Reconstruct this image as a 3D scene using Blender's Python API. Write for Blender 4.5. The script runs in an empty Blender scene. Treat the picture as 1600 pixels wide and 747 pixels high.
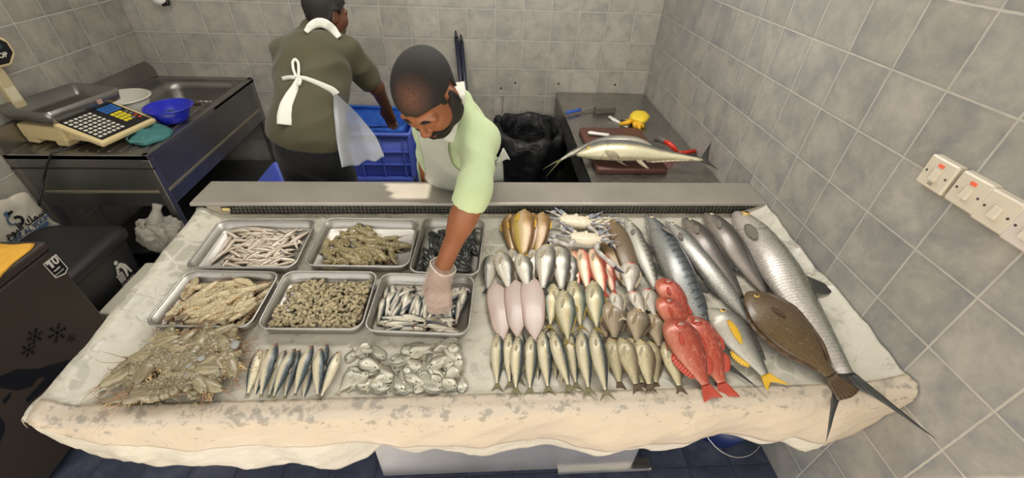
import bpy, bmesh, math, random
import numpy as np
from mathutils import Vector, Matrix, Euler, Quaternion
random.seed(7); RNG = np.random.default_rng(7)
PI = math.pi
SC = bpy.context.scene
COL = SC.collection

# ------------------------------------------------------------------ camera
CAM_R = np.array([[0.997923, -0.053913, 0.035266],
                  [-0.00523, -0.613404, -0.789752],
                  [0.06421, 0.787927, -0.612412]])     # rows: camera right, down, forward in the room's axes
CAM_F = 662.685
CAM_P = np.array([0.0, 0.0, 1.92])
cam_d = bpy.data.cameras.new('camera'); cam = bpy.data.objects.new('camera', cam_d); COL.objects.link(cam)
cam_d.sensor_width = 36.0; cam_d.sensor_fit = 'HORIZONTAL'; cam_d.lens = CAM_F / 1600 * 36.0
cam_d.clip_start = 0.02; cam_d.clip_end = 60
mw = Matrix.Identity(4)
for i in range(3):
    mw[i][0] = CAM_R[0][i]; mw[i][1] = -CAM_R[1][i]; mw[i][2] = -CAM_R[2][i]; mw[i][3] = CAM_P[i]
cam.matrix_world = mw
SC.camera = cam

def ray(u, v): return np.array([(u - 800) / CAM_F, (v - 373.5) / CAM_F, 1.0]) @ CAM_R
def at_z(u, v, z): d = ray(u, v); p = CAM_P + d * ((z - 1.92) / d[2]); return Vector(p)
def at_x(u, v, x): d = ray(u, v); p = CAM_P + d * (x / d[0]); return Vector(p)
def at_y(u, v, y): d = ray(u, v); p = CAM_P + d * (y / d[1]); return Vector(p)
def at_d(u, v, dep): return Vector(CAM_P + ray(u, v) * dep)
BED_S = 0.058
def bed_z(y): return 0.80 + BED_S * (y - 0.65)
def at_bed(u, v, dz=0.0):
    d = ray(u, v)      # z = 1.92 + t*dz_ = .80+.07*(t*dy-.65)+dz
    t = (0.80 - BED_S * 0.65 + dz - 1.92) / (d[2] - BED_S * d[1])
    return Vector(CAM_P + d * t)

# ------------------------------------------------------------------ constants of the room
XL, XR, YB, YF, ZC = -2.4073, 1.27405, 3.32805, -0.6, 2.75

# ------------------------------------------------------------------ object helpers
def link(o, parent=None):
    COL.objects.link(o)
    if parent is not None: o.parent = parent
    return o
def tag(o, label=None, cat=None, group=None, kind=None):
    if label: o['label'] = label
    if cat: o['category'] = cat
    if group: o['group'] = group
    if kind: o['kind'] = kind
    return o
def thing(name, label, cat, loc=(0, 0, 0), rotz=0.0, group=None):
    o = bpy.data.objects.new(name, None); o.empty_display_size = 0.05
    o.location = loc; o.rotation_euler = (0, 0, rotz)
    link(o); return tag(o, label, cat, group)

class MB:
    """collects faces for ONE mesh, with material slots and an optional per-vertex vector"""
    def __init__(s): s.v = []; s.f = []; s.m = []; s.a = []; s.sm = []
    def add(s, verts, faces, mi=0, attr=None, smooth=True):
        b = len(s.v); s.v += [tuple(map(float, x)) for x in verts]
        s.f += [tuple(int(i) + b for i in f) for f in faces]
        s.m += [mi] * len(faces); s.sm += [smooth] * len(faces)
        s.a += [tuple(map(float, x)) for x in attr] if attr is not None else [(0, 0, 0)] * len(verts)
        return s
    def mesh(s, name):
        me = bpy.data.meshes.new(name)
        me.from_pydata(s.v, [], s.f)
        me.polygons.foreach_set('material_index', s.m)
        me.polygons.foreach_set('use_smooth', s.sm)
        at = me.attributes.new('fuv', 'FLOAT_VECTOR', 'POINT')
        at.data.foreach_set('vector', np.array(s.a, dtype=np.float32).ravel())
        me.update(); return me
    def build(s, name, mats, parent=None, loc=None):
        me = s.mesh(name)
        for m in (mats if isinstance(mats, (list, tuple)) else [mats]): me.materials.append(m)
        o = bpy.data.objects.new(name, me)
        if loc is not None: o.location = loc
        return link(o, parent)
    # shapes -------------------------------------------------------
    def box(s, lo, hi, mi=0, bevel=0.0, rot=None, origin=None, seg=2):
        bm = bmesh.new(); bmesh.ops.create_cube(bm, size=1.0)
        lo = Vector(lo); hi = Vector(hi); c = (lo + hi) / 2; d = hi - lo
        for v in bm.verts: v.co = Vector((v.co.x * d.x, v.co.y * d.y, v.co.z * d.z))
        if bevel > 0: bmesh.ops.bevel(bm, geom=list(bm.edges), offset=bevel, segments=seg, affect='EDGES', profile=0.5)
        for v in bm.verts:
            p = v.co + c
            if rot is not None:
                o = Vector(origin) if origin is not None else c
                p = rot @ (p - o) + o
            v.co = p
        bm.verts.index_update()
        s.add([v.co[:] for v in bm.verts], [[v.index for v in f.verts] for f in bm.faces], mi, smooth=False)
        bm.free(); return s
    def loft(s, rings, mi=0, cap0=True, cap1=True, closed=True, attr=None, smooth=True):
        n = len(rings[0]); V = [p for r in rings for p in r]; F = []
        for i in range(len(rings) - 1):
            for j in range(n if closed else n - 1):
                k = (j + 1) % n
                F.append((i * n + j, i * n + k, (i + 1) * n + k, (i + 1) * n + j))
        if cap0: F.append(tuple(range(n - 1, -1, -1)))
        if cap1: F.append(tuple((len(rings) - 1) * n + j for j in range(n)))
        return s.add(V, F, mi, attr, smooth)
    def tube(s, pts, rad, n=8, mi=0, cap=True, flat=1.0):
        P = [Vector(p) for p in pts]; R = rad if isinstance(rad, (list, tuple)) else [rad] * len(P)
        rings = []; prev = None
        for i, p in enumerate(P):
            t = (P[min(i + 1, len(P) - 1)] - P[max(i - 1, 0)])
            t = t.normalized() if t.length > 1e-9 else Vector((0, 0, 1))
            if prev is None:
                a = Vector((0, 0, 1)) if abs(t.z) < 0.9 else Vector((1, 0, 0))
                n1 = t.cross(a).normalized()
            else:
                n1 = (prev - t * prev.dot(t)); n1 = n1.normalized() if n1.length > 1e-6 else t.orthogonal().normalized()
            prev = n1; n2 = t.cross(n1)
            rings.append([p + (n1 * math.cos(2 * PI * k / n) + n2 * math.sin(2 * PI * k / n) * flat) * R[i] for k in range(n)])
        return s.loft(rings, mi, cap, cap)
    def lathe(s, prof, n=32, center=(0, 0, 0), mi=0, sx=1.0, sy=1.0, cap0=False, cap1=False):
        c = Vector(center)
        rings = [[c + Vector((r * math.cos(2 * PI * k / n) * sx, r * math.sin(2 * PI * k / n) * sy, z)) for k in range(n)] for r, z in prof]
        return s.loft(rings, mi, cap0, cap1)
    def grid(s, P, mi=0, attr=None, closed_u=False):
        """P[i][j] points"""
        h = len(P); w = len(P[0]); V = [p for r in P for p in r]; F = []
        for i in range(h - 1):
            for j in range(w - 1):
                F.append((i * w + j, i * w + j + 1, (i + 1) * w + j + 1, (i + 1) * w + j))
        return s.add(V, F, mi, attr)
    def sheet(s, P, th=0.002, mi=0):
        """a grid given real thickness"""
        A = np.array([[tuple(p) for p in r] for r in P], float)
        du = np.gradient(A, axis=1); dv = np.gradient(A, axis=0)
        N = np.cross(du, dv); N /= np.maximum(np.linalg.norm(N, axis=2, keepdims=True), 1e-9)
        h, w = A.shape[:2]
        T = (A + N * th / 2).reshape(-1, 3); B = (A - N * th / 2).reshape(-1, 3)
        F = []; n = h * w
        q = lambda i, j: i * w + j
        for i in range(h - 1):
            for j in range(w - 1):
                F.append((q(i, j), q(i, j + 1), q(i + 1, j + 1), q(i + 1, j)))
                F.append((n + q(i + 1, j), n + q(i + 1, j + 1), n + q(i, j + 1), n + q(i, j)))
        for i in range(h - 1):
            F.append((q(i, 0), q(i + 1, 0), n + q(i + 1, 0), n + q(i, 0)))
            F.append((q(i + 1, w - 1), q(i, w - 1), n + q(i, w - 1), n + q(i + 1, w - 1)))
        for j in range(w - 1):
            F.append((q(0, j + 1), q(0, j), n + q(0, j), n + q(0, j + 1)))
            F.append((q(h - 1, j), q(h - 1, j + 1), n + q(h - 1, j + 1), n + q(h - 1, j)))
        return s.add(np.concatenate([T, B]).tolist(), F, mi)
    def plate(s, outline, th, mi=0, mat=None, bevel=0.0):
        """a flat polygon (2-D outline, ccw) given thickness along z; mat: 4x4 transform"""
        bm = bmesh.new(); vs = [bm.verts.new((x, y, 0)) for x, y in outline]
        f = bm.faces.new(vs); r = bmesh.ops.extrude_face_region(bm, geom=[f])
        for e in r['geom']:
            if isinstance(e, bmesh.types.BMVert): e.co.z += th
        bmesh.ops.recalc_face_normals(bm, faces=bm.faces)
        if bevel > 0: bmesh.ops.bevel(bm, geom=list(bm.edges), offset=bevel, segments=2, affect='EDGES')
        bmesh.ops.triangulate(bm, faces=[f for f in bm.faces if len(f.verts) > 4])
        bm.verts.index_update()
        V = [(mat @ v.co if mat is not None else v.co)[:] for v in bm.verts]
        s.add(V, [[v.index for v in f.verts] for f in bm.faces], mi, smooth=False); bm.free(); return s
    def blob(s, c, r, n=16, m=10, mi=0, rot=None, fn=None):
        V = []; F = []
        for i in range(m + 1):
            a = PI * i / m
            for j in range(n):
                b = 2 * PI * j / n
                d = Vector((math.sin(a) * math.cos(b), math.sin(a) * math.sin(b), math.cos(a)))
                k = fn(d) if fn else 1.0
                p = Vector((d.x * r[0], d.y * r[1], d.z * r[2])) * k
                if rot is not None: p = rot @ p
                V.append(p + Vector(c))
        for i in range(m):
            for j in range(n):
                k = (j + 1) % n
                F.append((i * n + j, (i + 1) * n + j, (i + 1) * n + k, i * n + k))
        return s.add(V, F, mi)

def rrect(w, d, r, n=6, z=0.0):
    """rounded rectangle ring, centred"""
    P = []
    for cx, cy, a0 in ((w / 2 - r, d / 2 - r, 0), (-w / 2 + r, d / 2 - r, PI / 2), (-w / 2 + r, -d / 2 + r, PI), (w / 2 - r, -d / 2 + r, 1.5 * PI)):
        for k in range(n + 1):
            a = a0 + k / n * PI / 2
            P.append(Vector((cx + r * math.cos(a), cy + r * math.sin(a), z)))
    return P

def text_obj(name, body, size, mat, parent, M4, extrude=0.0006, align='CENTER', bold=0.0):
    cu = bpy.data.curves.new(name, 'FONT'); cu.body = body; cu.size = size; cu.extrude = extrude
    cu.align_x = align; cu.align_y = 'CENTER'; cu.offset = bold
    o = bpy.data.objects.new(name, cu); COL.objects.link(o)
    dg = bpy.context.evaluated_depsgraph_get(); me = bpy.data.meshes.new_from_object(o.evaluated_get(dg))
    bpy.data.objects.remove(o); me.name = name
    me.materials.clear(); me.materials.append(mat)
    o = bpy.data.objects.new(name, me); link(o, parent)
    if parent is not None: o.matrix_parent_inverse = Matrix.Identity(4)
    o.matrix_local = M4
    return o

# ------------------------------------------------------------------ materials
class NT:
    def __init__(s, name):
        s.mat = bpy.data.materials.new(name); s.mat.use_nodes = True
        s.t = s.mat.node_tree; s.t.nodes.clear()
        s.out = s.t.nodes.new('ShaderNodeOutputMaterial'); s.b = s.t.nodes.new('ShaderNodeBsdfPrincipled')
        s.t.links.new(s.b.outputs[0], s.out.inputs[0])
    def n(s, typ, **kw):
        nd = s.t.nodes.new('ShaderNode' + typ)
        for k, v in kw.items():
            if k.startswith('i_'):
                key = k[2:]; key = int(key) if key.isdigit() else key.replace('_', ' ')
                s.put(nd.inputs[key], v)
            else: setattr(nd, k, v)
        return nd
    def put(s, sock, v):
        if hasattr(v, 'is_linked') or isinstance(v, bpy.types.NodeSocket): s.t.links.new(v, sock)
        elif isinstance(v, bpy.types.Node): s.t.links.new(v.outputs[0], sock)
        else:
            if sock.type == 'RGBA' and len(v) == 3: v = (*v, 1)
            sock.default_value = v
    def set(s, **kw):
        for k, v in kw.items(): s.put(s.b.inputs[k.replace('_', ' ')], v)
        return s
    def math(s, op, a, b=None, c=None, clamp=False):
        nd = s.n('Math', operation=op, use_clamp=clamp); s.put(nd.inputs[0], a)
        if b is not None: s.put(nd.inputs[1], b)
        if c is not None: s.put(nd.inputs[2], c)
        return nd.outputs[0]
    def mix(s, fac, a, b, mode='MIX'):
        nd = s.n('Mix', data_type='RGBA', blend_type=mode); s.put(nd.inputs[0], fac); s.put(nd.inputs[6], a); s.put(nd.inputs[7], b)
        return nd.outputs[2]
    def ramp(s, fac, stops, interp='LINEAR'):
        nd = s.n('ValToRGB'); s.put(nd.inputs[0], fac); cr = nd.color_ramp; cr.interpolation = interp
        while len(cr.elements) < len(stops): cr.elements.new(0.5)
        for e, (p, c) in zip(cr.elements, stops):
            e.position = p; c = (c, c, c) if isinstance(c, (int, float)) else c; e.color = (*c, 1)
        return nd.outputs[0]
    def noise(s, vec, scale=5.0, detail=3.0, rough=0.55, dist=0.0):
        nd = s.n('TexNoise'); s.put(nd.inputs['Scale'], scale); nd.inputs['Detail'].default_value = detail
        nd.inputs['Roughness'].default_value = rough; nd.inputs['Distortion'].default_value = dist
        if vec is not None: s.put(nd.inputs['Vector'], vec)
        return nd.outputs[0]
    def voro(s, vec, scale=5.0, feature='F1', rnd=1.0, out=0):
        nd = s.n('TexVoronoi', feature=feature); s.put(nd.inputs['Scale'], scale); nd.inputs['Randomness'].default_value = rnd
        if vec is not None: s.put(nd.inputs['Vector'], vec)
        return nd.outputs[out]
    def obj(s): return s.n('TexCoord').outputs['Object']
    def pos(s): return s.n('NewGeometry').outputs['Position']
    def rnd(s): return s.n('ObjectInfo').outputs['Random']
    def mapping(s, vec, scale=(1, 1, 1), rot=(0, 0, 0), loc=(0, 0, 0)):
        nd = s.n('Mapping'); s.put(nd.inputs[0], vec); nd.inputs['Scale'].default_value = scale
        nd.inputs['Rotation'].default_value = rot; nd.inputs['Location'].default_value = loc; return nd.outputs[0]
    def bump(s, h, strength=0.3, dist=0.01):
        nd = s.n('Bump'); nd.inputs['Strength'].default_value = strength; nd.inputs['Distance'].default_value = dist
        s.put(nd.inputs['Height'], h); s.put(s.b.inputs['Normal'], nd.outputs[0]); return s

def srgb(r, g, b):
    f = lambda c: (c / 255 / 12.92) if c / 255 <= 0.04045 else ((c / 255 + 0.055) / 1.055) ** 2.4
    return (f(r), f(g), f(b))
def simple(name, col, rough=0.5, metal=0.0, spec=0.5, var=0.0, vscale=20.0, bump=0.0, bscale=60.0, **kw):
    t = NT(name); t.set(Roughness=rough, Metallic=metal)
    t.b.inputs['Specular IOR Level'].default_value = spec
    vec = t.obj()
    if var > 0:
        nz = t.noise(vec, vscale, 4)
        t.set(Base_Color=t.mix(nz, tuple(c * (1 - var) for c in col), tuple(min(1, c * (1 + var)) for c in col)))
    else: t.set(Base_Color=col)
    if bump > 0: t.bump(t.noise(vec, bscale, 3), bump, 0.004)
    for k, v in kw.items(): t.put(t.b.inputs[k.replace('_', ' ')], v)
    return t.mat

def steel(name, base=0.5, rough=0.32, streak=(3, 60, 60), dirt=0.25, tint=(1, 0.97, 0.92)):
    t = NT(name); v = t.obj()
    st = t.noise(t.mapping(v, streak), 6, 3, 0.6)
    cl = t.noise(v, 5, 5, 0.6)
    c0 = tuple(base * (1 - dirt) * k for k in tint); c1 = tuple(base * (1 + dirt * 0.4) * k for k in tint)
    t.set(Base_Color=t.mix(cl, c0, c1), Metallic=0.92)
    t.set(Roughness=t.math('ADD', t.math('MULTIPLY', st, 0.22), t.math('ADD', t.math('MULTIPLY', cl, 0.18), rough - 0.2)))
    t.bump(st, 0.06, 0.002); return t.mat
STEEL = steel('brushed_steel')
STEEL_D = steel('dull_dark_steel', 0.30, 0.42, (60, 3, 60), 0.35)
STEEL_TRAY = steel('tray_steel', 0.42, 0.42, (20, 20, 20), 0.2, (1, 0.96, 0.88))
BLACK = simple('black_plastic', (0.012, 0.012, 0.013), 0.45)
WHITE_P = simple('white_plastic', (0.72, 0.71, 0.66), 0.35)
# ================================================================== room shell
def tile_mat(name, ax_u, off_u, ax_v, off_v, size=0.2, base=(146, 148, 150), dark=(112, 118, 126), light=(172, 170, 164), grout=(196, 192, 182), groutw=0.013, rough=0.33):
    t = NT(name); p = t.n('SeparateXYZ', i_0=t.pos()).outputs
    u = t.math('DIVIDE', t.math('SUBTRACT', p[ax_u], off_u), size); v = t.math('DIVIDE', t.math('SUBTRACT', p[ax_v], off_v), size)
    wob = t.math('MULTIPLY', t.math('SUBTRACT', t.noise(t.pos(), 40, 2), 0.5), 0.012)
    fu = t.math('ABSOLUTE', t.math('SUBTRACT', t.math('FRACT', t.math('ADD', u, wob)), 0.5)); fv = t.math('ABSOLUTE', t.math('SUBTRACT', t.math('FRACT', t.math('ADD', v, wob)), 0.5))
    e = t.math('MAXIMUM', fu, fv)                                     # 0.5 at the tile's edge
    g = t.math('MULTIPLY', t.math('SUBTRACT', e, 0.5 - groutw - 0.008), 1 / 0.012, clamp=True)
    cell = t.n('CombineXYZ', i_0=t.math('FLOOR', u), i_1=t.math('FLOOR', v), i_2=float(ax_u))
    wn = t.n('TexWhiteNoise', noise_dimensions='3D', i_Vector=cell.outputs[0])
    off = t.n('VectorMath', operation='MULTIPLY_ADD', i_0=wn.outputs['Color'], i_1=(7, 7, 7), i_2=t.pos())
    n1 = t.noise(off.outputs[0], 7.5, 6, 0.62, 0.4); n2 = t.noise(off.outputs[0], 34, 5, 0.7)
    k = t.math('ADD', t.math('MULTIPLY', n1, 0.75), t.math('MULTIPLY', n2, 0.25))
    edge = t.math('MULTIPLY', t.math('POWER', t.math('MULTIPLY', e, 2.0), 6), 0.10)   # the tiles' own glaze runs darker to the rim
    k = t.math('SUBTRACT', k, edge)
    c = t.ramp(k, [(0.30, srgb(*dark)), (0.47, srgb(*base)), (0.64, srgb(*light))])
    val = t.math('ADD', t.math('MULTIPLY', wn.outputs['Value'], 0.16), 0.92)
    c = t.mix(1.0, c, t.n('CombineColor', i_0=val, i_1=val, i_2=val).outputs[0], 'MULTIPLY')
    gc = t.mix(t.noise(t.pos(), 18, 4), srgb(*[x * 0.80 for x in grout]), srgb(*grout))
    t.set(Base_Color=t.mix(g, c, gc), Roughness=t.math('ADD', t.math('MULTIPLY', g, 0.4), t.math('ADD', rough - 0.05, t.math('MULTIPLY', n2, 0.12))))
    h = t.math('ADD', t.math('MULTIPLY', t.math('SUBTRACT', 1.0, g), 1.0), t.math('MULTIPLY', n1, 0.12))
    t.bump(h, 0.35, 0.003); return t.mat

def slab(name, lo, hi, mat):
    o = MB().box(lo, hi).build(name, mat); tag(o, kind='structure'); return o
D_ = YB
w_back = tile_mat('grey_wall_tiles', 0, -2.3153, 2, 1.1687, base=(162, 158, 148), dark=(138, 138, 134), light=(178, 173, 161))
w_right = tile_mat('grey_blue_wall_tiles', 1, YB - 0.0212, 2, 1.1687, base=(152, 150, 144), dark=(128, 131, 133), light=(172, 168, 159))
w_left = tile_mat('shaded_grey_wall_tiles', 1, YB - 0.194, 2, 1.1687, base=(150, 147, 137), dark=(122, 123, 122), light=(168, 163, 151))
w_floor = tile_mat('slate_blue_floor_tiles', 0, 0.70, 1, 0.82, size=0.195, base=(64, 69, 86), dark=(50, 54, 68), light=(84, 88, 102), grout=(46, 48, 56), groutw=0.008, rough=0.3)
slab('wall_back', (XL - 0.1, YB, 0), (XR + 0.1, YB + 0.1, ZC), w_back)
slab('wall_right', (XR, YF, 0), (XR + 0.1, YB, ZC), w_right)
slab('wall_left', (XL - 0.1, YF, 0), (XL, YB, ZC), w_left)
slab('floor', (XL - 0.6, YF - 2.5, -0.1), (XR + 0.6, YB + 0.1, 0), w_floor)
# ceiling with a small hole added to let a sun patch onto the shelf
WP = simple('white_paint', (0.62, 0.61, 0.58), 0.7)
SUN_EL = math.radians(60); SUN_AZ = 0.8; YC = -0.2
def up_sun(p, z):                                   # follow the sunlight from p up to height z
    k = (z - p[2]) / math.sin(SUN_EL) * math.cos(SUN_EL)
    return (p[0] - k * math.sin(SUN_AZ), p[1] - k * math.cos(SUN_AZ))
a = up_sun((-0.47, 1.57, 0.918), ZC); b = up_sun((-0.245, 1.705, 0.918), ZC)
cm = MB()
cm.box((XL - 0.1, YC, ZC), (a[0], YB + 0.1, ZC + 0.02)); cm.box((b[0], YC, ZC), (XR + 0.1, YB + 0.1, ZC + 0.02))
cm.box((a[0], YC, ZC), (b[0], a[1], ZC + 0.02)); cm.box((a[0], b[1], ZC), (b[0], YB + 0.1, ZC + 0.02))
cm.plate([(a[0], b[1]), (a[0], a[1]), (a[0] + 0.075, a[1]), (a[0] + 0.05, a[1] + 0.02), (a[0] + 0.065, a[1] + 0.045), (a[0] + 0.025, a[1] + 0.07), (a[0] + 0.03, a[1] + 0.10), (a[0] + 0.01, a[1] + 0.12)], 0.02, 0, Matrix.Translation((0, 0, ZC)))
tag(cm.build('ceiling', WP), kind='structure')
# unseen lintel over the front, added to keep direct sun off the counter's drape
lz = 2.3; ly = 0.62 - (lz - 0.30) / math.tan(SUN_EL) * math.cos(SUN_AZ)
slab('sun_block_lintel', (XL - 0.1, ly, lz), (XR + 0.1, ly + 0.06, ZC + 0.02), WP)
slab('bounce_floor', (XL - 0.6, YF - 2.5, 0.0), (XR + 0.6, 0.15, 0.004), simple('warm_bounce_beige', srgb(176, 160, 136), 0.8, var=0.1, vscale=3))  # unseen beige slab added to bounce warm sunlight up to the drape
# ================================================================== fish counter
LZ = 0.918
ct = thing('fish_counter', 'long stainless steel fish counter with raised back shelf and vent grille, covered in white plastic', 'counter', (0, 1.1, 0))
def cb(): return MB()
O = Vector((0, 1.1, 0))
def cpart(mb, name, mat, parent=None): 
    mb.v = [(x - O.x, y - O.y, z - O.z) for x, y, z in mb.v]
    return mb.build(name, mat, parent or ct)
XE = XR - 0.004
STEEL_LEDGE = steel('worn_shelf_steel', 0.34, 0.42, (2, 40, 40), 0.3, (1, 0.92, 0.79))
STEEL_LEDGE.node_tree.nodes['Principled BSDF'].inputs['Metallic'].default_value = 0.35
m = MB()   # ledge: a folded steel shelf, rounded front nose
prof = [(1.722, LZ - 0.004), (1.720, LZ), (1.548, LZ), (1.541, LZ - 0.002), (1.538, LZ - 0.008), (1.538, LZ - 0.012), (1.541, LZ - 0.015), (1.56, LZ - 0.015), (1.72, LZ - 0.015), (1.722, LZ - 0.012)]
m.loft([[Vector((x, y, z)) for y, z in prof] for x in np.linspace(-1.215, XE, 14)], smooth=False)
cpart(m, 'back_shelf', STEEL_LEDGE)
m = MB(); m.box((-1.17, 1.575, 0.10), (XE, 1.70, LZ - 0.015), bevel=0.004); cpart(m, 'back_panel', STEEL_D)
# vent grille below the shelf
m = MB(); gz0, gz1 = 0.846, LZ - 0.017
for k in range(5):
    z = gz0 + (gz1 - gz0) * k / 4; m.box((-1.075, 1.548, z - 0.0012), (XE - 0.03, 1.553, z + 0.0012))
for x in np.arange(-1.075, XE - 0.03, 0.0165): m.box((x - 0.0013, 1.547, gz0), (x + 0.0013, 1.551, gz1))
GRILLE = simple('grey_grille_plastic', srgb(120, 118, 108), 0.5, 0.2)
cpart(m, 'grille', GRILLE)
CREAM = simple('cream_frame', srgb(168, 158, 138), 0.45)
for x0, x1 in ((-1.16, -1.075), (XE - 0.03, XE)):
    m = MB(); m.box((x0, 1.545, gz0 - 0.02), (x1, 1.575, LZ - 0.015), bevel=0.004); cpart(m, 'grille_end', CREAM)
m = MB(); m.box((-1.10, 1.5405, 0.876), (-1.060, 1.5435, 0.899), bevel=0.001)
lab = cpart(m, 'control_bezel', BLACK)
m = MB(); m.box((-1.096, 1.539, 0.880), (-1.064, 1.5415, 0.895)); cpart(m, 'display', simple('amber_label', srgb(226, 200, 140), 0.4), lab)
# bed: sloping tray with rims
BX0, BX1 = -1.17, XE
m = MB()
def slope_box(x0, x1, y0, y1, dz0, dz1, **k):
    P = [(x0, y0), (x1, y0), (x1, y1), (x0, y1)]
    V = [(x, y, bed_z(y) + dz0) for x, y in P] + [(x, y, bed_z(y) + dz1) for x, y in P]
    m.add(V, [(3, 2, 1, 0), (4, 5, 6, 7), (0, 1, 5, 4), (1, 2, 6, 5), (2, 3, 7, 6), (3, 0, 4, 7)], smooth=False)
slope_box(BX0, BX1, 0.68, 1.54, -0.05, -0.008)
cpart(m, 'bed', STEEL)
m = MB(); slope_box(-1.196, -1.16, 0.665, 1.54, -0.06, 0.024); slope_box(-1.16, XE, 0.658, 0.682, -0.06, 0.002); cpart(m, 'rim', STEEL)
# lower body
m = MB(); m.box((-0.42, 0.80, 0.07), (0.62, 1.5, 0.74), bevel=0.006); cpart(m, 'cabinet', steel('cabinet_steel', 0.55, 0.34, (60, 60, 3), 0.3))
m = MB(); m.box((0.30, 0.785, 0.055), (0.70, 0.83, 0.075), bevel=0.003); m.box((0.30, 0.785, 0.075), (0.69, 0.80, 0.081)); cpart(m, 'drip_rail', STEEL)
for x in (-1.13, 1.2):
    for y in (1.18, 1.48):
        m = MB(); m.box((x - 0.02, y - 0.02, 0.02), (x + 0.02, y + 0.02, bed_z(y) - 0.05), bevel=0.003); lg = cpart(m, 'leg', STEEL)
        m = MB(); m.lathe([(0.001, 0), (0.028, 0), (0.028, 0.012), (0.012, 0.022), (0.001, 0.022)], 16, (x, y, 0)); cpart(m, 'foot', BLACK, lg)

# ------------------------------------------------------------------ plastic sheet
bot = [(45,654),(46,660),(50,668),(63,680),(99,707),(119,718),(149,734),(162,729),(198,728),(231,729),(284,725),(327,726),(364,728),(390,738),(400,738),(478,737),(534,738),(566,734),(600,711),(628,708),(653,711),(678,702),(694,704),(712,711),(750,724),(794,718),(837,715),(875,712),(900,711),(1004,714),(1030,715),(1105,696),(1150,692),(1199,693),(1251,702),(1283,716),(1304,714),(1326,707),(1352,706),(1367,691),(1409,648),(1437,630)]
bx = []; bz = []
for u, v in bot:
    p = at_y(u, v, 0.655); bx.append(p.x); bz.append(p.z)
order = np.argsort(bx); bx = np.array(bx)[order]; bz = np.array(bz)[order]
from mathutils import noise as mnoise
def fbm(x, y, z, o=3): return mnoise.fractal(Vector((x, y, z)), 1.0, 2.0, o)
def ridge(x, y, z): return 1 - abs(mnoise.noise(Vector((x, y, z)))) * 2
# x path: (x, lift above bed)
xpath = [(-1.210, -0.022), (-1.210, -0.004), (-1.206, 0.020), (-1.196, 0.032), (-1.178, 0.035), (-1.158, 0.030), (-1.14, 0.016), (-1.12, 0.004)]
xs = [p[0] for p in xpath] + list(np.linspace(-1.105, 1.12, 150)) + [1.14, 1.16, 1.18, 1.2, 1.22, 1.24, 1.255, 1.264, 1.269]
lift = {x: l for x, l in xpath}
def lift_of(x):
    if x in lift: return lift[x]
    if x > 1.12: k = (x - 1.12) / 0.15; return 0.055 * k ** 1.5
    return 0.0
ypath = []   # (y, kind, param)
rows = []
for y, dz in [(1.544, 0.010), (1.540, 0.006), (1.535, 0.003), (1.525, 0.001)]: rows.append(('top', y, dz))
for y in np.linspace(1.51, 0.722, 68): rows.append(('top', y, 0.0))
for y, dz in [(0.708, 0.002), (0.698, 0.006), (0.688, 0.009), (0.676, 0.010), (0.664, 0.010), (0.656, 0.007)]: rows.append(('top', y, dz))
for k in np.linspace(0.0, 1.0, 26)[1:]: rows.append(('drape', k, 0))
P = []
for kind, a_, dz in rows:
    r = []
    for x in xs:
        lf = lift_of(x)
        if kind == 'top':
            y = a_; ragged = 0.0
            z = bed_z(y) + lf + dz
            if lf == 0 and y > 0.71:
                z += 0.0022 * max(0, ridge(x * 9, y * 9, 1.3)) ** 3 - 0.002 + 0.0015 * fbm(x * 14, y * 14, 4.4)
            elif x < -1.12:
                z += 0.006 * fbm(x * 10, y * 8, 2.2)
                x2 = x + 0.010 * fbm(3.1, y * 5, 7.7) * (1 if x < -1.2 else 0.3); 
                r.append((x2, y, z)); continue
            elif x > 1.12:
                z += 0.016 * fbm(2.0, y * 7, 5.5) * (x - 1.12) / 0.15 + 0.006 * fbm(x * 20, y * 9, 5)
            else: z += 0.002 * fbm(x * 30, y * 20, 1.0)
            r.append((min(x, 1.2715), y, z))
        else:
            k = a_; z0 = bed_z(0.656) + lf + 0.006
            zb = float(np.interp(x, bx, bz)); zb = min(zb, z0 - 0.01)
            if x < -1.19: zb = z0 - 0.012
            z = z0 + (zb - z0) * k; drop = z0 - z
            # hangs straight, then curls back in under the counter, with folds that grow downwards
            y = 0.647 - 0.010 * min(1, drop / 0.05) + 0.0
            if drop > 0.13: y += 0.22 * (drop - 0.13)
            fold = fbm(x * 3.3, drop * 2.0, 9.1) * 0.030 + math.sin(x * 23 + 2 * fbm(x * 3, 0, 2)) * 0.006
            y -= fold * min(1, drop / 0.18) * (1 if x > -1.19 else .3)
            y -= 0.004 * fbm(x * 12 + drop * 9, drop * 16, 3.3)
            # stretched diagonal creases from the corners
            y -= 0.006 * max(0, ridge((x + drop * 1.6) * 7, drop * 3, 6.1)) ** 4 * min(1, drop / 0.04)
            r.append((min(x, 1.2715), y, z))
    P.append(r)
t = NT('wet_white_plastic_film'); v = t.pos()
sx = t.n('SeparateXYZ', i_0=v).outputs
nz = t.noise(t.mapping(v, (1, 1, 1.4)), 7, 5, 0.62, 0.6)
ve = t.voro(t.n('VectorMath', operation='MULTIPLY_ADD', i_0=t.n('TexNoise', i_Scale=6.0, i_Vector=v).outputs['Color'], i_1=(0.22, 0.22, 0.22), i_2=v).outputs[0], 11, 'DISTANCE_TO_EDGE')
crease = t.math('SUBTRACT', 1.0, t.math('MULTIPLY', ve, 9.0, clamp=True))          # bright lines where the film lifts off
front = t.math('MULTIPLY', t.math('SUBTRACT', 0.735, sx[1]), 22.0, clamp=True)          # 1 at rim and drape
low = t.math('MULTIPLY', t.math('SUBTRACT', 0.80, sx[2]), 14.0, clamp=True)            # 1 on the hanging part
thr = t.math('ADD', 0.52, t.math('MULTIPLY', low, 0.10))
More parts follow.
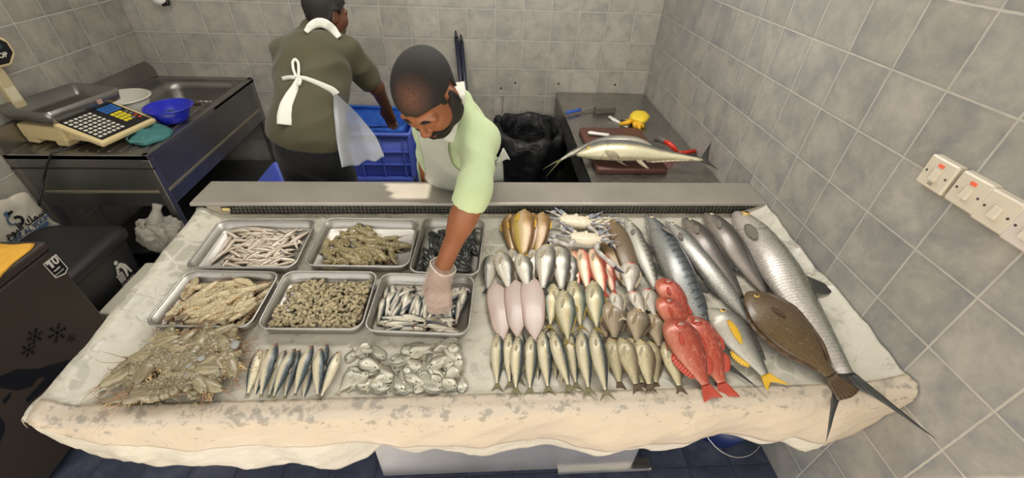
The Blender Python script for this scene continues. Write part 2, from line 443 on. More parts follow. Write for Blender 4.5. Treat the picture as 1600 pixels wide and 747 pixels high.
wet = t.math('MULTIPLY', t.math('SUBTRACT', nz, thr), 26.0, clamp=True)
wet_rim = t.math('MULTIPLY', t.math('SUBTRACT', t.noise(v, 18, 6, 0.7), t.math('ADD', 0.47, t.math('MULTIPLY', low, 0.16))), 18.0, clamp=True)
wetm = t.math('MAXIMUM', t.math('MULTIPLY', wet, t.math('SUBTRACT', 1.0, front)), t.math('MULTIPLY', wet_rim, front))
wetm = t.math('MULTIPLY', wetm, t.math('SUBTRACT', 1.0, crease))
wet_low = 0
dry = t.mix(t.noise(v, 26, 4), srgb(184, 180, 166), srgb(200, 195, 180))
wetc = t.mix(t.noise(v, 60, 3), srgb(164, 161, 148), srgb(178, 174, 160))
t.set(Base_Color=t.mix(wetm, dry, wetc), Roughness=t.math('ADD', 0.42, t.math('MULTIPLY', wetm, -0.22)))
t.b.inputs['Specular IOR Level'].default_value = 0.45
t.bump(t.math('ADD', t.math('MULTIPLY', crease, 0.6), t.math('MULTIPLY', t.noise(v, 40, 5), 0.8)), 0.35, 0.004)
FILM = t.mat
o = sheet_o = MB().sheet(P, 0.0016).build('plastic_sheet', FILM)
# film layer added over the front; cream colour paints the drape's warm sunlit band
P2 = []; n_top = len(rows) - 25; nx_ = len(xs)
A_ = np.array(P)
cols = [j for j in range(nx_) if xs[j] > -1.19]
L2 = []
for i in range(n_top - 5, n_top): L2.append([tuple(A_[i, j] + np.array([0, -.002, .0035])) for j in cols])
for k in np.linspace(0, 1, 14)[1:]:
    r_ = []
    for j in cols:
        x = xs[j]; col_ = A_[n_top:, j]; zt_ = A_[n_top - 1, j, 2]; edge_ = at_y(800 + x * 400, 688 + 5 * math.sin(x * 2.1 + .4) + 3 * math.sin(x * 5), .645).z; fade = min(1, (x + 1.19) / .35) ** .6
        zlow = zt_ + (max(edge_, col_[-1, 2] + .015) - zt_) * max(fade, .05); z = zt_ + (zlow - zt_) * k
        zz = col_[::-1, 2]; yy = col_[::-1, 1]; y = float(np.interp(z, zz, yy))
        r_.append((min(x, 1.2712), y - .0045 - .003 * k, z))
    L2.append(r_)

tag(sheet_o, 'wet white plastic sheet lining the fish counter and hanging over its front edge', 'plastic sheet')

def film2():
    t = NT('sunlit_band_film'); v = t.pos(); sx = t.n('SeparateXYZ', i_0=v).outputs
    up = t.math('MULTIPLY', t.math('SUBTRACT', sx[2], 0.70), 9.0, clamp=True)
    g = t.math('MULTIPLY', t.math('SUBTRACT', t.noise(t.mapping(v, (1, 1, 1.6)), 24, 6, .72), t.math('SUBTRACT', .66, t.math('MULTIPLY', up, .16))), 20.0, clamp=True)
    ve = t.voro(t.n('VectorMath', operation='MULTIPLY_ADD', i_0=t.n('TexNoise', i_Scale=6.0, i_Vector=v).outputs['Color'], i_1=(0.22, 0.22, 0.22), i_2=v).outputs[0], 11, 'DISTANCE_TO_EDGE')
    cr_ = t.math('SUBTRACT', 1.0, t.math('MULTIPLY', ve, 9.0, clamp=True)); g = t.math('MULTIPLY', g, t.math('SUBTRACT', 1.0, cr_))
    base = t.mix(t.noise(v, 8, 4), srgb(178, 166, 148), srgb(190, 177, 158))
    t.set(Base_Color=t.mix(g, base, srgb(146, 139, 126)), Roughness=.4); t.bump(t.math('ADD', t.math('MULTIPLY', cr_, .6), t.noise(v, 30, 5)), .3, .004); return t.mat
o2 = MB().sheet(L2, 0.0012).build('sunlit_band_layer', film2(), o)
# ------------------------------------------------------------------ steel trays on the bed
def tray_frame(quad, dz=0.045):
    P = [at_bed(u, v, dz) for u, v in quad]              # BL, BR, FR, FL at the rim
    c = sum(P, Vector()) / 4
    ex = ((P[1] - P[0]) + (P[2] - P[3])).normalized(); ey = ((P[0] - P[3]) + (P[1] - P[2]))
    n = ex.cross(ey).normalized(); ey = n.cross(ex)
    w = ((P[1] - P[0]).length + (P[2] - P[3]).length) / 2; d = ((P[0] - P[3]).length + (P[1] - P[2]).length) / 2
    M = Matrix((ex, ey, n)).transposed().to_4x4(); M.translation = c - n * (dz - 0.002)
    return M, w, d
def make_tray(quad, label, w=None, d=None):
    M, w_, d_ = tray_frame(quad); w = w or w_; d = d or d_; h = 0.043
    root = thing('steel_tray', label, 'tray', group='steel trays on the counter'); root.matrix_world = M
    m = MB(); r = 0.035
    rings = [rrect(w - 0.03, d - 0.03, r, z=0.0), rrect(w - 0.018, d - 0.018, r, z=0.006), rrect(w - 0.008, d - 0.008, r, z=h - 0.002),
             rrect(w - 0.010, d - 0.010, r, z=h - 0.002), rrect(w - 0.020, d - 0.020, r, z=0.008), rrect(w - 0.034, d - 0.034, r * 0.8, z=0.002)]
    m.loft(rings, cap0=True, cap1=True); m.build('pan', STEEL_TRAY, root)
    m = MB(); rr = rrect(w - 0.004, d - 0.004, r, z=h); ro = []
    for k in range(8):
        a = 2 * PI * k / 8; ro.append(rrect(w - 0.004 + 0.007 * math.cos(a), d - 0.004 + 0.007 * math.cos(a), r, z=h + 0.003 * math.sin(a)))
    ro.append(ro[0]); m.loft(ro, cap0=False, cap1=False); m.build('rolled_rim', STEEL_TRAY, root)
    return root, w, d
TR = {}
for key, quad, lab_, in [
    ('anchovy', [(335,343),(500,342),(455,418),(298,418)], 'steel tray of small pink silver fish at the back left of the counter'),
    ('prawn', [(509,341),(654,342.5),(640,418),(474,414)], 'steel tray of olive prawns in the middle of the back row'),
    ('mussel', [(660,340),(755,344),(752,431),(641,425)], 'steel tray of dark mussels partly behind the reaching arm'),
    ('shrimp', [(292,422.6),(438,424),(389,514),(226,507)], 'steel tray of pale shrimp at the left of the front tray row'),
    ('clam', [(445,424),(591,424),(565,516),(400,513)], 'steel tray of little clams in the middle of the front tray row'),
    ('sardine', [(595,427),(741,431),(734,524),(570,516)], 'steel tray of sardines under the gloved hand')]:
    TR[key] = make_tray(quad, lab_)
# ================================================================== fish
def fishmat(name, stops, rough=0.3, metal=0.15, mottle=0.12, scales=0.0, sc=(60, 22), pattern=None, pat_col=(0.03, 0.03, 0.035), gill=0.35, aspect=3.5, blush=None, wob=0.10):
    """colours of the skin run from belly (0) to back (1); marks of the species on top"""
    t = NT(name); a = t.n('Attribute', attribute_name='fuv'); xyz = t.n('SeparateXYZ', i_0=a.outputs['Vector']).outputs
    s, h = xyz[0], xyz[1]
    vec = t.n('CombineXYZ', i_0=t.math('MULTIPLY', s, aspect), i_1=h, i_2=t.math('MULTIPLY', t.rnd(), 30.0)).outputs[0]
    n1 = t.noise(vec, 3.5, 4, 0.6); n2 = t.noise(vec, 16, 4, 0.65)
    hh = t.math('ADD', t.math('MULTIPLY', t.math('ADD', h, 1.0), 0.5), t.math('MULTIPLY', t.math('SUBTRACT', n1, 0.5), wob * 2), clamp=True)
    c = t.ramp(hh, stops)
    lo = t.mix(1.0, c, (1 - mottle * 1.6,) * 3, 'MULTIPLY'); hi = t.mix(1.0, c, (1 + mottle,) * 3, 'MULTIPLY')
    c = t.mix(t.math('MULTIPLY', t.math('SUBTRACT', n2, 0.3), 2.2, clamp=True), lo, hi)
    if blush: # colour round the head
        c = t.mix(t.math('MULTIPLY', t.math('MULTIPLY', t.math('SUBTRACT', blush[1], s), 6.0, clamp=True), n1), c, blush[0])
    bumph = n2
    if scales > 0:
        sv = t.n('CombineXYZ', i_0=t.math('MULTIPLY', s, sc[0]), i_1=t.math('MULTIPLY', t.math('ARCSINE', t.math('MULTIPLY', h, 0.99)), sc[1]), i_2=0.0).outputs[0]
        ve = t.voro(sv, 1.0, 'DISTANCE_TO_EDGE', 0.25)
        k = t.math('MULTIPLY', t.math('SUBTRACT', 0.16, ve), 5.0, clamp=True)
        k = t.math('MULTIPLY', k, t.math('MULTIPLY', t.math('SUBTRACT', s, 0.2), 10.0, clamp=True))
        c = t.mix(t.math('MULTIPLY', k, scales), c, tuple(x * 1.5 for x in pat_col)); bumph = t.math('SUBTRACT', n2, t.math('MULTIPLY', k, 0.6))
    if pattern == 'bars':      # slanting bars along the flank
        w = t.math('SINE', t.math('ADD', t.math('MULTIPLY', s, 150.0), t.math('ADD', t.math('MULTIPLY', h, 3.0), t.math('MULTIPLY', n1, 5.0))))
        k = t.math('MULTIPLY', t.math('SUBTRACT', w, 0.35), 3.0, clamp=True)
        k = t.math('MULTIPLY', k, t.math('MULTIPLY', t.math('MULTIPLY', t.math('ADD', h, 0.25), 5.0, clamp=True), t.math('MULTIPLY', t.math('SUBTRACT', s, 0.2), 12.0, clamp=True)))
        c = t.mix(t.math('MULTIPLY', k, 0.75), c, pat_col)
    if pattern == 'chevrons':
        w = t.math('SINE', t.math('ADD', t.math('MULTIPLY', s, 110.0), t.math('MULTIPLY', t.math('ABSOLUTE', t.math('SUBTRACT', h, 0.35)), 7.0)))
        k = t.math('MULTIPLY', t.math('SUBTRACT', w, 0.4), 3.0, clamp=True)
        k = t.math('MULTIPLY', k, t.math('MULTIPLY', t.math('SUBTRACT', h, 0.05), 5.0, clamp=True))
        k = t.math('MULTIPLY', k, t.math('MULTIPLY', t.math('SUBTRACT', s, 0.25), 8.0, clamp=True))
        c = t.mix(t.math('MULTIPLY', k, 0.7), c, pat_col)
    if pattern == 'lines':     # rows running along the body
        w = t.math('SINE', t.math('MULTIPLY', t.math('ARCSINE', t.math('MULTIPLY', h, 0.99)), 22.0))
        k = t.math('MULTIPLY', t.math('SUBTRACT', w, 0.2), 1.6, clamp=True)
        k = t.math('MULTIPLY', k, t.math('MULTIPLY', t.math('SUBTRACT', s, 0.2), 10.0, clamp=True))
        c = t.mix(t.math('MULTIPLY', k, 0.35), c, pat_col)
    if pattern == 'spots':
        ve = t.voro(vec, 13.0, 'F1'); k = t.math('MULTIPLY', t.math('SUBTRACT', 0.30, ve), 6.0, clamp=True)
        k = t.math('MULTIPLY', k, t.math('MULTIPLY', t.math('ADD', h, 0.5), 2.0, clamp=True))
        c = t.mix(t.math('MULTIPLY', k, 0.6), c, pat_col)
    if pattern == 'blotch':
        k = t.math('MULTIPLY', t.math('SUBTRACT', t.noise(vec, 6.0, 5, 0.7), 0.52), 7.0, clamp=True)
        c = t.mix(t.math('MULTIPLY', k, 0.6), c, pat_col)
    if pattern == 'frost':
        k = t.math('MULTIPLY', t.math('SUBTRACT', t.noise(vec, 10.0, 6, 0.75), 0.60), 12.0, clamp=True)
        c = t.mix(t.math('MULTIPLY', k, 0.8), c, pat_col)
    if gill > 0:               # gill slit and mouth line
        gs = t.math('ADD', 0.235, t.math('MULTIPLY', t.math('MULTIPLY', h, h), -0.05))
        k = t.math('SUBTRACT', 1.0, t.math('MULTIPLY', t.math('ABSOLUTE', t.math('SUBTRACT', s, gs)), 110.0), clamp=True)
        k = t.math('MULTIPLY', k, t.math('LESS_THAN', h, 0.55))
        mh = t.math('SUBTRACT', 1.0, t.math('MULTIPLY', t.math('ABSOLUTE', t.math('ADD', h, t.math('ADD', 0.05, t.math('MULTIPLY', s, 3.0)))), 9.0), clamp=True)
        mh = t.math('MULTIPLY', mh, t.math('LESS_THAN', s, 0.085))
        c = t.mix(t.math('MULTIPLY', t.math('MAXIMUM', k, mh), gill + 0.15), c, tuple(x * 0.5 for x in pat_col))
    hs = t.n('HueSaturation', i_Color=c); t.put(hs.inputs['Value'], t.math('ADD', 0.90, t.math('MULTIPLY', t.rnd(), 0.2)))
    t.set(Base_Color=hs.outputs[0], Roughness=t.math('ADD', rough - 0.08, t.math('MULTIPLY', n2, 0.2)), Metallic=metal)
    t.b.inputs['Coat Weight'].default_value = 0.35; t.b.inputs['Coat Roughness'].default_value = 0.15
    t.bump(bumph, 0.25, 0.002); return t.mat
def finmat(name, col, col2=None, alpha=1.0, rays=60.0):
    t = NT(name); a = t.n('Attribute', attribute_name='fuv'); xyz = t.n('SeparateXYZ', i_0=a.outputs['Vector']).outputs
    w = t.math('SINE', t.math('MULTIPLY', xyz[1], rays))
    t.set(Base_Color=t.mix(t.math('MULTIPLY', t.math('ADD', w, 1.0), 0.5), tuple(c * 0.65 for c in col), col2 or col), Roughness=0.4)
    t.bump(w, 0.4, 0.002); return t.mat
G_ = srgb
def eyemat(name, col): return simple(name, col, 0.12, 0.1, 0.6)
PUPIL = eyemat('fish_pupil', (0.01, 0.01, 0.012)); PUPIL_P = eyemat('clouded_pupil', G_(150, 120, 108))

def prof(pts, s):
    x = [p[0] for p in pts]; y = [p[1] for p in pts]
    # monotone cubic through the points
    x = np.array(x); y = np.array(y); d = np.diff(y) / np.diff(x); m = np.zeros(len(x)); m[1:-1] = (d[1:] * np.diff(x)[:-1] + d[:-1] * np.diff(x)[1:]) / (x[2:] - x[:-2]); m[0] = d[0] * 1.6; m[-1] = d[-1]
    for i in range(len(d)):
        if abs(d[i]) < 1e-9: m[i] = m[i + 1] = 0
        else:
            a, b = m[i] / d[i], m[i + 1] / d[i]; q = a * a + b * b
            if q > 9: m[i] = 3 / math.sqrt(q) * a * d[i]; m[i + 1] = 3 / math.sqrt(q) * b * d[i]
    i = np.clip(np.searchsorted(x, s) - 1, 0, len(x) - 2); h = x[i + 1] - x[i]; t = (s - x[i]) / h
    return (2*t**3-3*t**2+1)*y[i] + (t**3-2*t**2+t)*h*m[i] + (-2*t**3+3*t**2)*y[i+1] + (t**3-t**2)*h*m[i+1]

PROTO = {}
def fish_proto(key, top, bot, thick, mats, body_end=0.86, tail=None, dorsal=(), anal=(), pect=(0.27, -0.15, 0.12, 0.035, -0.5), eye=(0.085, 0.174, 0.0195), bend=0.0, tw=0.0, mir=False, nose_open=0.0, lift_tail=0.0, n=30, k=14, extra_pect=None, pelvic=None, full=0.16):
    """all lengths in units of the whole length; nose at x=0, back towards +y, lying on its side"""
    if (key, mir) in PROTO: return PROTO[(key, mir)]
    sg = -1.0 if mir else 1.0
    def yb(x): return bend * 4 * (x - x * x)                     # a curve of the whole body in its plane
    def P(x, y, z): return Vector((x, sg * (y + yb(x)), z + lift_tail * max(0, x - 0.6) ** 2))
    ss = np.concatenate([np.linspace(0, 0.12, 8)[:-1], np.linspace(0.12, 1.0, n - 7)])
    thick = [(a_, b_ * 0.85) for a_, b_ in thick]
    top0, bot0 = top, bot
    top = [(q, float(v)) for q, v in zip(ss, prof(top0, ss) + full * max(b for a, b in top0) * np.exp(-((ss - .78) / .16) ** 2))]
    bot = [(q, float(v)) for q, v in zip(ss, prof(bot0, ss) + full * max(b for a, b in bot0) * np.exp(-((ss - .78) / .16) ** 2))]
    if full >= .16: taper = 1 - .20 * np.clip(1 - ss / .26, 0, 1) * np.clip(ss / .03, 0, 1); top = [(q, v * float(w)) for (q, v), w in zip(top, taper)]; bot = [(q, v * float(w)) for (q, v), w in zip(bot, taper)]
    T = prof(top, ss); B = prof(bot, ss); TH = prof(thick, ss)
    rings = []; at = []
    for s_, t_, b_, th in zip(ss, T, B, TH):
        c = (t_ - b_) / 2; hh = (t_ + b_) / 2; r = []; zc = th * 0.62 + 0.003
        for j in range(k):
            an = 2 * PI * j / k; ca, sa = math.cos(an), math.sin(an)
            z = zc + (th * sa if sa > 0 else th * 0.6 * sa)
            r.append(P(s_ * body_end, c + hh * ca, z)); at.append((s_, ca, sa))
        if mir: r.reverse()
        rings.append(r)
    if mir:
        at2 = []
        for i in range(len(ss)): at2 += list(reversed(at[i * k:(i + 1) * k]))
        at = at2
    parts = []
    m = MB(); m.loft(rings, attr=at); parts.append(('body', m.mesh(key + '_body'), [mats['body']], None))
    zt = prof(thick, np.array([1.0]))[0] * 0.62 + 0.003
    yt, ybm = T[-1], B[-1]; cy = (yt - ybm) / 2
    def fin_mesh(nm, base, outer, zb, zo, th=0.0035):
        """ruled fin between a base line and an outer line of equal counts"""
        nb = len(base); mm = MB(); V = []; A = []
        for sgn in (1, -1):
            for i in range(nb):
                for q in (0.0, 0.35, 0.7, 1.0):
                    x = base[i][0] + (outer[i][0] - base[i][0]) * q; y = base[i][1] + (outer[i][1] - base[i][1]) * q
                    z = zb + (zo - zb) * q + sgn * th * (1 - 0.75 * q)
                    V.append(P(x, y, z)); A.append((q, i / max(1, nb - 1), 0))
        F = []; w = 4
        for i in range(nb - 1):
            for q in range(3):
                a, b, c, d = i * w + q, i * w + q + 1, (i + 1) * w + q + 1, (i + 1) * w + q; o = nb * w
                F += [(a, b, c, d), (o + d, o + c, o + b, o + a)]
            F += [((i + 1) * w + 3, i * w + 3, o + i * w + 3, o + (i + 1) * w + 3), (i * w, (i + 1) * w, o + (i + 1) * w, o + i * w)]
        F += [tuple([0, o, o + 1, 1]), (1, o + 1, o + 2, 2), (2, o + 2, o + 3, 3)]
        e = (nb - 1) * w; F += [(e, e + 1, o + e + 1, o + e), (e + 1, e + 2, o + e + 2, o + e + 1), (e + 2, e + 3, o + e + 3, o + e + 2)]
        if not mir: F = [f[::-1] for f in F]
        mm.add(V, F, 0, A); return mm.mesh(nm)
    if tail:  # (spread up, spread down, fork depth, tip sharpness)
        up, dn, fork = tail[:3]; nb = 11; base = []; outer = []
        for i in range(nb):
            q = i / (nb - 1) * 2 - 1                         # -1 lower .. 1 upper
            base.append((body_end - 0.012, cy + q * (yt + ybm) / 2 * 0.92))
            y = cy + (up if q > 0 else dn) * q
            ln = (1 - body_end) * (1 - fork * (1 - abs(q) ** 1.3))
            outer.append((body_end + ln * (1.0 if abs(q) < 1 else 0.97), y))
        parts.append(('tail_fin', fin_mesh(key + '_tail', base, outer, zt, 0.006 if not lift_tail else zt), [mats.get('tail', mats['fin'])], None))
    for nm, lst, edge, sgn in (('dorsal_fin', dorsal, top, 1), ('anal_fin', anal, bot, -1)):
        for (s0, s1, hgt, lean) in lst:
            nb = 9; base = []; outer = []
            for i in range(nb):
                q = i / (nb - 1); s_ = s0 + (s1 - s0) * q; e = prof(edge, np.array([s_]))[0]
                base.append((s_ * body_end, sgn * (e - 0.006)))
                hh = hgt * (0.35 + 0.65 * math.sin(PI * min(1, q * 0.75 + 0.18))) if i not in (0, nb - 1) else hgt * (0.3 if i == 0 else 0.35)
                outer.append((s_ * body_end + lean * hh, sgn * (e + hh)))
            zz = prof(thick, np.array([(s0 + s1) / 2]))[0] * 0.62 + 0.003
            parts.append((nm, fin_mesh(key + '_' + nm, base, outer, zz, max(0.005, zz * 0.8), 0.003), [mats.get('dorsal' if sgn > 0 else 'anal', mats['fin'])], None))
    def surf(s_, h):
        i = np.array([s_]); t_, b_, th = prof(top, i)[0], prof(bot, i)[0], prof(thick, i)[0]
        return s_ * body_end, (t_ - b_) / 2 + (t_ + b_) / 2 * h, th * 0.62 + 0.003 + th * math.sqrt(max(0, 1 - h * h))
    if pect:
        s0, h0, ln, wd, ang = pect; x0, y0, z0 = surf(s0, h0); nb = 9; base = []; outer = []; mm = MB(); V = []; A = []
        NQ = 6
        for sgn in (1, -1):
            for i in range(NQ):
                q = i / (NQ - 1); w_ = wd * math.sin(PI * (0.12 + 0.80 * q)) ** 0.8
                for j in range(5):
                    e = j / 4 * 2 - 1; x = x0 + ln * q * math.cos(ang) - e * w_ * math.sin(ang); y = y0 + ln * q * math.sin(ang) + e * w_ * math.cos(ang)
                    s2 = min(1, x / body_end); tt, bb = prof(top, np.array([s2]))[0], prof(bot, np.array([s2]))[0]
                    hq = max(-1, min(1, (y - (tt - bb) / 2) / ((tt + bb) / 2)))
                    z = surf(s2, hq)[2] + 0.004 + 0.006 * q + sgn * 0.0018
                    V.append(P(x, y, z)); A.append((q, j / 4, 0))
        F = []; o = NQ * 5
        for i in range(NQ - 1):
            for j in range(4):
                a, b, c, d = i * 5 + j, i * 5 + j + 1, (i + 1) * 5 + j + 1, (i + 1) * 5 + j
                F += [(a, d, c, b), (o + a, o + b, o + c, o + d)]
            F += [(i * 5, o + i * 5, o + (i + 1) * 5, (i + 1) * 5), (i * 5 + 4, (i + 1) * 5 + 4, o + (i + 1) * 5 + 4, o + i * 5 + 4)]
        e = (NQ - 1) * 5
        for j in range(4): F += [(j, j + 1, o + j + 1, o + j), (e + j, o + e + j, o + e + j + 1, e + j + 1)]
        if mir: F = [f[::-1] for f in F]
        mm.add(V, F, 0, A); parts.append(('pectoral_fin', mm.mesh(key + '_pect'), [mats.get('pect', mats['fin'])], None))
    if pelvic:
        s0, ln, lean = pelvic; e = prof(bot, np.array([s0]))[0]; base = [((s0 + 0.02 * i) * body_end, -(e - 0.008)) for i in range(4)]
        outer = [(s0 * body_end + ln * (1 - 0.12 * i), -(e + lean * ln * (1 - 0.3 * i))) for i in range(4)]
        parts.append(('pelvic_fin', fin_mesh(key + '_pelvic', base, outer, 0.03, 0.012, 0.003), [mats.get('anal', mats['fin'])], None))
    if eye:
        s0, h0, r = eye; x0, y0, z0 = surf(s0, h0); mm = MB()
        i2 = np.array([s0]); nrm = Vector((-0.25, 0.35 * h0 * 2, 1)).normalized()
        a1 = nrm.orthogonal().normalized(); a2 = nrm.cross(a1); c0 = Vector((x0, y0, z0 - r * 0.15))
        prof_e = [(1.0, 0.0), (0.97, 0.18), (0.8, 0.38), (0.55, 0.5)]
        def ring(rr, zz): return [P(*(c0 + a1 * (r * rr * math.cos(2 * PI * q / 14)) + a2 * (r * rr * math.sin(2 * PI * q / 14)) + nrm * (r * zz))) for q in range(14)]
        rg = [ring(*p) for p in prof_e]
        if mir: rg = [list(reversed(x)) for x in rg]
        mm.loft(rg, 0, False, False); mm.loft([rg[-1], ring(0.53, 0.515) if not mir else list(reversed(ring(0.53, 0.515))), ring(0.2, 0.58) if not mir else list(reversed(ring(0.2, 0.58)))], 1, False, True)
        parts.append(('eye', mm.mesh(key + '_eye'), [mats['eye'], mats.get('pupil', PUPIL)], None))
    for nm, me, ml, _ in parts:
        for q in ml: me.materials.append(q)
    PROTO[(key, mir)] = parts
    return parts

def spawn(parts, name, label, cat, M4, group=None):
    root = bpy.data.objects.new(name, None); root.empty_display_size = 0.03; COL.objects.link(root)
    root.matrix_world = M4; tag(root, label, cat, group)
    for nm, me, ml, sub in parts:
        o = bpy.data.objects.new(nm, me); COL.objects.link(o); o.parent = root
    return root
def frame(p0, p1, up=(0, -0.07, 1), roll=0.0):
    x = (p1 - p0); L = x.length; x.normalize(); up = Vector(up).normalized(); z = (up - x * up.dot(x)).normalized(); y = z.cross(x)
    if roll: q = Quaternion(x, roll); y = q @ y; z = q @ z
    M = Matrix((x * L, y * L, z * L)).transposed().to_4x4(); M.translation = p0; return M, L
def lay(key, head, tail, dz, label, name, cat, group=None, mir=False, roll=0.0, dz2=None, kw=None, wide=1.12):
    p0 = at_bed(*head, dz); p1 = at_bed(*tail, dz if dz2 is None else dz2)
    M, L = frame(p0, p1, roll=roll)
    if wide != 1.0: M = M @ Matrix.Diagonal((1, wide, 1, 1))
    return spawn(KIND[key](mir), name, label, cat, M, group)

# ------------------------------------------------------------------ species
ORD = ['leftmost', 'second from the left', 'third from the left', 'fourth from the left', 'fifth from the left', 'sixth from the left', 'seventh from the left', 'eighth from the left', 'ninth from the left', 'tenth from the left', 'eleventh from the left', 'twelfth from the left']
G = srgb
SILV = [(0.0, G(198, 190, 168)), (0.30, G(214, 208, 188)), (0.55, G(180, 176, 160)), (0.74, G(120, 122, 116)), (0.9, G(52, 58, 62)), (1.0, G(38, 44, 48))]
EY_S = eyemat('silver_eye', G(205, 196, 160)); EY_R = eyemat('red_eye', G(206, 96, 78)); EY_Y = eyemat('yellow_eye', G(204, 168, 84))
FIN_G = finmat('grey_green_fin', G(128, 122, 88)); FIN_D = finmat('dark_fin', G(62, 62, 60)); FIN_P = finmat('pale_fin', G(190, 178, 150)); FIN_S = finmat('grey_pectoral', G(132, 126, 116)); FIN_T = finmat('tan_pectoral', G(160, 138, 104)); FIN_Y = finmat('yellow_fin', G(232, 178, 40), G(240, 196, 60)); FIN_RED = finmat('red_fin', G(178, 56, 40), G(200, 84, 64)); FIN_BR = finmat('brown_fin', G(96, 78, 58)); FIN_O = finmat('olive_yellow_fin', G(158, 138, 70))
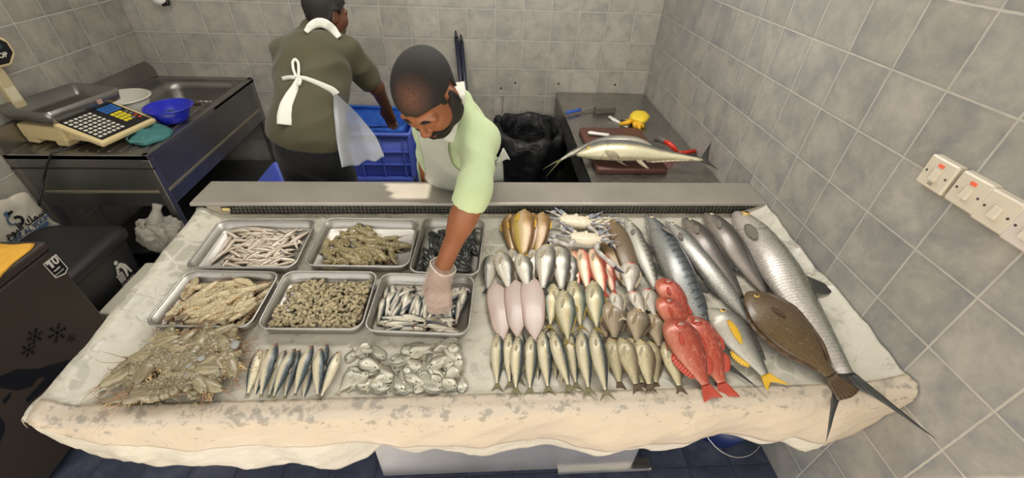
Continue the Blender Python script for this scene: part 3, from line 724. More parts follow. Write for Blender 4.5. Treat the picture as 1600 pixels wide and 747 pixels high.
MT = {
 'mackerel': dict(body=fishmat('mackerel_skin', [(0.0, G(200, 190, 160)), (0.38, G(216, 206, 176)), (0.56, G(196, 184, 146)), (0.68, G(128, 130, 118)), (0.82, G(54, 62, 66)), (1.0, G(36, 44, 48))], pattern='spots', pat_col=G(84, 84, 74), blush=(G(92, 92, 84), 0.24), aspect=4.4, mottle=0.14), fin=FIN_G, tail=FIN_G, pect=FIN_P, eye=EY_S),
 'scad': dict(body=fishmat('scad_skin', [(0.0, G(194, 188, 158)), (0.35, G(209, 201, 167)), (0.56, G(190, 172, 128)), (0.70, G(150, 148, 122)), (0.88, G(90, 105, 98)), (1.0, G(58, 71, 71))], pattern=None, aspect=3.4), fin=FIN_O, pect=FIN_P, eye=EY_S),
 'sardine': dict(body=fishmat('sardine_skin', [(0.0, G(214, 206, 180)), (0.40, G(226, 216, 184)), (0.60, G(190, 184, 162)), (0.72, G(104, 114, 116)), (0.85, G(48, 66, 78)), (1.0, G(36, 50, 58))], pattern='blotch', pat_col=G(150, 140, 118), aspect=4.6, blush=(G(176, 104, 84), 0.14), mottle=0.2), fin=FIN_P, tail=FIN_G, eye=eyemat('reddish_eye', G(160, 90, 72))),
 'grunt': dict(body=fishmat('grunt_skin', [(0.0, G(206, 198, 182)), (0.38, G(216, 210, 194)), (0.58, G(188, 184, 170)), (0.74, G(140, 138, 130)), (0.9, G(84, 84, 80)), (1.0, G(58, 58, 54))], pattern='lines', pat_col=G(96, 92, 84), aspect=3.0, rough=0.26), fin=FIN_BR, pect=FIN_P, tail=FIN_D, eye=EY_Y),
 'goat': dict(body=fishmat('yellow_fish_skin', [(0.0, G(184, 158, 62)), (0.28, G(196, 171, 94)), (0.48, G(203, 180, 143)), (0.62, G(188, 156, 109)), (0.8, G(150, 115, 66)), (1.0, G(115, 83, 47))], aspect=3.4, gill=0.2, mottle=0.14, rough=0.3), fin=FIN_Y, eye=EY_Y),
 'pink': dict(body=fishmat('pink_fish_skin', [(0.0, G(232, 208, 172)), (0.32, G(238, 212, 182)), (0.58, G(228, 176, 146)), (0.78, G(204, 118, 96)), (0.92, G(172, 76, 66)), (1.0, G(146, 62, 56))], aspect=3.8, gill=0.2), fin=FIN_RED, pect=FIN_P, eye=EY_R),
 'sole': dict(body=fishmat('pale_sole_skin', [(0.0, G(165, 135, 118)), (0.12, G(184, 165, 156)), (0.5, G(192, 175, 167)), (0.88, G(184, 165, 156)), (1.0, G(156, 126, 109))], aspect=2.6, gill=0, mottle=0.05, rough=0.4, metal=0.0, wob=0.02), fin=FIN_P, eye=EY_S),
 'brownsole': dict(body=fishmat('brown_sole_skin', [(0.0, G(85, 68, 48)), (0.2, G(123, 103, 74)), (0.5, G(112, 94, 68)), (0.8, G(99, 83, 59)), (1.0, G(68, 53, 37))], aspect=2.6, gill=0, pattern='lines', pat_col=G(70, 54, 38), rough=0.42, metal=0.0), fin=FIN_BR, pect=FIN_T, eye=EY_Y),
 'palebrownsole': dict(body=fishmat('tan_sole_skin', [(0.0, G(150, 122, 84)), (0.3, G(176, 148, 108)), (0.7, G(160, 134, 98)), (1.0, G(112, 90, 62))], aspect=2.6, gill=0, rough=0.42, metal=0.0), fin=FIN_BR, pect=FIN_T, eye=EY_Y),
 'bream': dict(body=fishmat('bream_skin', [(0.0, G(162, 145, 120)), (0.35, G(171, 155, 127)), (0.6, G(138, 125, 103)), (0.8, G(103, 94, 77)), (1.0, G(64, 59, 50))], pattern='lines', pat_col=G(96, 82, 62), scales=0.35, sc=(46, 13), aspect=2.0), fin=FIN_BR, pect=FIN_T, eye=EY_Y),
 'redhead': dict(body=fishmat('red_headed_bream_skin', [(0.0, G(206, 200, 188)), (0.4, G(216, 210, 196)), (0.7, G(170, 164, 150)), (1.0, G(112, 98, 88))], pattern='lines', pat_col=G(98, 94, 86), scales=0.4, sc=(50, 14), aspect=2.4, blush=(G(206, 110, 82), 0.24)), fin=FIN_P, eye=EY_R),
 'emperor': dict(body=fishmat('emperor_skin', [(0.0, G(196, 184, 147)), (0.4, G(199, 188, 152)), (0.65, G(167, 156, 124)), (0.85, G(120, 111, 88)), (1.0, G(79, 73, 58))], pattern='blotch', pat_col=G(110, 98, 76), scales=0.25, sc=(48, 13), aspect=2.8, mottle=0.16), fin=FIN_BR, pect=FIN_P, tail=FIN_BR, eye=EY_Y),
 'bigeye': dict(body=fishmat('bright_red_skin', [(0.0, G(188, 118, 92)), (0.3, G(178, 84, 60)), (0.6, G(166, 62, 42)), (0.85, G(142, 44, 32)), (1.0, G(112, 34, 26))], pattern='blotch', pat_col=G(216, 150, 126), aspect=2.2, gill=0.3, mottle=0.16, scales=0.2, sc=(70, 20)), fin=FIN_RED, pupil=PUPIL_P, eye=eyemat('deep_red_eye', G(168, 66, 52))),
 'kingmack': dict(body=fishmat('spotted_mackerel_skin', [(0.0, G(150, 148, 141)), (0.3, G(139, 141, 139)), (0.55, G(101, 108, 111)), (0.75, G(71, 79, 86)), (0.9, G(44, 50, 57)), (1.0, G(34, 39, 45))], pattern='bars', pat_col=G(46, 50, 56), aspect=6.0, rough=0.26, metal=0.3), fin=FIN_D, pect=FIN_S, eye=EY_S),
 'ribbon': dict(body=fishmat('long_silver_skin', [(0.0, G(153, 151, 144)), (0.35, G(184, 182, 175)), (0.6, G(144, 144, 139)), (0.8, G(101, 103, 99)), (1.0, G(59, 61, 59))], pattern='blotch', pat_col=G(116, 118, 112), aspect=6.0, rough=0.25, metal=0.3), fin=FIN_D, pect=FIN_S, eye=EY_S),
 'barra': dict(body=fishmat('barracuda_skin', [(0.0, G(188, 186, 175)), (0.4, G(193, 190, 177)), (0.6, G(153, 151, 140)), (0.8, G(102, 100, 91)), (1.0, G(56, 56, 50))], pattern='chevrons', pat_col=G(62, 62, 54), scales=0.2, sc=(110, 16), aspect=5.5), fin=FIN_D, pect=FIN_S, eye=EY_S),
 'cobia': dict(body=fishmat('dark_slender_skin', [(0.0, G(139, 131, 122)), (0.3, G(129, 120, 112)), (0.5, G(89, 84, 79)), (0.7, G(67, 64, 60)), (1.0, G(45, 43, 41))], aspect=5.0, rough=0.28), fin=FIN_D, pect=FIN_S, eye=EY_S),
 'tarpon': dict(body=fishmat('big_scaled_silver_skin', [(0.0, G(180, 171, 164)), (0.35, G(190, 182, 175)), (0.6, G(162, 160, 151)), (0.8, G(114, 116, 103)), (1.0, G(61, 64, 55))], scales=0.75, sc=(64, 11), aspect=4.2, rough=0.24, metal=0.25, pat_col=G(74, 78, 72)), fin=FIN_D, pect=FIN_S, eye=EY_Y),
 'flounder': dict(body=fishmat('brown_flounder_skin', [(0.0, G(81, 63, 39)), (0.15, G(99, 79, 50)), (0.5, G(92, 74, 48)), (0.85, G(85, 66, 42)), (1.0, G(61, 46, 29))], pattern='frost', pat_col=G(150, 136, 106), aspect=2.2, gill=0.15, rough=0.3, metal=0.0, mottle=0.3), fin=finmat('brown_frayed_fin', G(88, 68, 46), None, 1, 40), eye=EY_Y),
 'yellowfin': dict(body=fishmat('yellowfin_bream_skin', [(0.0, G(190, 184, 169)), (0.35, G(184, 180, 167)), (0.6, G(138, 138, 131)), (0.82, G(88, 88, 85)), (1.0, G(46, 46, 44))], scales=0.7, sc=(52, 14), aspect=2.4, rough=0.28, pat_col=G(60, 60, 56)), fin=FIN_D, tail=FIN_Y, anal=FIN_Y, pect=FIN_Y, eye=EY_Y),
 'moon': dict(body=fishmat('little_silver_skin', [(0.0, G(172, 170, 154)), (0.4, G(190, 187, 170)), (0.75, G(176, 173, 156)), (1.0, G(112, 110, 98))], aspect=1.8, rough=0.2, metal=0.3, gill=0.3, mottle=0.1), fin=FIN_P, eye=eyemat('small_silver_eye', G(190, 186, 168))),
 'anchovy': dict(body=fishmat('anchovy_skin', [(0.0, G(182, 164, 144)), (0.36, G(194, 180, 160)), (0.46, G(228, 226, 216)), (0.56, G(220, 216, 204)), (0.63, G(136, 120, 104)), (0.8, G(154, 136, 116)), (1.0, G(104, 88, 74))], aspect=5.5, gill=0.4, mottle=0.14), fin=FIN_P, eye=EY_S),
 'trayfish': dict(body=fishmat('tray_sardine_skin', [(0.0, G(214, 208, 190)), (0.45, G(222, 216, 198)), (0.62, G(176, 172, 158)), (0.78, G(96, 104, 106)), (1.0, G(44, 54, 60))], aspect=4.2, blush=(G(170, 110, 92), 0.15), mottle=0.18, rough=0.24, metal=0.25), fin=FIN_P, eye=eyemat('tray_fish_eye', G(150, 96, 80))),
 'dorado': dict(body=fishmat('pale_bellied_table_fish_skin', [(0.0, G(222, 214, 176)), (0.30, G(228, 222, 190)), (0.45, G(212, 202, 160)), (0.54, G(134, 132, 120)), (0.72, G(92, 94, 96)), (1.0, G(66, 68, 72))], aspect=5.0, rough=0.3, gill=0.35), fin=FIN_D, pect=FIN_P, anal=FIN_P, eye=EY_Y),
 'dorado_grey': dict(body=fishmat('grey_table_fish_skin', [(0.0, G(190, 184, 164)), (0.4, G(176, 172, 158)), (0.65, G(122, 122, 116)), (1.0, G(78, 80, 80))], aspect=5.0, rough=0.3, pattern='spots', pat_col=G(70, 70, 66), gill=0.3), fin=finmat('olive_tail', G(110, 108, 70)), eye=EY_S),
}
def K(key, mats, **kw): return lambda mir=False: fish_proto(key, mats=MT[mats], mir=mir, **kw)
slim = dict(thick=[(0, 0.012), (0.12, 0.055), (0.35, 0.075), (0.7, 0.045), (1, 0.012)])
KIND = {
 'mackerel': K('mackerel', 'mackerel', top=[(0, .008), (.1, .058), (.3, .088), (.5, .088), (.8, .040), (1, .014)], bot=[(0, .010), (.1, .052), (.35, .092), (.55, .085), (.8, .038), (1, .014)], tail=(.085, .085, .55), dorsal=[(.34, .46, .022, 1.2), (.58, .72, .014, 1.2)], anal=[(.58, .72, .014, 1.2)], pect=(.27, -.05, .10, .020, -0.15), eye=(0.095, 0.186, 0.0207), thick=[(0, .012), (.12, .055), (.35, .078), (.7, .045), (1, .012)]),
 'scad': K('scad', 'scad', top=[(0, .010), (.1, .075), (.3, .125), (.48, .125), (.8, .045), (1, .014)], bot=[(0, .012), (.1, .068), (.33, .122), (.5, .118), (.8, .042), (1, .014)], tail=(.10, .10, .6), dorsal=[(.36, .5, .03, 1), (.55, .9, .014, 1.2)], anal=[(.55, .9, .014, 1.2)], pect=(.29, -.1, .16, .022, -.25), eye=(0.100, 0.186, 0.0268), thick=[(0, .012), (.12, .05), (.35, .07), (.7, .04), (1, .012)]),
 'sardine': K('sardine', 'sardine', top=[(0, .010), (.1, .06), (.3, .094), (.55, .085), (.85, .036), (1, .018)], bot=[(0, .010), (.1, .062), (.33, .105), (.55, .095), (.85, .036), (1, .018)], body_end=.94, tail=(.03, .03, .3), dorsal=[(.45, .55, .012, 1)], anal=[(.75, .85, .008, 1)], pect=(.24, -.5, .08, .014, -.2), eye=(0.085, 0.174, 0.0207), thick=[(0, .014), (.12, .06), (.35, .085), (.7, .06), (1, .018)]),
 'grunt': K('grunt', 'grunt', top=[(0, .016), (.1, .085), (.28, .142), (.45, .138), (.8, .055), (1, .030)], bot=[(0, .018), (.1, .080), (.3, .128), (.5, .122), (.8, .048), (1, .030)], tail=(.085, .085, .25), dorsal=[(.3, .62, .022, 1), (.64, .86, .022, 1)], anal=[(.62, .78, .024, 1)], pect=(.28, -.1, .16, .026, -.35), eye=(0.100, 0.223, 0.0268), thick=[(0, .014), (.12, .065), (.35, .09), (.7, .055), (1, .018)], pelvic=(.32, .1, .1)),
 'goat': K('goat', 'goat', top=[(0, .020), (.1, .085), (.3, .140), (.5, .135), (.8, .065), (1, .034)], bot=[(0, .020), (.1, .085), (.3, .135), (.5, .13), (.8, .065), (1, .034)], tail=(.075, .075, .4), dorsal=[(.3, .5, .016, 1)], anal=[(.6, .75, .016, 1)], pect=(.24, -.3, .15, .024, -.15), eye=(0.085, 0.310, 0.0207), thick=[(0, .02), (.12, .075), (.35, .10), (.7, .06), (1, .02)]),
 'pink': K('pink', 'pink', top=[(0, .018), (.1, .07), (.25, .105), (.5, .098), (.8, .05), (1, .026)], bot=[(0, .018), (.1, .066), (.3, .098), (.5, .092), (.8, .046), (1, .026)], tail=(.075, .075, .5), dorsal=[(.32, .5, .02, 1), (.62, .76, .016, 1)], anal=[(.6, .74, .016, 1)], pect=(.26, -.25, .13, .022, -.2), eye=(0.100, 0.279, 0.0232), thick=[(0, .016), (.12, .06), (.35, .085), (.7, .05), (1, .018)]),
 'sole': K('sole', 'sole', top=[(0, .02), (.06, .085), (.2, .135), (.4, .145), (.7, .105), (.9, .05), (1, .012)], bot=[(0, .02), (.06, .08), (.2, .128), (.4, .14), (.7, .10), (.9, .05), (1, .012)], full=.15, body_end=.97, tail=(.02, .02, 0), pect=None, eye=None, thick=[(0, .012), (.15, .03), (.5, .036), (.85, .018), (1, .008)]),
 'brownsole': K('brownsole', 'brownsole', top=[(0, .02), (.06, .06), (.25, .105), (.45, .11), (.75, .075), (1, .02)], bot=[(0, .02), (.06, .06), (.25, .10), (.45, .105), (.75, .07), (1, .02)], body_end=.95, tail=(.03, .03, 0), pect=None, eye=(0.070, 0.186, 0.0146), thick=[(0, .015), (.15, .04), (.5, .05), (.85, .025), (1, .01)]),
 'palebrownsole': K('palebrownsole', 'palebrownsole', top=[(0, .02), (.06, .06), (.25, .10), (.45, .105), (.75, .075), (1, .02)], bot=[(0, .02), (.06, .06), (.25, .10), (.45, .105), (.75, .07), (1, .02)], body_end=.95, tail=(.03, .03, 0), pect=None, eye=None, thick=[(0, .015), (.15, .04), (.5, .05), (.85, .025), (1, .01)]),
 'bream': K('bream', 'bream', top=[(0, .025), (.08, .12), (.25, .225), (.42, .235), (.8, .075), (1, .040)], bot=[(0, .03), (.08, .10), (.3, .185), (.5, .18), (.8, .065), (1, .040)], body_end=.80, tail=(.12, .12, .4), dorsal=[(.28, .85, .04, .7)], anal=[(.62, .82, .04, .7)], pect=(.3, -.15, .24, .03, -.3), eye=(0.140, 0.260, 0.0439), thick=[(0, .018), (.12, .07), (.35, .10), (.7, .055), (1, .02)]),
 'redhead': K('redhead', 'redhead', top=[(0, .025), (.08, .10), (.25, .175), (.42, .175), (.8, .065), (1, .034)], bot=[(0, .03), (.08, .09), (.3, .15), (.5, .145), (.8, .055), (1, .034)], body_end=.82, tail=(.11, .11, .4), dorsal=[(.28, .85, .035, .7)], anal=[(.62, .82, .03, .7)], pect=(.3, -.1, .2, .03, -.4), eye=(0.140, 0.260, 0.0415), thick=[(0, .018), (.12, .07), (.35, .09), (.7, .05), (1, .02)]),
 'emperor': K('emperor', 'emperor', top=[(0, .02), (.1, .095), (.27, .155), (.45, .152), (.8, .058), (1, .030)], bot=[(0, .022), (.1, .080), (.3, .130), (.5, .125), (.8, .05), (1, .030)], body_end=.84, tail=(.085, .085, .45), dorsal=[(.28, .86, .022, .8)], anal=[(.64, .82, .022, .8)], pect=(.29, -.15, .16, .024, -.35), eye=(0.125, 0.236, 0.0293), thick=[(0, .016), (.12, .065), (.35, .09), (.7, .05), (1, .018)]),
 'bigeye': K('bigeye', 'bigeye', top=[(0, .04), (.08, .115), (.28, .185), (.5, .175), (.8, .075), (1, .038)], bot=[(0, .05), (.08, .115), (.28, .175), (.5, .165), (.8, .07), (1, .038)], body_end=.83, tail=(.10, .10, .15), dorsal=[(.25, .60, .03, .8), (.62, .88, .05, .7)], anal=[(.5, .88, .055, .8)], pect=(.3, -.2, .14, .026, -.2), eye=(0.19, 0.15, 0.056), thick=[(0, .022), (.12, .075), (.35, .095), (.7, .055), (1, .02)], pelvic=(.3, .16, .15), full=.15),
 'kingmack': K('kingmack', 'kingmack', top=[(0, .006), (.1, .04), (.3, .072), (.5, .075), (.8, .03), (1, .010)], bot=[(0, .008), (.1, .038), (.32, .072), (.52, .076), (.8, .03), (1, .010)], body_end=.88, tail=(.085, .085, .75), dorsal=[(.22, .48, .016, 1), (.55, .63, .03, 1.4)], anal=[(.57, .65, .03, 1.4)], pect=(.22, .1, .075, .016, .5), eye=(0.075, 0.124, 0.0122), thick=[(0, .01), (.12, .042), (.4, .062), (.75, .035), (1, .010)]),
 'ribbon': K('ribbon', 'ribbon', top=[(0, .008), (.08, .036), (.25, .060), (.5, .058), (.8, .036), (1, .010)], bot=[(0, .010), (.08, .036), (.25, .060), (.5, .058), (.8, .036), (1, .010)], body_end=.9, tail=(.06, .06, .6), dorsal=[(.25, .5, .012, 1)], anal=[(.6, .75, .012, 1)], pect=(.2, -.2, .07, .014, -.3), eye=(0.070, 0.186, 0.0146), thick=[(0, .01), (.12, .042), (.4, .052), (.75, .035), (1, .010)]),
 'barra': K('barra', 'barra', top=[(0, .004), (.12, .034), (.3, .062), (.55, .062), (.82, .034), (1, .022)], bot=[(0, .008), (.12, .036), (.3, .062), (.55, .062), (.82, .032), (1, .022)], body_end=.86, tail=(.08, .08, .5), dorsal=[(.42, .5, .035, 1), (.68, .78, .03, 1)], anal=[(.68, .78, .03, 1)], pect=(.28, -.1, .07, .016, -.3), eye=(0.135, 0.217, 0.0159), thick=[(0, .008), (.14, .042), (.4, .06), (.75, .04), (1, .016)]),
 'cobia': K('cobia', 'cobia', top=[(0, .022), (.08, .055), (.25, .085), (.5, .08), (.8, .04), (1, .018)], bot=[(0, .02), (.08, .055), (.25, .09), (.5, .085), (.8, .04), (1, .018)], body_end=.86, tail=(.1, .1, .5), dorsal=[(.42, .72, .028, 1)], anal=[(.55, .75, .026, 1)], pect=(.22, -.1, .10, .018, -.35), eye=(0.080, 0.217, 0.0159), thick=[(0, .022), (.12, .06), (.35, .08), (.7, .045), (1, .014)]),
 'tarpon': K('tarpon', 'tarpon', top=[(0, .015), (.08, .046), (.25, .070), (.48, .074), (.78, .046), (1, .024)], bot=[(0, .02), (.08, .048), (.25, .074), (.48, .076), (.78, .046), (1, .024)], body_end=.80, tail=(.12, .16, .84), dorsal=[(.50, .60, .062, .7)], anal=[(.70, .82, .045, .9)], pect=(.19, -.5, .10, .018, -.1), eye=(0.065, 0.260, 0.0183), thick=[(0, .016), (.12, .042), (.35, .058), (.7, .038), (1, .016)], pelvic=(.48, .08, .1), full=.05),
 'flounder': K('flounder', 'flounder', top=[(0, .02), (.06, .10), (.18, .165), (.38, .205), (.62, .165), (.85, .06), (1, .038)], bot=[(0, .02), (.06, .09), (.18, .155), (.40, .20), (.62, .16), (.85, .06), (1, .038)], full=.15, body_end=.84, tail=(.10, .10, -.12), dorsal=[(.08, .92, .030, .5)], anal=[(.2, .92, .030, .5)], pect=(.27, .05, .12, .02, .2), eye=(0.090, 0.031, 0.0220), thick=[(0, .012), (.15, .034), (.45, .045), (.85, .022), (1, .014)]),
 'yellowfin': K('yellowfin', 'yellowfin', top=[(0, .025), (.08, .105), (.26, .180), (.45, .172), (.8, .068), (1, .036)], bot=[(0, .03), (.08, .085), (.3, .150), (.5, .142), (.8, .055), (1, .036)], body_end=.82, tail=(.13, .11, .55), dorsal=[(.28, .86, .03, .8)], anal=[(.60, .84, .045, .9)], pect=(.29, -.12, .26, .034, -.12), eye=(0.135, 0.279, 0.0317), thick=[(0, .018), (.12, .075), (.35, .10), (.7, .055), (1, .02)], pelvic=(.3, .2, .25)),
 'moon': K('moon', 'moon', top=[(0, .03), (.06, .13), (.28, .26), (.5, .235), (.85, .055), (1, .026)], bot=[(0, .03), (.06, .12), (.3, .25), (.52, .22), (.85, .05), (1, .026)], body_end=.82, tail=(.10, .10, .45), dorsal=[(.3, .9, .02, .8)], anal=[(.4, .9, .02, .8)], pect=(.3, -.1, .12, .018, -.2), eye=(0.130, 0.136, 0.0549), thick=[(0, .015), (.15, .05), (.4, .06), (.8, .03), (1, .012)], n=20, k=12),
 'anchovy': K('anchovy', 'anchovy', top=[(0, .014), (.12, .066), (.35, .092), (.6, .080), (.85, .044), (1, .022)], bot=[(0, .016), (.12, .066), (.35, .095), (.6, .078), (.85, .042), (1, .022)], body_end=.92, tail=(.045, .045, .5), pect=None, eye=(0.070, 0.062, 0.0317), thick=[(0, .012), (.15, .045), (.4, .06), (.8, .03), (1, .012)], n=18, k=10),
 'trayfish': K('trayfish', 'trayfish', top=[(0, .014), (.1, .07), (.3, .105), (.55, .096), (.85, .04), (1, .022)], bot=[(0, .014), (.1, .07), (.33, .115), (.55, .10), (.85, .04), (1, .022)], body_end=.93, tail=(.045, .045, .5), pect=None, eye=(0.085, 0.155, 0.0244), thick=[(0, .014), (.12, .06), (.35, .085), (.7, .05), (1, .016)], n=20, k=12),
}
# ================================================================== the fish, one by one
def row(key, items, name, cat, group, phrase, order=None):
    """items: (head px, tail px, height over the bed, mirrored, roll); ordinals follow their place from the left"""
    n = len(items); idx = sorted(range(n), key=lambda i: items[i][0][0])
    rank = {i: r for r, i in enumerate(idx)}
    for i, it in enumerate(items):
        h, t_, dz, mir, rl = it[:5]; k = it[5] if len(it) > 5 else key
        r = rank[i]; lab = (ORD[r] if r < n - 1 or n < 3 else 'rightmost')
        lay(k, h, t_, dz, f'{lab} of the {phrase}', name, cat, group, mir, rl, it[6] if len(it) > 6 else None)

# front row of mackerel
row('mackerel', [((778,521),(777,614),.004,False,.1), ((795,520),(797,645-34),.004,False,-.05), ((812,517),(812,604),.002,False,0), ((810,526),(806,621),.022,False,.12), ((829,524),(828,622),.010,False,-.1), ((847,517),(858,620),.012,False,.1),
    ((862,517),(893,617),.024,False,.1), ((887,516),(902,613),.006,False,0), ((907,517),(922,622),.022,False,.15), ((926,514),(950,628),.030,False,.12)],
    'mackerel', 'fish', 'mackerel of the front row', 'mackerel in the front row')
for h, t_, j in [((838,535),(841,606),0), ((866,535),(869,606),1), ((879,538),(878,612),2), ((904,535),(914,610),3)]:
    lay('mackerel', h, t_, -.004, ['mackerel mostly hidden beneath the fifth and sixth front mackerel', 'mackerel mostly hidden beneath the sixth and seventh front mackerel', 'mackerel tail poking out beneath the seventh front mackerel', 'mackerel tail poking out beneath the ninth front mackerel'][j], 'mackerel', 'fish', 'mackerel under the front row')
# spotted emperors, front right
row('emperor', [((953,528),(971,612),.004,False,.1), ((969,528),(999,616),.018,False,.12), ((984,527),(1008,614),.002,False,0), ((998,530),(1018,616),.020,False,.1), ((1014,533),(1027,612),.002,False,0), ((1038,534),(1066,618),.014,False,.1)],
    'emperor_fish', 'fish', 'emperor fish of the front row', 'pale speckled fish before the brown bream')
# brown bream
row('bream', [((955,470),(962,545),.016,False,.05), ((993,483),(996,548),.024,False,.05), ((1018,489),(1034,556),.014,False,.1), ((942,482),(948,540),.004,False,0)],
    'bream', 'fish', 'brown bream', 'brown bream behind the speckled fish')
row('redhead', [((982,410),(985,470),.024,False,.05), ((957,457),(974,503),.036,False,.1), ((985,455),(1012,502),.036,False,.1), ((1008,451),(1027,505),.030,False,.1)],
    'red_headed_bream', 'fish', 'red headed bream', 'silver bream with reddish heads')
# pale soles
row('sole', [((774,444),(786,535),.012,False,0), ((804,438),(808,530),.018,False,0), ((829,434),(836,535),.022,False,0)], 'sole', 'fish', 'pale soles', 'flat pinkish soles')
# scad of the middle row
row('scad', [((864,443),(858,520),.012,True,0), ((880,453),(889,546),.028,False,.1), ((894,438),(910,522),.014,False,.08), ((926,439),(934,526),.020,False,.1), ((851,466),(860,522),.002,True,0)],
    'scad', 'fish', 'scad of the middle row', 'yellow scad right of the pale soles')
# striped silver grunts
row('grunt', [((767,400),(760,462),.004,True,-.5), ((781,394),(798,462),.020,False,.1), ((799,390),(811,450),.006,False,0), ((812,397),(827,462),.024,False,.1), ((832,389),(836,452),.006,False,0), ((854,383),(848,464),.028,False,.1), ((872,383),(879,466),.020,False,.1), ((888,396),(892,466),.008,False,.3)],
    'striped_grunt', 'fish', 'striped silver grunts', 'striped silver fish behind the soles')
# pink fish
row('pink', [((893,391),(905,458),.010,False,.1), ((907,390),(920,462),.020,False,.15), ((925,389),(946,470),.024,False,.15), ((942,398),(961,466),.012,False,.3)],
    'pink_threadfin', 'fish', 'pink bodied fish', 'slim pink fish beside the crabs')
# yellow bellied fish at the back
row('goat', [((797,338),(803,405),.006,True,0), ((805,338),(812,407),.014,True,-.4), ((819,331),(818,412),.032,False,.3), ((834,336),(829,404),.018,False,.5), ((848,335),(838,406),.022,False,.3)],
    'yellow_fish', 'fish', 'yellow fish by the back edge', 'plump yellow fish against the vent grille')
# brown soles, barracuda
lay('palebrownsole', (944,350), (972,446), .006, 'tan sole lying half under the dark brown sole beside the crabs', 'sole', 'fish', 'brown soles')
lay('brownsole', (955,345), (994,446), .018, 'dark brown sole between the crabs and the barracuda', 'sole', 'fish', 'brown soles')
lay('barra', (977,342), (1036,478), .008, 'silver barracuda with pointed snout and dark chevron marks', 'barracuda', 'fish', roll=.15)
# the long fish of the right half
lay('kingmack', (1009,338), (1150,612), .004, 'long blue grey king mackerel with dark wavy bars', 'king_mackerel', 'fish', roll=.1, wide=.90)
lay('ribbon', (1041,349), (1192,530), .012, 'long narrow silver fish right of the king mackerel', 'silver_fish', 'fish', roll=.2)
lay('cobia', (1068,345), (1176,492), .006, 'grey slender fish between the long silver fish and the darkest slender fish', 'slender_fish', 'fish', 'dark slender fish', roll=.1)
lay('cobia', (1101,337), (1216,487), .010, 'darkest slender fish lying left of the big scaled silver fish', 'slender_fish', 'fish', 'dark slender fish', roll=.1)
p0 = at_bed(1150, 336, .006); p1 = at_bed(1318, 588, .012); p1 = p0 + (p1 - p0) / 0.80
Mx, _ = frame(p0, p1, roll=.12); Mx = Mx @ Matrix.Diagonal((1, 1.0, 1, 1))
spawn(KIND['tarpon'](False), 'tarpon', 'big silver fish with large scales and a forked black tail along the wall', 'fish', Mx)
lay('flounder', (1168,457), (1326,618), .045, 'large brown flounder lying across the dark slender fish', 'flounder', 'fish', roll=.06, dz2=.022)
lay('yellowfin', (1108,484), (1216,612), .038, 'grey bream with bright yellow fins and tail', 'yellowfin_bream', 'fish', roll=.1, dz2=.012)
# red bigeyes
lay('bigeye', (1031,437), (1084,520), .038, 'red bigeye farthest back, its head on the king mackerel', 'red_bigeye', 'fish', 'red bigeyes', roll=.1, dz2=.02)
lay('bigeye', (1030,466), (1092,552), .050, 'red bigeye squeezed behind the big red one with only its head showing', 'red_bigeye', 'fish', 'red bigeyes', roll=.1, dz2=.02)
lay('bigeye', (1072,495), (1140,624), .030, 'narrow visible red bigeye half under the big red one on its right', 'red_bigeye', 'fish', 'red bigeyes', roll=.15, dz2=.012)
lay('bigeye', (1046,499), (1115,626), .054, 'big bright red bigeye in front with its whole side showing', 'red_bigeye', 'fish', 'red bigeyes', roll=.1, dz2=.018)
# blue backed sardines in front of the trays
row('sardine', [((408,546),(386,620),.008,True,0), ((433,537),(408,622),.022,False,.15), ((447,548),(420,622),.006,False,0), ((462,545),(427,624),.022,False,.1), ((469,547),(445,624),.006,False,.2), ((489,540),(461,620),.024,False,.15), ((488,568),(474,625),.002,False,0), ((502,545),(497,621),.026,False,.1), ((512,538),(496,612),.008,False,.25), ((531,549),(500,624),.014,True,0)],
    'sardine', 'fish', 'sardines in the front row', 'sardines beside the prawn heap')
lay('sardine', (420,546), (398,622), -.002, 'sardine hidden beneath the first two sardines of the front row', 'sardine', 'fish', 'sardines in the front row')

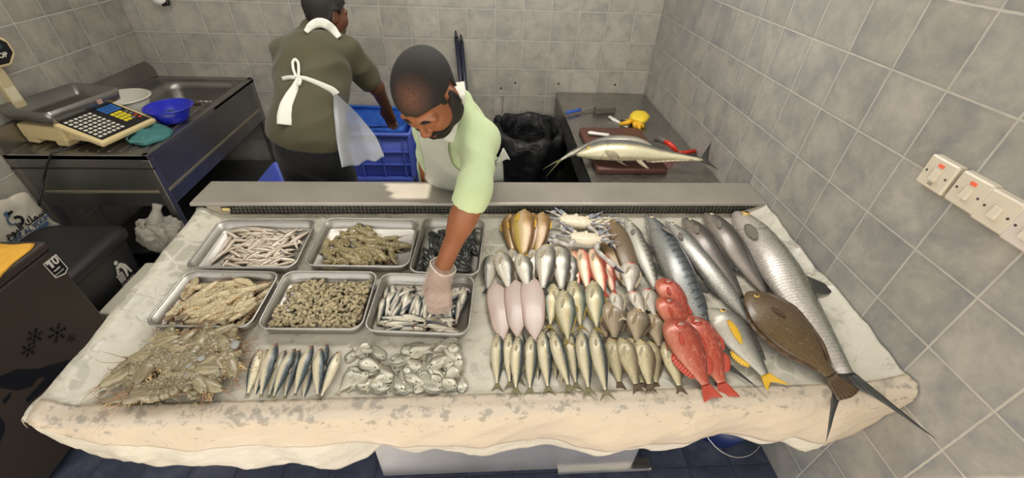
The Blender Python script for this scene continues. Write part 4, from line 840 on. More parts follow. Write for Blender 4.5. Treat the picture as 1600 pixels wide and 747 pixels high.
# ------------------------------------------------------------------ heaps
class Heap:
    """a height map over a plane; things are put down on what already lies there"""
    def __init__(s, M, w, d, res=0.006):
        s.M = M; s.w = w; s.d = d; s.r = res; s.nx = int(w / res) + 1; s.ny = int(d / res) + 1; s.h = np.zeros((s.nx, s.ny))
    def ij(s, x, y): return np.clip(((x + s.w / 2) / s.r).astype(int), 0, s.nx - 1), np.clip(((y + s.d / 2) / s.r).astype(int), 0, s.ny - 1)
    def put(s, x, y, a, L, halfw, th, sink=0.55, base=0.0):
        q = np.linspace(-.5, .5, 9); lat = np.linspace(-1, 1, 3) * halfw * 0.7
        X = x + q[:, None] * L * math.cos(a) - lat[None] * math.sin(a); Y = y + q[:, None] * L * math.sin(a) + lat[None] * math.cos(a)
        i, j = s.ij(X, Y); H = s.h[i, j]
        h0 = np.max(H[:4]) * .5 + np.mean(H[:4]) * .5; h1 = np.max(H[-4:]) * .5 + np.mean(H[-4:]) * .5; hm = np.max(H[3:6])
        if (h0 + h1) / 2 < hm * .8: k = hm * .8 - (h0 + h1) / 2; h0 += k; h1 += k
        sl = max(-.35, min(.35, (h1 - h0) / L * 1.2)); mid = (h0 + h1) / 2 * sink + base
        # footprint into the map
        q2 = np.linspace(-.5, .5, int(L / s.r) + 2); l2 = np.linspace(-1, 1, max(3, int(2 * halfw / s.r) + 1))
        X = x + q2[:, None] * L * math.cos(a) - l2[None] * halfw * math.sin(a); Y = y + q2[:, None] * L * math.sin(a) + l2[None] * halfw * math.cos(a)
        i, j = s.ij(X, Y); prof_ = np.sqrt(np.clip(1 - (2 * q2[:, None]) ** 2 * .8, .05, 1)) * np.sqrt(np.clip(1 - l2[None] ** 2 * .7, .05, 1))
        top = mid + q2[:, None] * L * sl + th * prof_
        s.h[i, j] = np.maximum(s.h[i, j], top)
        return mid, sl
    def matrix(s, x, y, z, a, slope, scale, L, roll=0.0, start=True):
        """thing whose own x runs 0..1 from one end; its middle comes to rest at (x, y)"""
        X = Vector((math.cos(a), math.sin(a), slope)).normalized(); Z = Vector((0, 0, 1)); Z = (Z - X * Z.dot(X)).normalized(); Y = Z.cross(X)
        if roll: q = Quaternion(X, roll); Y = q @ Y; Z = q @ Z
        m = Matrix((X * scale, Y * scale, Z * scale)).transposed().to_4x4()
        m.translation = Vector((x, y, z)) - (X * (L / 2) if start else Vector())
        return s.M @ m
def inside(x, y, a, L, w, d, mg=0.02):
    for q in (-.5, .5):
        if abs(x + q * L * math.cos(a)) > w / 2 - mg or abs(y + q * L * math.sin(a)) > d / 2 - mg: return False
    return True
def tray_heap(key):
    root, w, d = TR[key]; M = root.matrix_world.copy(); M = M @ Matrix.Translation((0, 0, 0.003)); return Heap(M, w - .026, d - .026), w - .026, d - .026

# little pink-silver fish, back left tray
hp, w, d = tray_heap('anchovy'); n = 0; rr = random.Random(3)
while n < 112:
    L = rr.uniform(.092, .122); x = rr.uniform(-w / 2, w / 2) ; y = rr.uniform(-d / 2, d / 2)
    a = rr.choice([rr.gauss(.15, .25), rr.gauss(.9, .3), rr.gauss(-.2, .3) + PI, rr.gauss(1.1, .3) + PI, rr.gauss(-.5, .3)])
    if not inside(x, y, a, L, w, d, .003) or (x < -w / 2 + .11 and y < d / 2 - .06 and rr.random() < .75): continue
    z, sl = hp.put(x, y, a, L, .009, .013, .55); mir = rr.random() < .5
    spawn(KIND['anchovy'](mir), 'anchovy', 'little pink and silver fish heaped in the back left tray', 'fish', hp.matrix(x, y, z, a, sl, L, L, rr.uniform(-.3, .3)), 'little fish in the back left tray'); n += 1
# sardines under the hand
hp, w, d = tray_heap('sardine'); n = 0; rr = random.Random(5)
while n < 100:
    L = rr.uniform(.098, .118); x = rr.uniform(-w / 2, w / 2); y = rr.uniform(-d / 2, d / 2)
    low = y < -.04
    a = rr.gauss(-PI / 2 - .15, .35) if not low or rr.random() < .35 else rr.gauss(-.12, .25) + (PI if rr.random() < .5 else 0)
    if not inside(x, y, a, L, w, d, .003): continue
    z, sl = hp.put(x, y, a, L, .010, .015, .55); mir = rr.random() < .3
    spawn(KIND['trayfish'](mir), 'sardine', 'small silver sardine heaped in the tray under the gloved hand', 'fish', hp.matrix(x, y, z, a, sl, L, L, rr.uniform(-.25, .25)), 'sardines in the front right tray'); n += 1
SARD_HEAP = hp

# little round silver fish heaped on the film
def bed_frame(quad):
    P = [at_bed(u, v, 0) for u, v in quad]; c = sum(P, Vector()) / 4
    ex = ((P[1] - P[0]) + (P[2] - P[3])).normalized(); ey = ((P[0] - P[3]) + (P[1] - P[2])); nn = ex.cross(ey).normalized(); ey = nn.cross(ex)
    M = Matrix((ex, ey, nn)).transposed().to_4x4(); M.translation = c
    return M, ((P[1] - P[0]).length + (P[2] - P[3]).length) / 2, ((P[0] - P[3]).length + (P[1] - P[2]).length) / 2
M_, w, d = bed_frame([(545, 538), (728, 535), (722, 618), (524, 620)])
hp = Heap(M_, w, d); n = 0; rr = random.Random(11)
MOON = []
while n < 66:
    L = rr.uniform(.070, .092); x = rr.uniform(-w / 2, w / 2); y = rr.uniform(-d / 2, d / 2); a = rr.uniform(0, 2 * PI)
    if not inside(x, y, a, L, w, d, 0.0): continue
    if n > 40 and min((math.hypot(x - q[0], y - q[1]) for q in MOON[-12:])) < .03: continue
    z, sl = hp.put(x, y, a, L, .016, .011, .62); mir = rr.random() < .5; MOON.append((x, y))
    spawn(KIND['moon'](mir), 'ponyfish', 'little round silver fish in the heap left of the mackerel', 'fish', hp.matrix(x, y, z + .001, a, sl * .9, L, L, rr.uniform(-.35, .35)), 'little round silver fish heaped on the plastic'); n += 1

# ------------------------------------------------------------------ shrimps
def shrimpmat(name, base, dark, light, tr=0.0):
    t = NT(name); a = t.n('Attribute', attribute_name='fuv'); xyz = t.n('SeparateXYZ', i_0=a.outputs['Vector']).outputs
    vec = t.n('CombineXYZ', i_0=xyz[0], i_1=xyz[1], i_2=t.math('MULTIPLY', t.rnd(), 20.0)).outputs[0]
    n1 = t.noise(vec, 6, 4, .6); n2 = t.noise(vec, 50, 3, .7)
    seg = t.math('POWER', t.math('ABSOLUTE', t.math('SINE', t.math('MULTIPLY', xyz[2], PI))), 14.0)      # darker bands where the shell plates overlap
    c = t.ramp(t.math('ADD', t.math('MULTIPLY', n1, .7), t.math('MULTIPLY', n2, .3)), [(.3, dark), (.5, base), (.68, light)])
    c = t.mix(t.math('MULTIPLY', seg, .38), c, dark)
    hs = t.n('HueSaturation', i_Color=c); t.put(hs.inputs['Value'], t.math('ADD', .82, t.math('MULTIPLY', t.rnd(), .36)))
    t.set(Base_Color=hs.outputs[0], Roughness=.28); t.b.inputs['Coat Weight'].default_value = .4; t.b.inputs['Coat Roughness'].default_value = .12
    t.b.inputs['Subsurface Weight'].default_value = .0
    t.bump(n2, .2, .001); return t.mat
SHELL_T = shrimpmat('brown_shrimp_shell', G(136, 126, 98), G(84, 78, 58), G(176, 164, 132))
SHELL_P = shrimpmat('pale_shrimp_shell', G(182, 168, 132), G(132, 118, 86), G(210, 196, 160))
SHELL_O = shrimpmat('olive_prawn_shell', G(138, 126, 88), G(84, 78, 52), G(170, 156, 112))
LEGC = simple('shrimp_leg', G(200, 176, 128), .4); LEGO = simple('orange_shrimp_leg', G(204, 150, 92), .4); EYEB = simple('shrimp_eye', (.01, .01, .012), .15)
ANT = simple('shrimp_antenna', G(150, 112, 84), .4)
SHR = {}
def shrimp_proto(key, shell, curl, seed, legs=LEGC, head=True):
    """length about 1 along its curve; lies on its side, curled in its plane; +y is its back"""
    if key in SHR: return SHR[key]
    rr = random.Random(seed); N = 44; k = 12
    # centre line: head straight, abdomen curling down (towards -y)
    pts = []; ang = 0.10; x = y = 0.0; S = np.linspace(0, 1, N)
    for i, s_ in enumerate(S):
        pts.append((x, y, ang)); st = 1 / (N - 1)
        x += math.cos(ang) * st; y += math.sin(ang) * st
        if s_ > .32: ang -= curl * st / .68 * (0.6 + 0.8 * (s_ - .32) / .68)
    def at(s_): 
        f = s_ * (N - 1); i = min(N - 2, int(f)); q = f - i; a, b = pts[i], pts[i + 1]
        return a[0] + (b[0] - a[0]) * q, a[1] + (b[1] - a[1]) * q, a[2] + (b[2] - a[2]) * q
    cx = sum(p[0] for p in pts) / N; cy = sum(p[1] for p in pts) / N
    def W(x_, y_, z_): return Vector((x_ - cx, y_ - cy, z_))
    def ringat(s_, hh, th, z0=None):
        x_, y_, a_ = at(s_); nx, ny = -math.sin(a_), math.cos(a_); r = []
        z0 = th * .75 if z0 is None else z0
        for j in range(k):
            t_ = 2 * PI * j / k; h = hh * math.cos(t_); z = th * math.sin(t_); z = z if z > 0 else z * .75
            r.append(W(x_ + nx * h, y_ + ny * h, z0 + z))
        return r
    parts = []
    # carapace with rostrum
    rings = []; A = []
    for s_, hh, th in [(.0, .006, .006), (.02, .032, .024), (.07, .066, .062), (.14, .088, .062), (.22, .100, .070), (.30, .104, .072), (.34, .100, .068), (.36, .090, .060)]:
        rings.append(ringat(s_, hh, th, .062)); A += [(s_, math.cos(2 * PI * j / k), 0) for j in range(k)]
    m = MB(); m.loft(rings, attr=A)
    x_, y_, a_ = at(.05); m.tube([W(x_ + .03, y_ + .035, .05), W(x_ - .06, y_ + .045, .05), W(x_ - .14, y_ + .065, .05)], [.011, .008, .002], 6)
    parts.append(('carapace', m.mesh(key + '_carapace'), [shell]))
    # abdomen plates
    m = MB(); rings = []; A = []
    for seg in range(6):
        s0 = .345 + seg * .095; s1 = s0 + .105; w0 = .102 * (1 - .095 * seg); w1 = .102 * (1 - .095 * (seg + 1))
        for q, wv in ((0, w0 * .90), (.2, w0 * 1.0), (.7, w0 * 1.06), (1.0, w0 * 1.03)):
            s_ = s0 + (s1 - s0) * q; rings.append(ringat(min(1, s_), wv, wv * .76, .062)); A += [(s_, math.cos(2 * PI * j / k), seg + q) for j in range(k)]
    m.loft(rings, attr=A); parts.append(('abdomen', m.mesh(key + '_abdomen'), [shell]))
    # tail fan
    m = MB(); x_, y_, a_ = at(.965)
    for q in (-.55, -.28, 0, .28, .55):
        aa = a_ + q; L = .13 if q else .10; wd = .022 if q else .012
        P = [[W(x_ + math.cos(aa) * L * f - math.sin(aa) * e * wd * math.sin(PI * (.15 + .8 * f)), y_ + math.sin(aa) * L * f + math.cos(aa) * e * wd * math.sin(PI * (.15 + .8 * f)), .046 - .03 * f + .01 * abs(q)) for e in (-1, 0, 1)] for f in (0, .35, .7, 1)]
        m.sheet(P, .006)
    parts.append(('tail_fan', m.mesh(key + '_fan'), [shell]))
    # legs
    m = MB()
    for i in range(10):
        s_ = .12 + i * .024 if i < 5 else .37 + (i - 5) * .09
        x_, y_, a_ = at(s_); nx, ny = math.sin(a_), -math.cos(a_); hb = .075; ln = rr.uniform(.08, .13) if i < 5 else rr.uniform(.035, .055); bk = rr.uniform(-.05, .05) - (.05 if i < 5 else -.03)
        p0 = (x_ + nx * hb, y_ + ny * hb); p1 = (p0[0] + nx * ln * .5 + math.cos(a_) * bk * .4, p0[1] + ny * ln * .5 + math.sin(a_) * bk * .4); p2 = (p0[0] + nx * ln + math.cos(a_) * bk * 1.4, p0[1] + ny * ln + math.sin(a_) * bk * 1.4)
        z = rr.uniform(.03, .085)
        m.tube([W(*p0, .062), W(*p1, z), W(*p2, z * .6)], [.010, .007, .003] if i < 5 else [.018, .016, .004], 5)
    parts.append(('legs', m.mesh(key + '_legs'), [legs]))
    m = MB(); x_, y_, a_ = at(.03)
    for q in range(4):
        L = rr.uniform(.25, .6) if q < 2 else rr.uniform(.12, .2); a0 = PI + rr.uniform(-.5, .5); P = []; px_, py_ = x_, y_
        for f in range(8): P.append(W(px_, py_, .05 + .03 * math.sin(f * .5 + q))); px_ += math.cos(a0) * L / 7; py_ += math.sin(a0) * L / 7; a0 += rr.uniform(-.05, .25) * (1 if q % 2 else -1)
        m.tube(P, [.006 * (1 - .1 * f) for f in range(8)], 4)
    parts.append(('antennae', m.mesh(key + '_ant'), [ANT]))
    m = MB(); x_, y_, a_ = at(.045); m.blob(W(x_ - .015, y_ + .012, .085), (.016, .014, .014), 8, 6); parts.append(('eye', m.mesh(key + '_eye'), [EYEB]))
    out = []
    for nm, me, ml in parts:
        for q in ml: me.materials.append(q)
        out.append((nm, me, ml, None))
    SHR[key] = out; return out
def mirror_parts(parts, key):
    if key in SHR: return SHR[key]
    out = []
    for nm, me, ml, _ in parts:
        m2 = me.copy(); 
        co = np.zeros(len(m2.vertices) * 3); m2.vertices.foreach_get('co', co); co = co.reshape(-1, 3); co[:, 1] *= -1; m2.vertices.foreach_set('co', co.ravel()); m2.flip_normals(); m2.update()
        out.append((nm, m2, ml, None))
    SHR[key] = out; return out
def shrimp_heap(hp, w, d, n, key, shell, Ls, label, name, group, seed, bias=None, mask=None, sink=.6, curls=(0.8, 1.7, 2.7), legs=LEGC, mg=.004, th=.017):
    rr = random.Random(seed); c = 0; guard = 0
    while c < n and guard < 20000:
        guard += 1
        L = rr.uniform(*Ls); v = rr.randrange(len(curls)); cl = curls[v]; x = rr.uniform(-w / 2, w / 2); y = rr.uniform(-d / 2, d / 2)
        a = rr.uniform(0, 2 * PI) if bias is None else rr.gauss(bias[0], bias[1]) + (PI if rr.random() < .5 else 0)
        ext = L * (1 - .22 * cl * .5)
        if not inside(x, y, a, ext, w, d, mg) or (mask and not mask(x, y, rr)): continue
        z, sl = hp.put(x, y, a, ext * .9, .014 + .008 * cl * .5, th, sink)
        k2 = f'{key}{v}'; parts = shrimp_proto(k2, shell, cl, 40 + v, legs)
        if rr.random() < .5: parts = mirror_parts(parts, k2 + 'm')
        spawn(parts, name, label, 'shrimp', hp.matrix(x, y, z, a, sl * .7, L, L, rr.uniform(-.35, .35), start=False), group); c += 1
hp, w, d = tray_heap('shrimp'); H1 = hp
shrimp_heap(hp, w, d, 58, 'pale_shrimp', SHELL_P, (.105, .14), 'pale raw shrimp heaped in the front left tray', 'shrimp', 'shrimp in the front left tray', 21, bias=(.75, .5), legs=LEGO, curls=(.7, 1.5, 2.5), sink=.62)
hp, w, d = tray_heap('prawn'); H2 = hp
shrimp_heap(hp, w, d, 42, 'olive_prawn', SHELL_O, (.11, .145), 'olive raw prawn lying in the middle back tray', 'prawn', 'prawns in the middle back tray', 22, bias=(-.35, .5), mask=lambda x, y, r: y < .085 - .35 * max(0, -x - .02) + .02 or r.random() < .06, sink=.55, curls=(1.0, 1.9, 2.8))
M_, w, d = bed_frame([(222, 528), (392, 524), (388, 624), (156, 628)])
hp = Heap(M_, w, d); H3 = hp
shrimp_heap(hp, w, d, 72, 'brown_prawn', SHELL_T, (.155, .205), 'large grey brown prawn in the heap at the front left corner', 'prawn', 'prawns heaped at the front left corner', 23, bias=(.5, .8), mask=lambda x, y, r: x > -w / 2 + .02 + .12 * max(0, (y + d / 2) / d), sink=.66, mg=.0, th=.024)
# bits of ice
ICE = NT('melting_ice'); ICE.set(Base_Color=(.52, .53, .51), Roughness=.15); ICE.b.inputs['Transmission Weight'].default_value = .45; ICE.b.inputs['IOR'].default_value = 1.31; ICE = ICE.mat
def ice(hp, x, y, r, label, seed):
    i, j = hp.ij(np.array([x]), np.array([y])); z = hp.h[i, j][0]
    rr = random.Random(seed); m = MB(); m.blob((0, 0, 0), (r, r * rr.uniform(.6, .8), r * .45), 14, 9, fn=lambda dd: 1 + .22 * mnoise.noise(dd * 1.7 + Vector((seed, 0, 0))))
    o = m.build('ice_chunk', ICE); o.matrix_world = hp.M @ Matrix.Translation((x, y, z + r * .25)) @ Matrix.Rotation(rr.uniform(0, 3), 4, 'Z'); tag(o, label, 'ice', 'melting ice pieces')
for x, y, r, lab in [(.145, .035, .017, 'largest clear ice piece on the grey brown prawn heap'), (.075, -.015, .011, 'small ice piece left below the largest one on the prawn heap'), (.06, -.062, .012, 'ice piece nearest the front edge on the prawn heap'), (.055, -.038, .009, 'tiny ice piece between two others on the prawn heap')]:
    ice(H3, x, y, r, lab, int(abs(x) * 1000) + 3)
ice(H1, -.085, -.10, .014, 'ice piece at the front of the pale shrimp tray', 5); ice(H1, .07, -.10, .014, 'ice piece at the front right of the pale shrimp tray', 6)

# ------------------------------------------------------------------ clams
CL = NT('clam_shell'); a = CL.n('Attribute', attribute_name='fuv'); xyz = CL.n('SeparateXYZ', i_0=a.outputs['Vector']).outputs
rg = CL.math('SINE', CL.math('MULTIPLY', xyz[0], 60.0)); nz = CL.noise(CL.n('CombineXYZ', i_0=xyz[0], i_1=xyz[1], i_2=CL.math('MULTIPLY', CL.rnd(), 30.0)).outputs[0], 5, 4, .6)
c = CL.ramp(nz, [(.28, G(126, 114, 84)), (.48, G(190, 176, 138)), (.7, G(222, 210, 174))]); c = CL.mix(CL.math('MULTIPLY', CL.math('ADD', rg, 1), .22), c, G(84, 76, 56))
hs = CL.n('HueSaturation', i_Color=c); CL.put(hs.inputs['Value'], CL.math('ADD', .75, CL.math('MULTIPLY', CL.rnd(), .45)))
CL.set(Base_Color=hs.outputs[0], Roughness=.4); CL.bump(rg, .3, .001); CLAM = CL.mat
def clam_verts(n=14, m_=5):
    V = []; A = []; F = []
    for sgn in (1, -1):
        b = len(V)
        for i in range(m_ + 1):
            q = i / m_
            for j in range(n):
                t_ = 2 * PI * j / n
                r = 1.0 + .12 * math.cos(t_) - (.10 if abs(t_ - PI) < .5 else 0)
                # growth lines run round the hinge at (-.8,0)
                x = -.55 * (1 - q) + q * r * math.cos(t_); y = q * r * math.sin(t_) * .82; z = sgn * (.56 * (1 - q ** 2.2) ** .7 + .012)
                V.append((x, y, z)); A.append((math.hypot(x + .9, y), y, sgn))
        for i in range(m_):
            for j in range(n):
                k = (j + 1) % n; f = (b + i * n + j, b + (i + 1) * n + j, b + (i + 1) * n + k, b + i * n + k); F.append(f if sgn > 0 else f[::-1])
    return V, F, A
cv, cf, ca = clam_verts(); CLM = MB().add(cv, cf, 0, ca).mesh('clam'); CLM.materials.append(CLAM)
hp, w, d = tray_heap('clam'); hp.r = .004; hp = Heap(hp.M, w, d, .004); rr = random.Random(31); spots = []
guard = 0
while len(spots) < 720 and guard < 60000:
    guard += 1
    x = rr.uniform(-w / 2 + .012, w / 2 - .012); y = rr.uniform(-d / 2 + .012, d / 2 - .012)
    if x < -w / 2 + .055 + .0 and y > -.02 and rr.random() < .7: continue
    if y > d / 2 - .03 and rr.random() < .8: continue
    if hp.h[hp.ij(np.array([x]), np.array([y]))][0] > .026: continue
    z, _ = hp.put(x, y, 0, .016, .008, .0105, .8); spots.append((x, y, z, rr.uniform(.0072, .0098), rr.uniform(0, 2 * PI), rr.gauss(0, .5), rr.gauss(0, .5)))
spots.sort(key=lambda s_: -s_[2])
st = MB()
for i, (x, y, z, r, a1, a2, a3) in enumerate(spots):
    Ml = Matrix.Translation((x, y, z + .005)) @ Euler((a2, a3, a1)).to_matrix().to_4x4() @ Matrix.Scale(r, 4)
    if i < 300:
        o = bpy.data.objects.new('clam', CLM); COL.objects.link(o); o.matrix_world = hp.M @ Ml; tag(o, 'little ridged tan clam heaped in the middle front tray', 'clam', 'clams in the middle front tray')
    else: st.add([(Ml @ Vector(v))[:] for v in cv], cf, 0, ca)
o = st.build('clams', CLAM); o.matrix_world = hp.M; tag(o, 'lower layers of little tan clams filling the middle front tray', 'clams', None, 'stuff')

# ------------------------------------------------------------------ mussels
ML = NT('mussel_shell'); a = ML.n('Attribute', attribute_name='fuv'); xyz = ML.n('SeparateXYZ', i_0=a.outputs['Vector']).outputs
nz = ML.noise(a.outputs['Vector'], 5, 4, .6); e = ML.math('MULTIPLY', ML.math('SUBTRACT', xyz[0], .86), 9.0, clamp=True)
c = ML.ramp(nz, [(.3, G(22, 22, 24)), (.55, G(40, 42, 40)), (.75, G(64, 64, 56))]); c = ML.mix(ML.math('MULTIPLY', e, .75), c, G(96, 108, 92))
ML.set(Base_Color=c, Roughness=.26); ML.b.inputs['Coat Weight'].default_value = .3; ML.bump(ML.math('SINE', ML.math('MULTIPLY', xyz[0], 50.0)), .1, .001); MUS = ML.mat
def mussel_mesh():
    V = []; F = []; A = []; n = 20; m_ = 6
    for sgn in (1, -1):
        b = len(V)
        for i in range(m_ + 1):
            q = i / m_
            for j in range(n):
                t_ = 2 * PI * j / n; xo = .5 + .5 * math.cos(t_); wid = .27 * (xo ** .55) * (1.0 + .15 * (1 - xo))
                x = .42 + (xo - .42) * q; y = wid * math.sin(t_) * q * (1 if math.sin(t_) > 0 else .62) + .09 * (x - .5) ** 2; z = sgn * .20 * (1 - q ** 2) ** .6
                V.append((x, y, z + .1)); A.append((q, x, sgn))
        for i in range(m_):
            for j in range(n):
                k = (j + 1) % n; f = (b + i * n + j, b + (i + 1) * n + j, b + (i + 1) * n + k, b + i * n + k); F.append(f if sgn > 0 else f[::-1])
    me = MB().add(V, F, 0, A).mesh('mussel'); me.materials.append(MUS); return me
MUM = mussel_mesh(); hp, w, d = tray_heap('mussel'); rr = random.Random(37); n = 0
while n < 98:
    L = rr.uniform(.066, .086); x = rr.uniform(-w / 2, w / 2); y = rr.uniform(-d / 2, d / 2); a = rr.choice([rr.gauss(-1.0, .5), rr.gauss(2.2, .5), rr.uniform(0, 6.28)])
    if not inside(x, y, a, L, w, d, .01): continue
    z, sl = hp.put(x, y, a, L, .014, .016, .42)
    o = bpy.data.objects.new('mussel', MUM); COL.objects.link(o); o.matrix_world = hp.matrix(x, y, z + .004, a, sl, L, L, rr.uniform(-.5, .5)); tag(o, 'dark glossy mussel in the back right tray', 'mussel', 'mussels in the back right tray'); n += 1

# ------------------------------------------------------------------ crabs
CRW = simple('crab_belly', G(222, 212, 186), .35, var=.12, vscale=30, bump=.15); CRB = simple('blue_crab_shell', G(146, 148, 156), .3, var=.4, vscale=50); CRP = simple('pale_blue_claw', G(190, 184, 176), .3, var=.3, vscale=60); CRD = simple('crab_claw_tip', G(60, 56, 66), .3)
def crab(c_px, dz, rotz, size, label, claws):
    root = thing('blue_crab', label, 'crab', at_bed(*c_px, dz), rotz, 'blue crabs')
    m = MB(); S = size
    def fn(dd):
        return 1 + .05 * math.cos(9 * math.atan2(dd.y, dd.x)) * (1 if dd.y < .2 else .2)
    m.blob((0, 0, .018 * S), (.075 * S, .040 * S, .020 * S), 36, 12, fn=fn)
    for sg in (-1, 1): m.tube([(sg * .066 * S, .0, .018 * S), (sg * .092 * S, .006 * S, .018 * S)], [.010 * S, .001], 8)   # side spines
    b = m.build('carapace', CRW, root)
    m = MB()    # belly plates and flap
    for sg in (-1, 1):
        for q in range(4): m.blob((sg * (.012 + .012 * q) * S, (.010 - .013 * q + .004 * q * q * 0) * S, .033 * S - .0016 * q * S), (.011 * S, .0052 * S, .006 * S), 10, 6, rot=Matrix.Rotation(sg * .5, 3, 'Z'))
    m.blob((0, -.012 * S, .037 * S), (.010 * S, .022 * S, .004 * S), 14, 8)
    m.build('belly_plates', CRW, root)
    rr = random.Random(int(size * 97) + len(label))
    for sg in (-1, 1):
        for q in range(3):
            a = (.15 - .42 * q); l1, l2, l3 = .042 * S, .036 * S, .03 * S; d1 = Vector((sg * math.cos(a), math.sin(a), 0)); d2 = Vector((sg * math.cos(a - .5 + rr.uniform(-.2, .2)), math.sin(a - .5), -.1)); p0 = Vector((sg * .052 * S, (.008 - .018 * q) * S, .022 * S)); p1 = p0 + d1 * l1 + Vector((0, 0, .010 * S)); p2 = p1 + d2 * l2 - Vector((0, 0, .008 * S)); p3 = p2 + d2 * l3 - Vector((0, 0, .006 * S))
            m = MB(); m.tube([p0, p0.lerp(p1, .5), p1], [.0055 * S, .0065 * S, .0045 * S], 8, flat=.7); m.tube([p1, p1.lerp(p2, .5), p2], [.0045 * S, .005 * S, .0038 * S], 8, flat=.7); m.tube([p2, p2.lerp(p3, .5), p3], [.0038 * S, .003 * S, .001 * S], 8, flat=.6); m.build('leg', CRP if q % 2 else CRB, root)
        p0 = Vector((sg * .04 * S, -.034 * S, .02 * S)); p1 = p0 + Vector((sg * .03 * S, -.016 * S, .012 * S)); p2 = p1 + Vector((sg * .022 * S, -.004 * S, -.012 * S))
        m = MB(); m.tube([p0, p1], [.007 * S, .006 * S], 8); m.blob(p2, (.016 * S, .010 * S, .003 * S), 12, 8, rot=Matrix.Rotation(sg * .3, 3, 'Z')); m.build('swimming_leg', CRB, root)
    inv = root.matrix_basis.inverted()
    for pts_, side in claws:
        P = [inv @ at_bed(u, v, z) for u, v, z in pts_]; base = Vector((side * .05 * S, .024 * S, .022 * S))
        m = MB(); m.tube([base, base.lerp(P[0], .5), P[0]], [.009 * S, .0115 * S, .009 * S], 10, flat=.8); cl = m.build('claw', CRP, root)
        ax = (P[2] - P[1]).normalized(); nn = ax.cross(Vector((0, 0, 1))).normalized(); mid = P[1].lerp(P[2], .55)
        m = MB(); m.tube([P[0], P[0].lerp(P[1], .5), P[1]], [.008 * S, .011 * S, .009 * S], 10, flat=.8); m.tube([P[1], P[1].lerp(mid, .4), mid], [.009 * S, .0135 * S, .011 * S], 10, flat=.75); m.build('palm', CRP, cl)
        for sg in (-1, 1):
            m = MB(); q0 = mid + nn * sg * .006 * S; m.tube([q0, q0.lerp(P[2], .5) + nn * sg * .004 * S, P[2] + nn * sg * .0015 * S], [.0065 * S, .0052 * S, .0012 * S], 8); m.build('pincer', CRP if sg < 0 else CRD, cl)
crab((898, 352), .020, 2.9, 1.02, 'blue crab lying belly up nearest the vent grille', [([(928, 360, .05), (942, 371, .055), (962, 389, .05)], -1), ([(878, 364, .045), (862, 372, .05), (856, 385, .045)], 1)])
crab((914, 378), .040, 2.95, .92, 'blue crab lying belly up with its long claw over the pink fish', [([(932, 391, .07), (946, 404, .075), (975, 427, .065)], -1), ([(890, 384, .06), (872, 378, .06), (856, 372, .055)], 1)])
crab((940, 352), .006, .6, .72, 'dark blue crab half hidden behind the tan sole', [([(928, 345, .03), (930, 338, .03), (938, 335, .03)], 1), ([(950, 362, .03), (954, 352, .03), (946, 348, .03)], -1)])
# ================================================================== left side: sink bench, scale, freezer, bins and bags
def puff(mb, outline, nrm, front, back=0.0, rings=7, seed=0, wr=0.3, mi=0, sub=3):
    """a soft bag-like body over a closed 3-D outline"""
    P = []
    n0 = len(outline)
    for i in range(n0):
        a, b, c, d = [Vector(outline[(i + k) % n0]) for k in (-1, 0, 1, 2)]
        for q in range(sub):
            t_ = q / sub; P.append(0.5 * ((2 * b) + (-a + c) * t_ + (2 * a - 5 * b + 4 * c - d) * t_ ** 2 + (-a + 3 * b - 3 * c + d) * t_ ** 3))
    c = sum(P, Vector()) / len(P); nrm = Vector(nrm).normalized(); n = len(P)
    def side(h):
        R = []
        for r in range(rings, 0, -1):
            q = r / rings; row = []
            for p in P:
                x = c + (p - c) * q; k = (1 - q ** 2.4) ** .6
                x = x + nrm * (h * k * (1 + wr * mnoise.fractal(x * 16 + Vector((seed, 0, 0)), 1.0, 2.0, 3)))
                row.append(x)
            R.append(row)
        return R
    F_ = side(front); B_ = side(-back if back else -0.001)
    V = [p for r in F_ for p in r] + [c + nrm * front]; Fc = []
    for i in range(rings - 1):
        for j in range(n): k = (j + 1) % n; Fc.append((i * n + j, i * n + k, (i + 1) * n + k, (i + 1) * n + j))
    for j in range(n): Fc.append(((rings - 1) * n + j, (rings - 1) * n + (j + 1) % n, rings * n))
    b0 = len(V); V += [p for r in B_[1:] for p in r] + [c - nrm * max(back, .001)]
    idx = lambda i, j: j if i == 0 else b0 + (i - 1) * n + j
    for i in range(rings - 1):
        for j in range(n): k = (j + 1) % n; Fc.append((idx(i + 1, j), idx(i + 1, k), idx(i, k), idx(i, j)))
    for j in range(n): Fc.append((idx(rings - 1, (j + 1) % n), idx(rings - 1, j), len(V) - 1))
    mb.add(V, Fc, mi); return mb
def arrow(mb, pts, th, mi=0): return mb

# ---------------- sink bench
bx0, bx1, by0, by1, bzt = XL + .005, -1.715, 2.06, YB - .006, .87
bench = thing('sink_bench', 'dark stainless sink bench with ridged drainboard along the left wall', 'sink', (bx0, by0, 0))
def bp(mb, name, mat, parent=None):
    mb.v = [(x - bx0, y - by0, z) for x, y, z in mb.v]; return mb.build(name, mat, parent or bench)
SB = steel('bench_steel', .36, .36, (40, 3, 40), .35, (1, .96, .90)); SBD = steel('bench_panel_steel', .27, .42, (3, 3, 40), .4, (1, .98, .94))
m = MB()   # top: rim, drainboard, sunken basin
sx0, sx1, sy0, sy1 = bx0 + .14, bx1 - .06, 2.74, 3.24
for lo, hi in [((bx0, by0, bzt - .03), (bx1, by0 + .03, bzt)), ((bx1 - .03, by0, bzt - .03), (bx1, by1, bzt)), ((bx0, by1 - .05, bzt - .03), (bx1, by1, bzt)), ((bx0, by0, bzt - .03), (bx0 + .03, by1, bzt))]: m.box(lo, hi, bevel=.004)
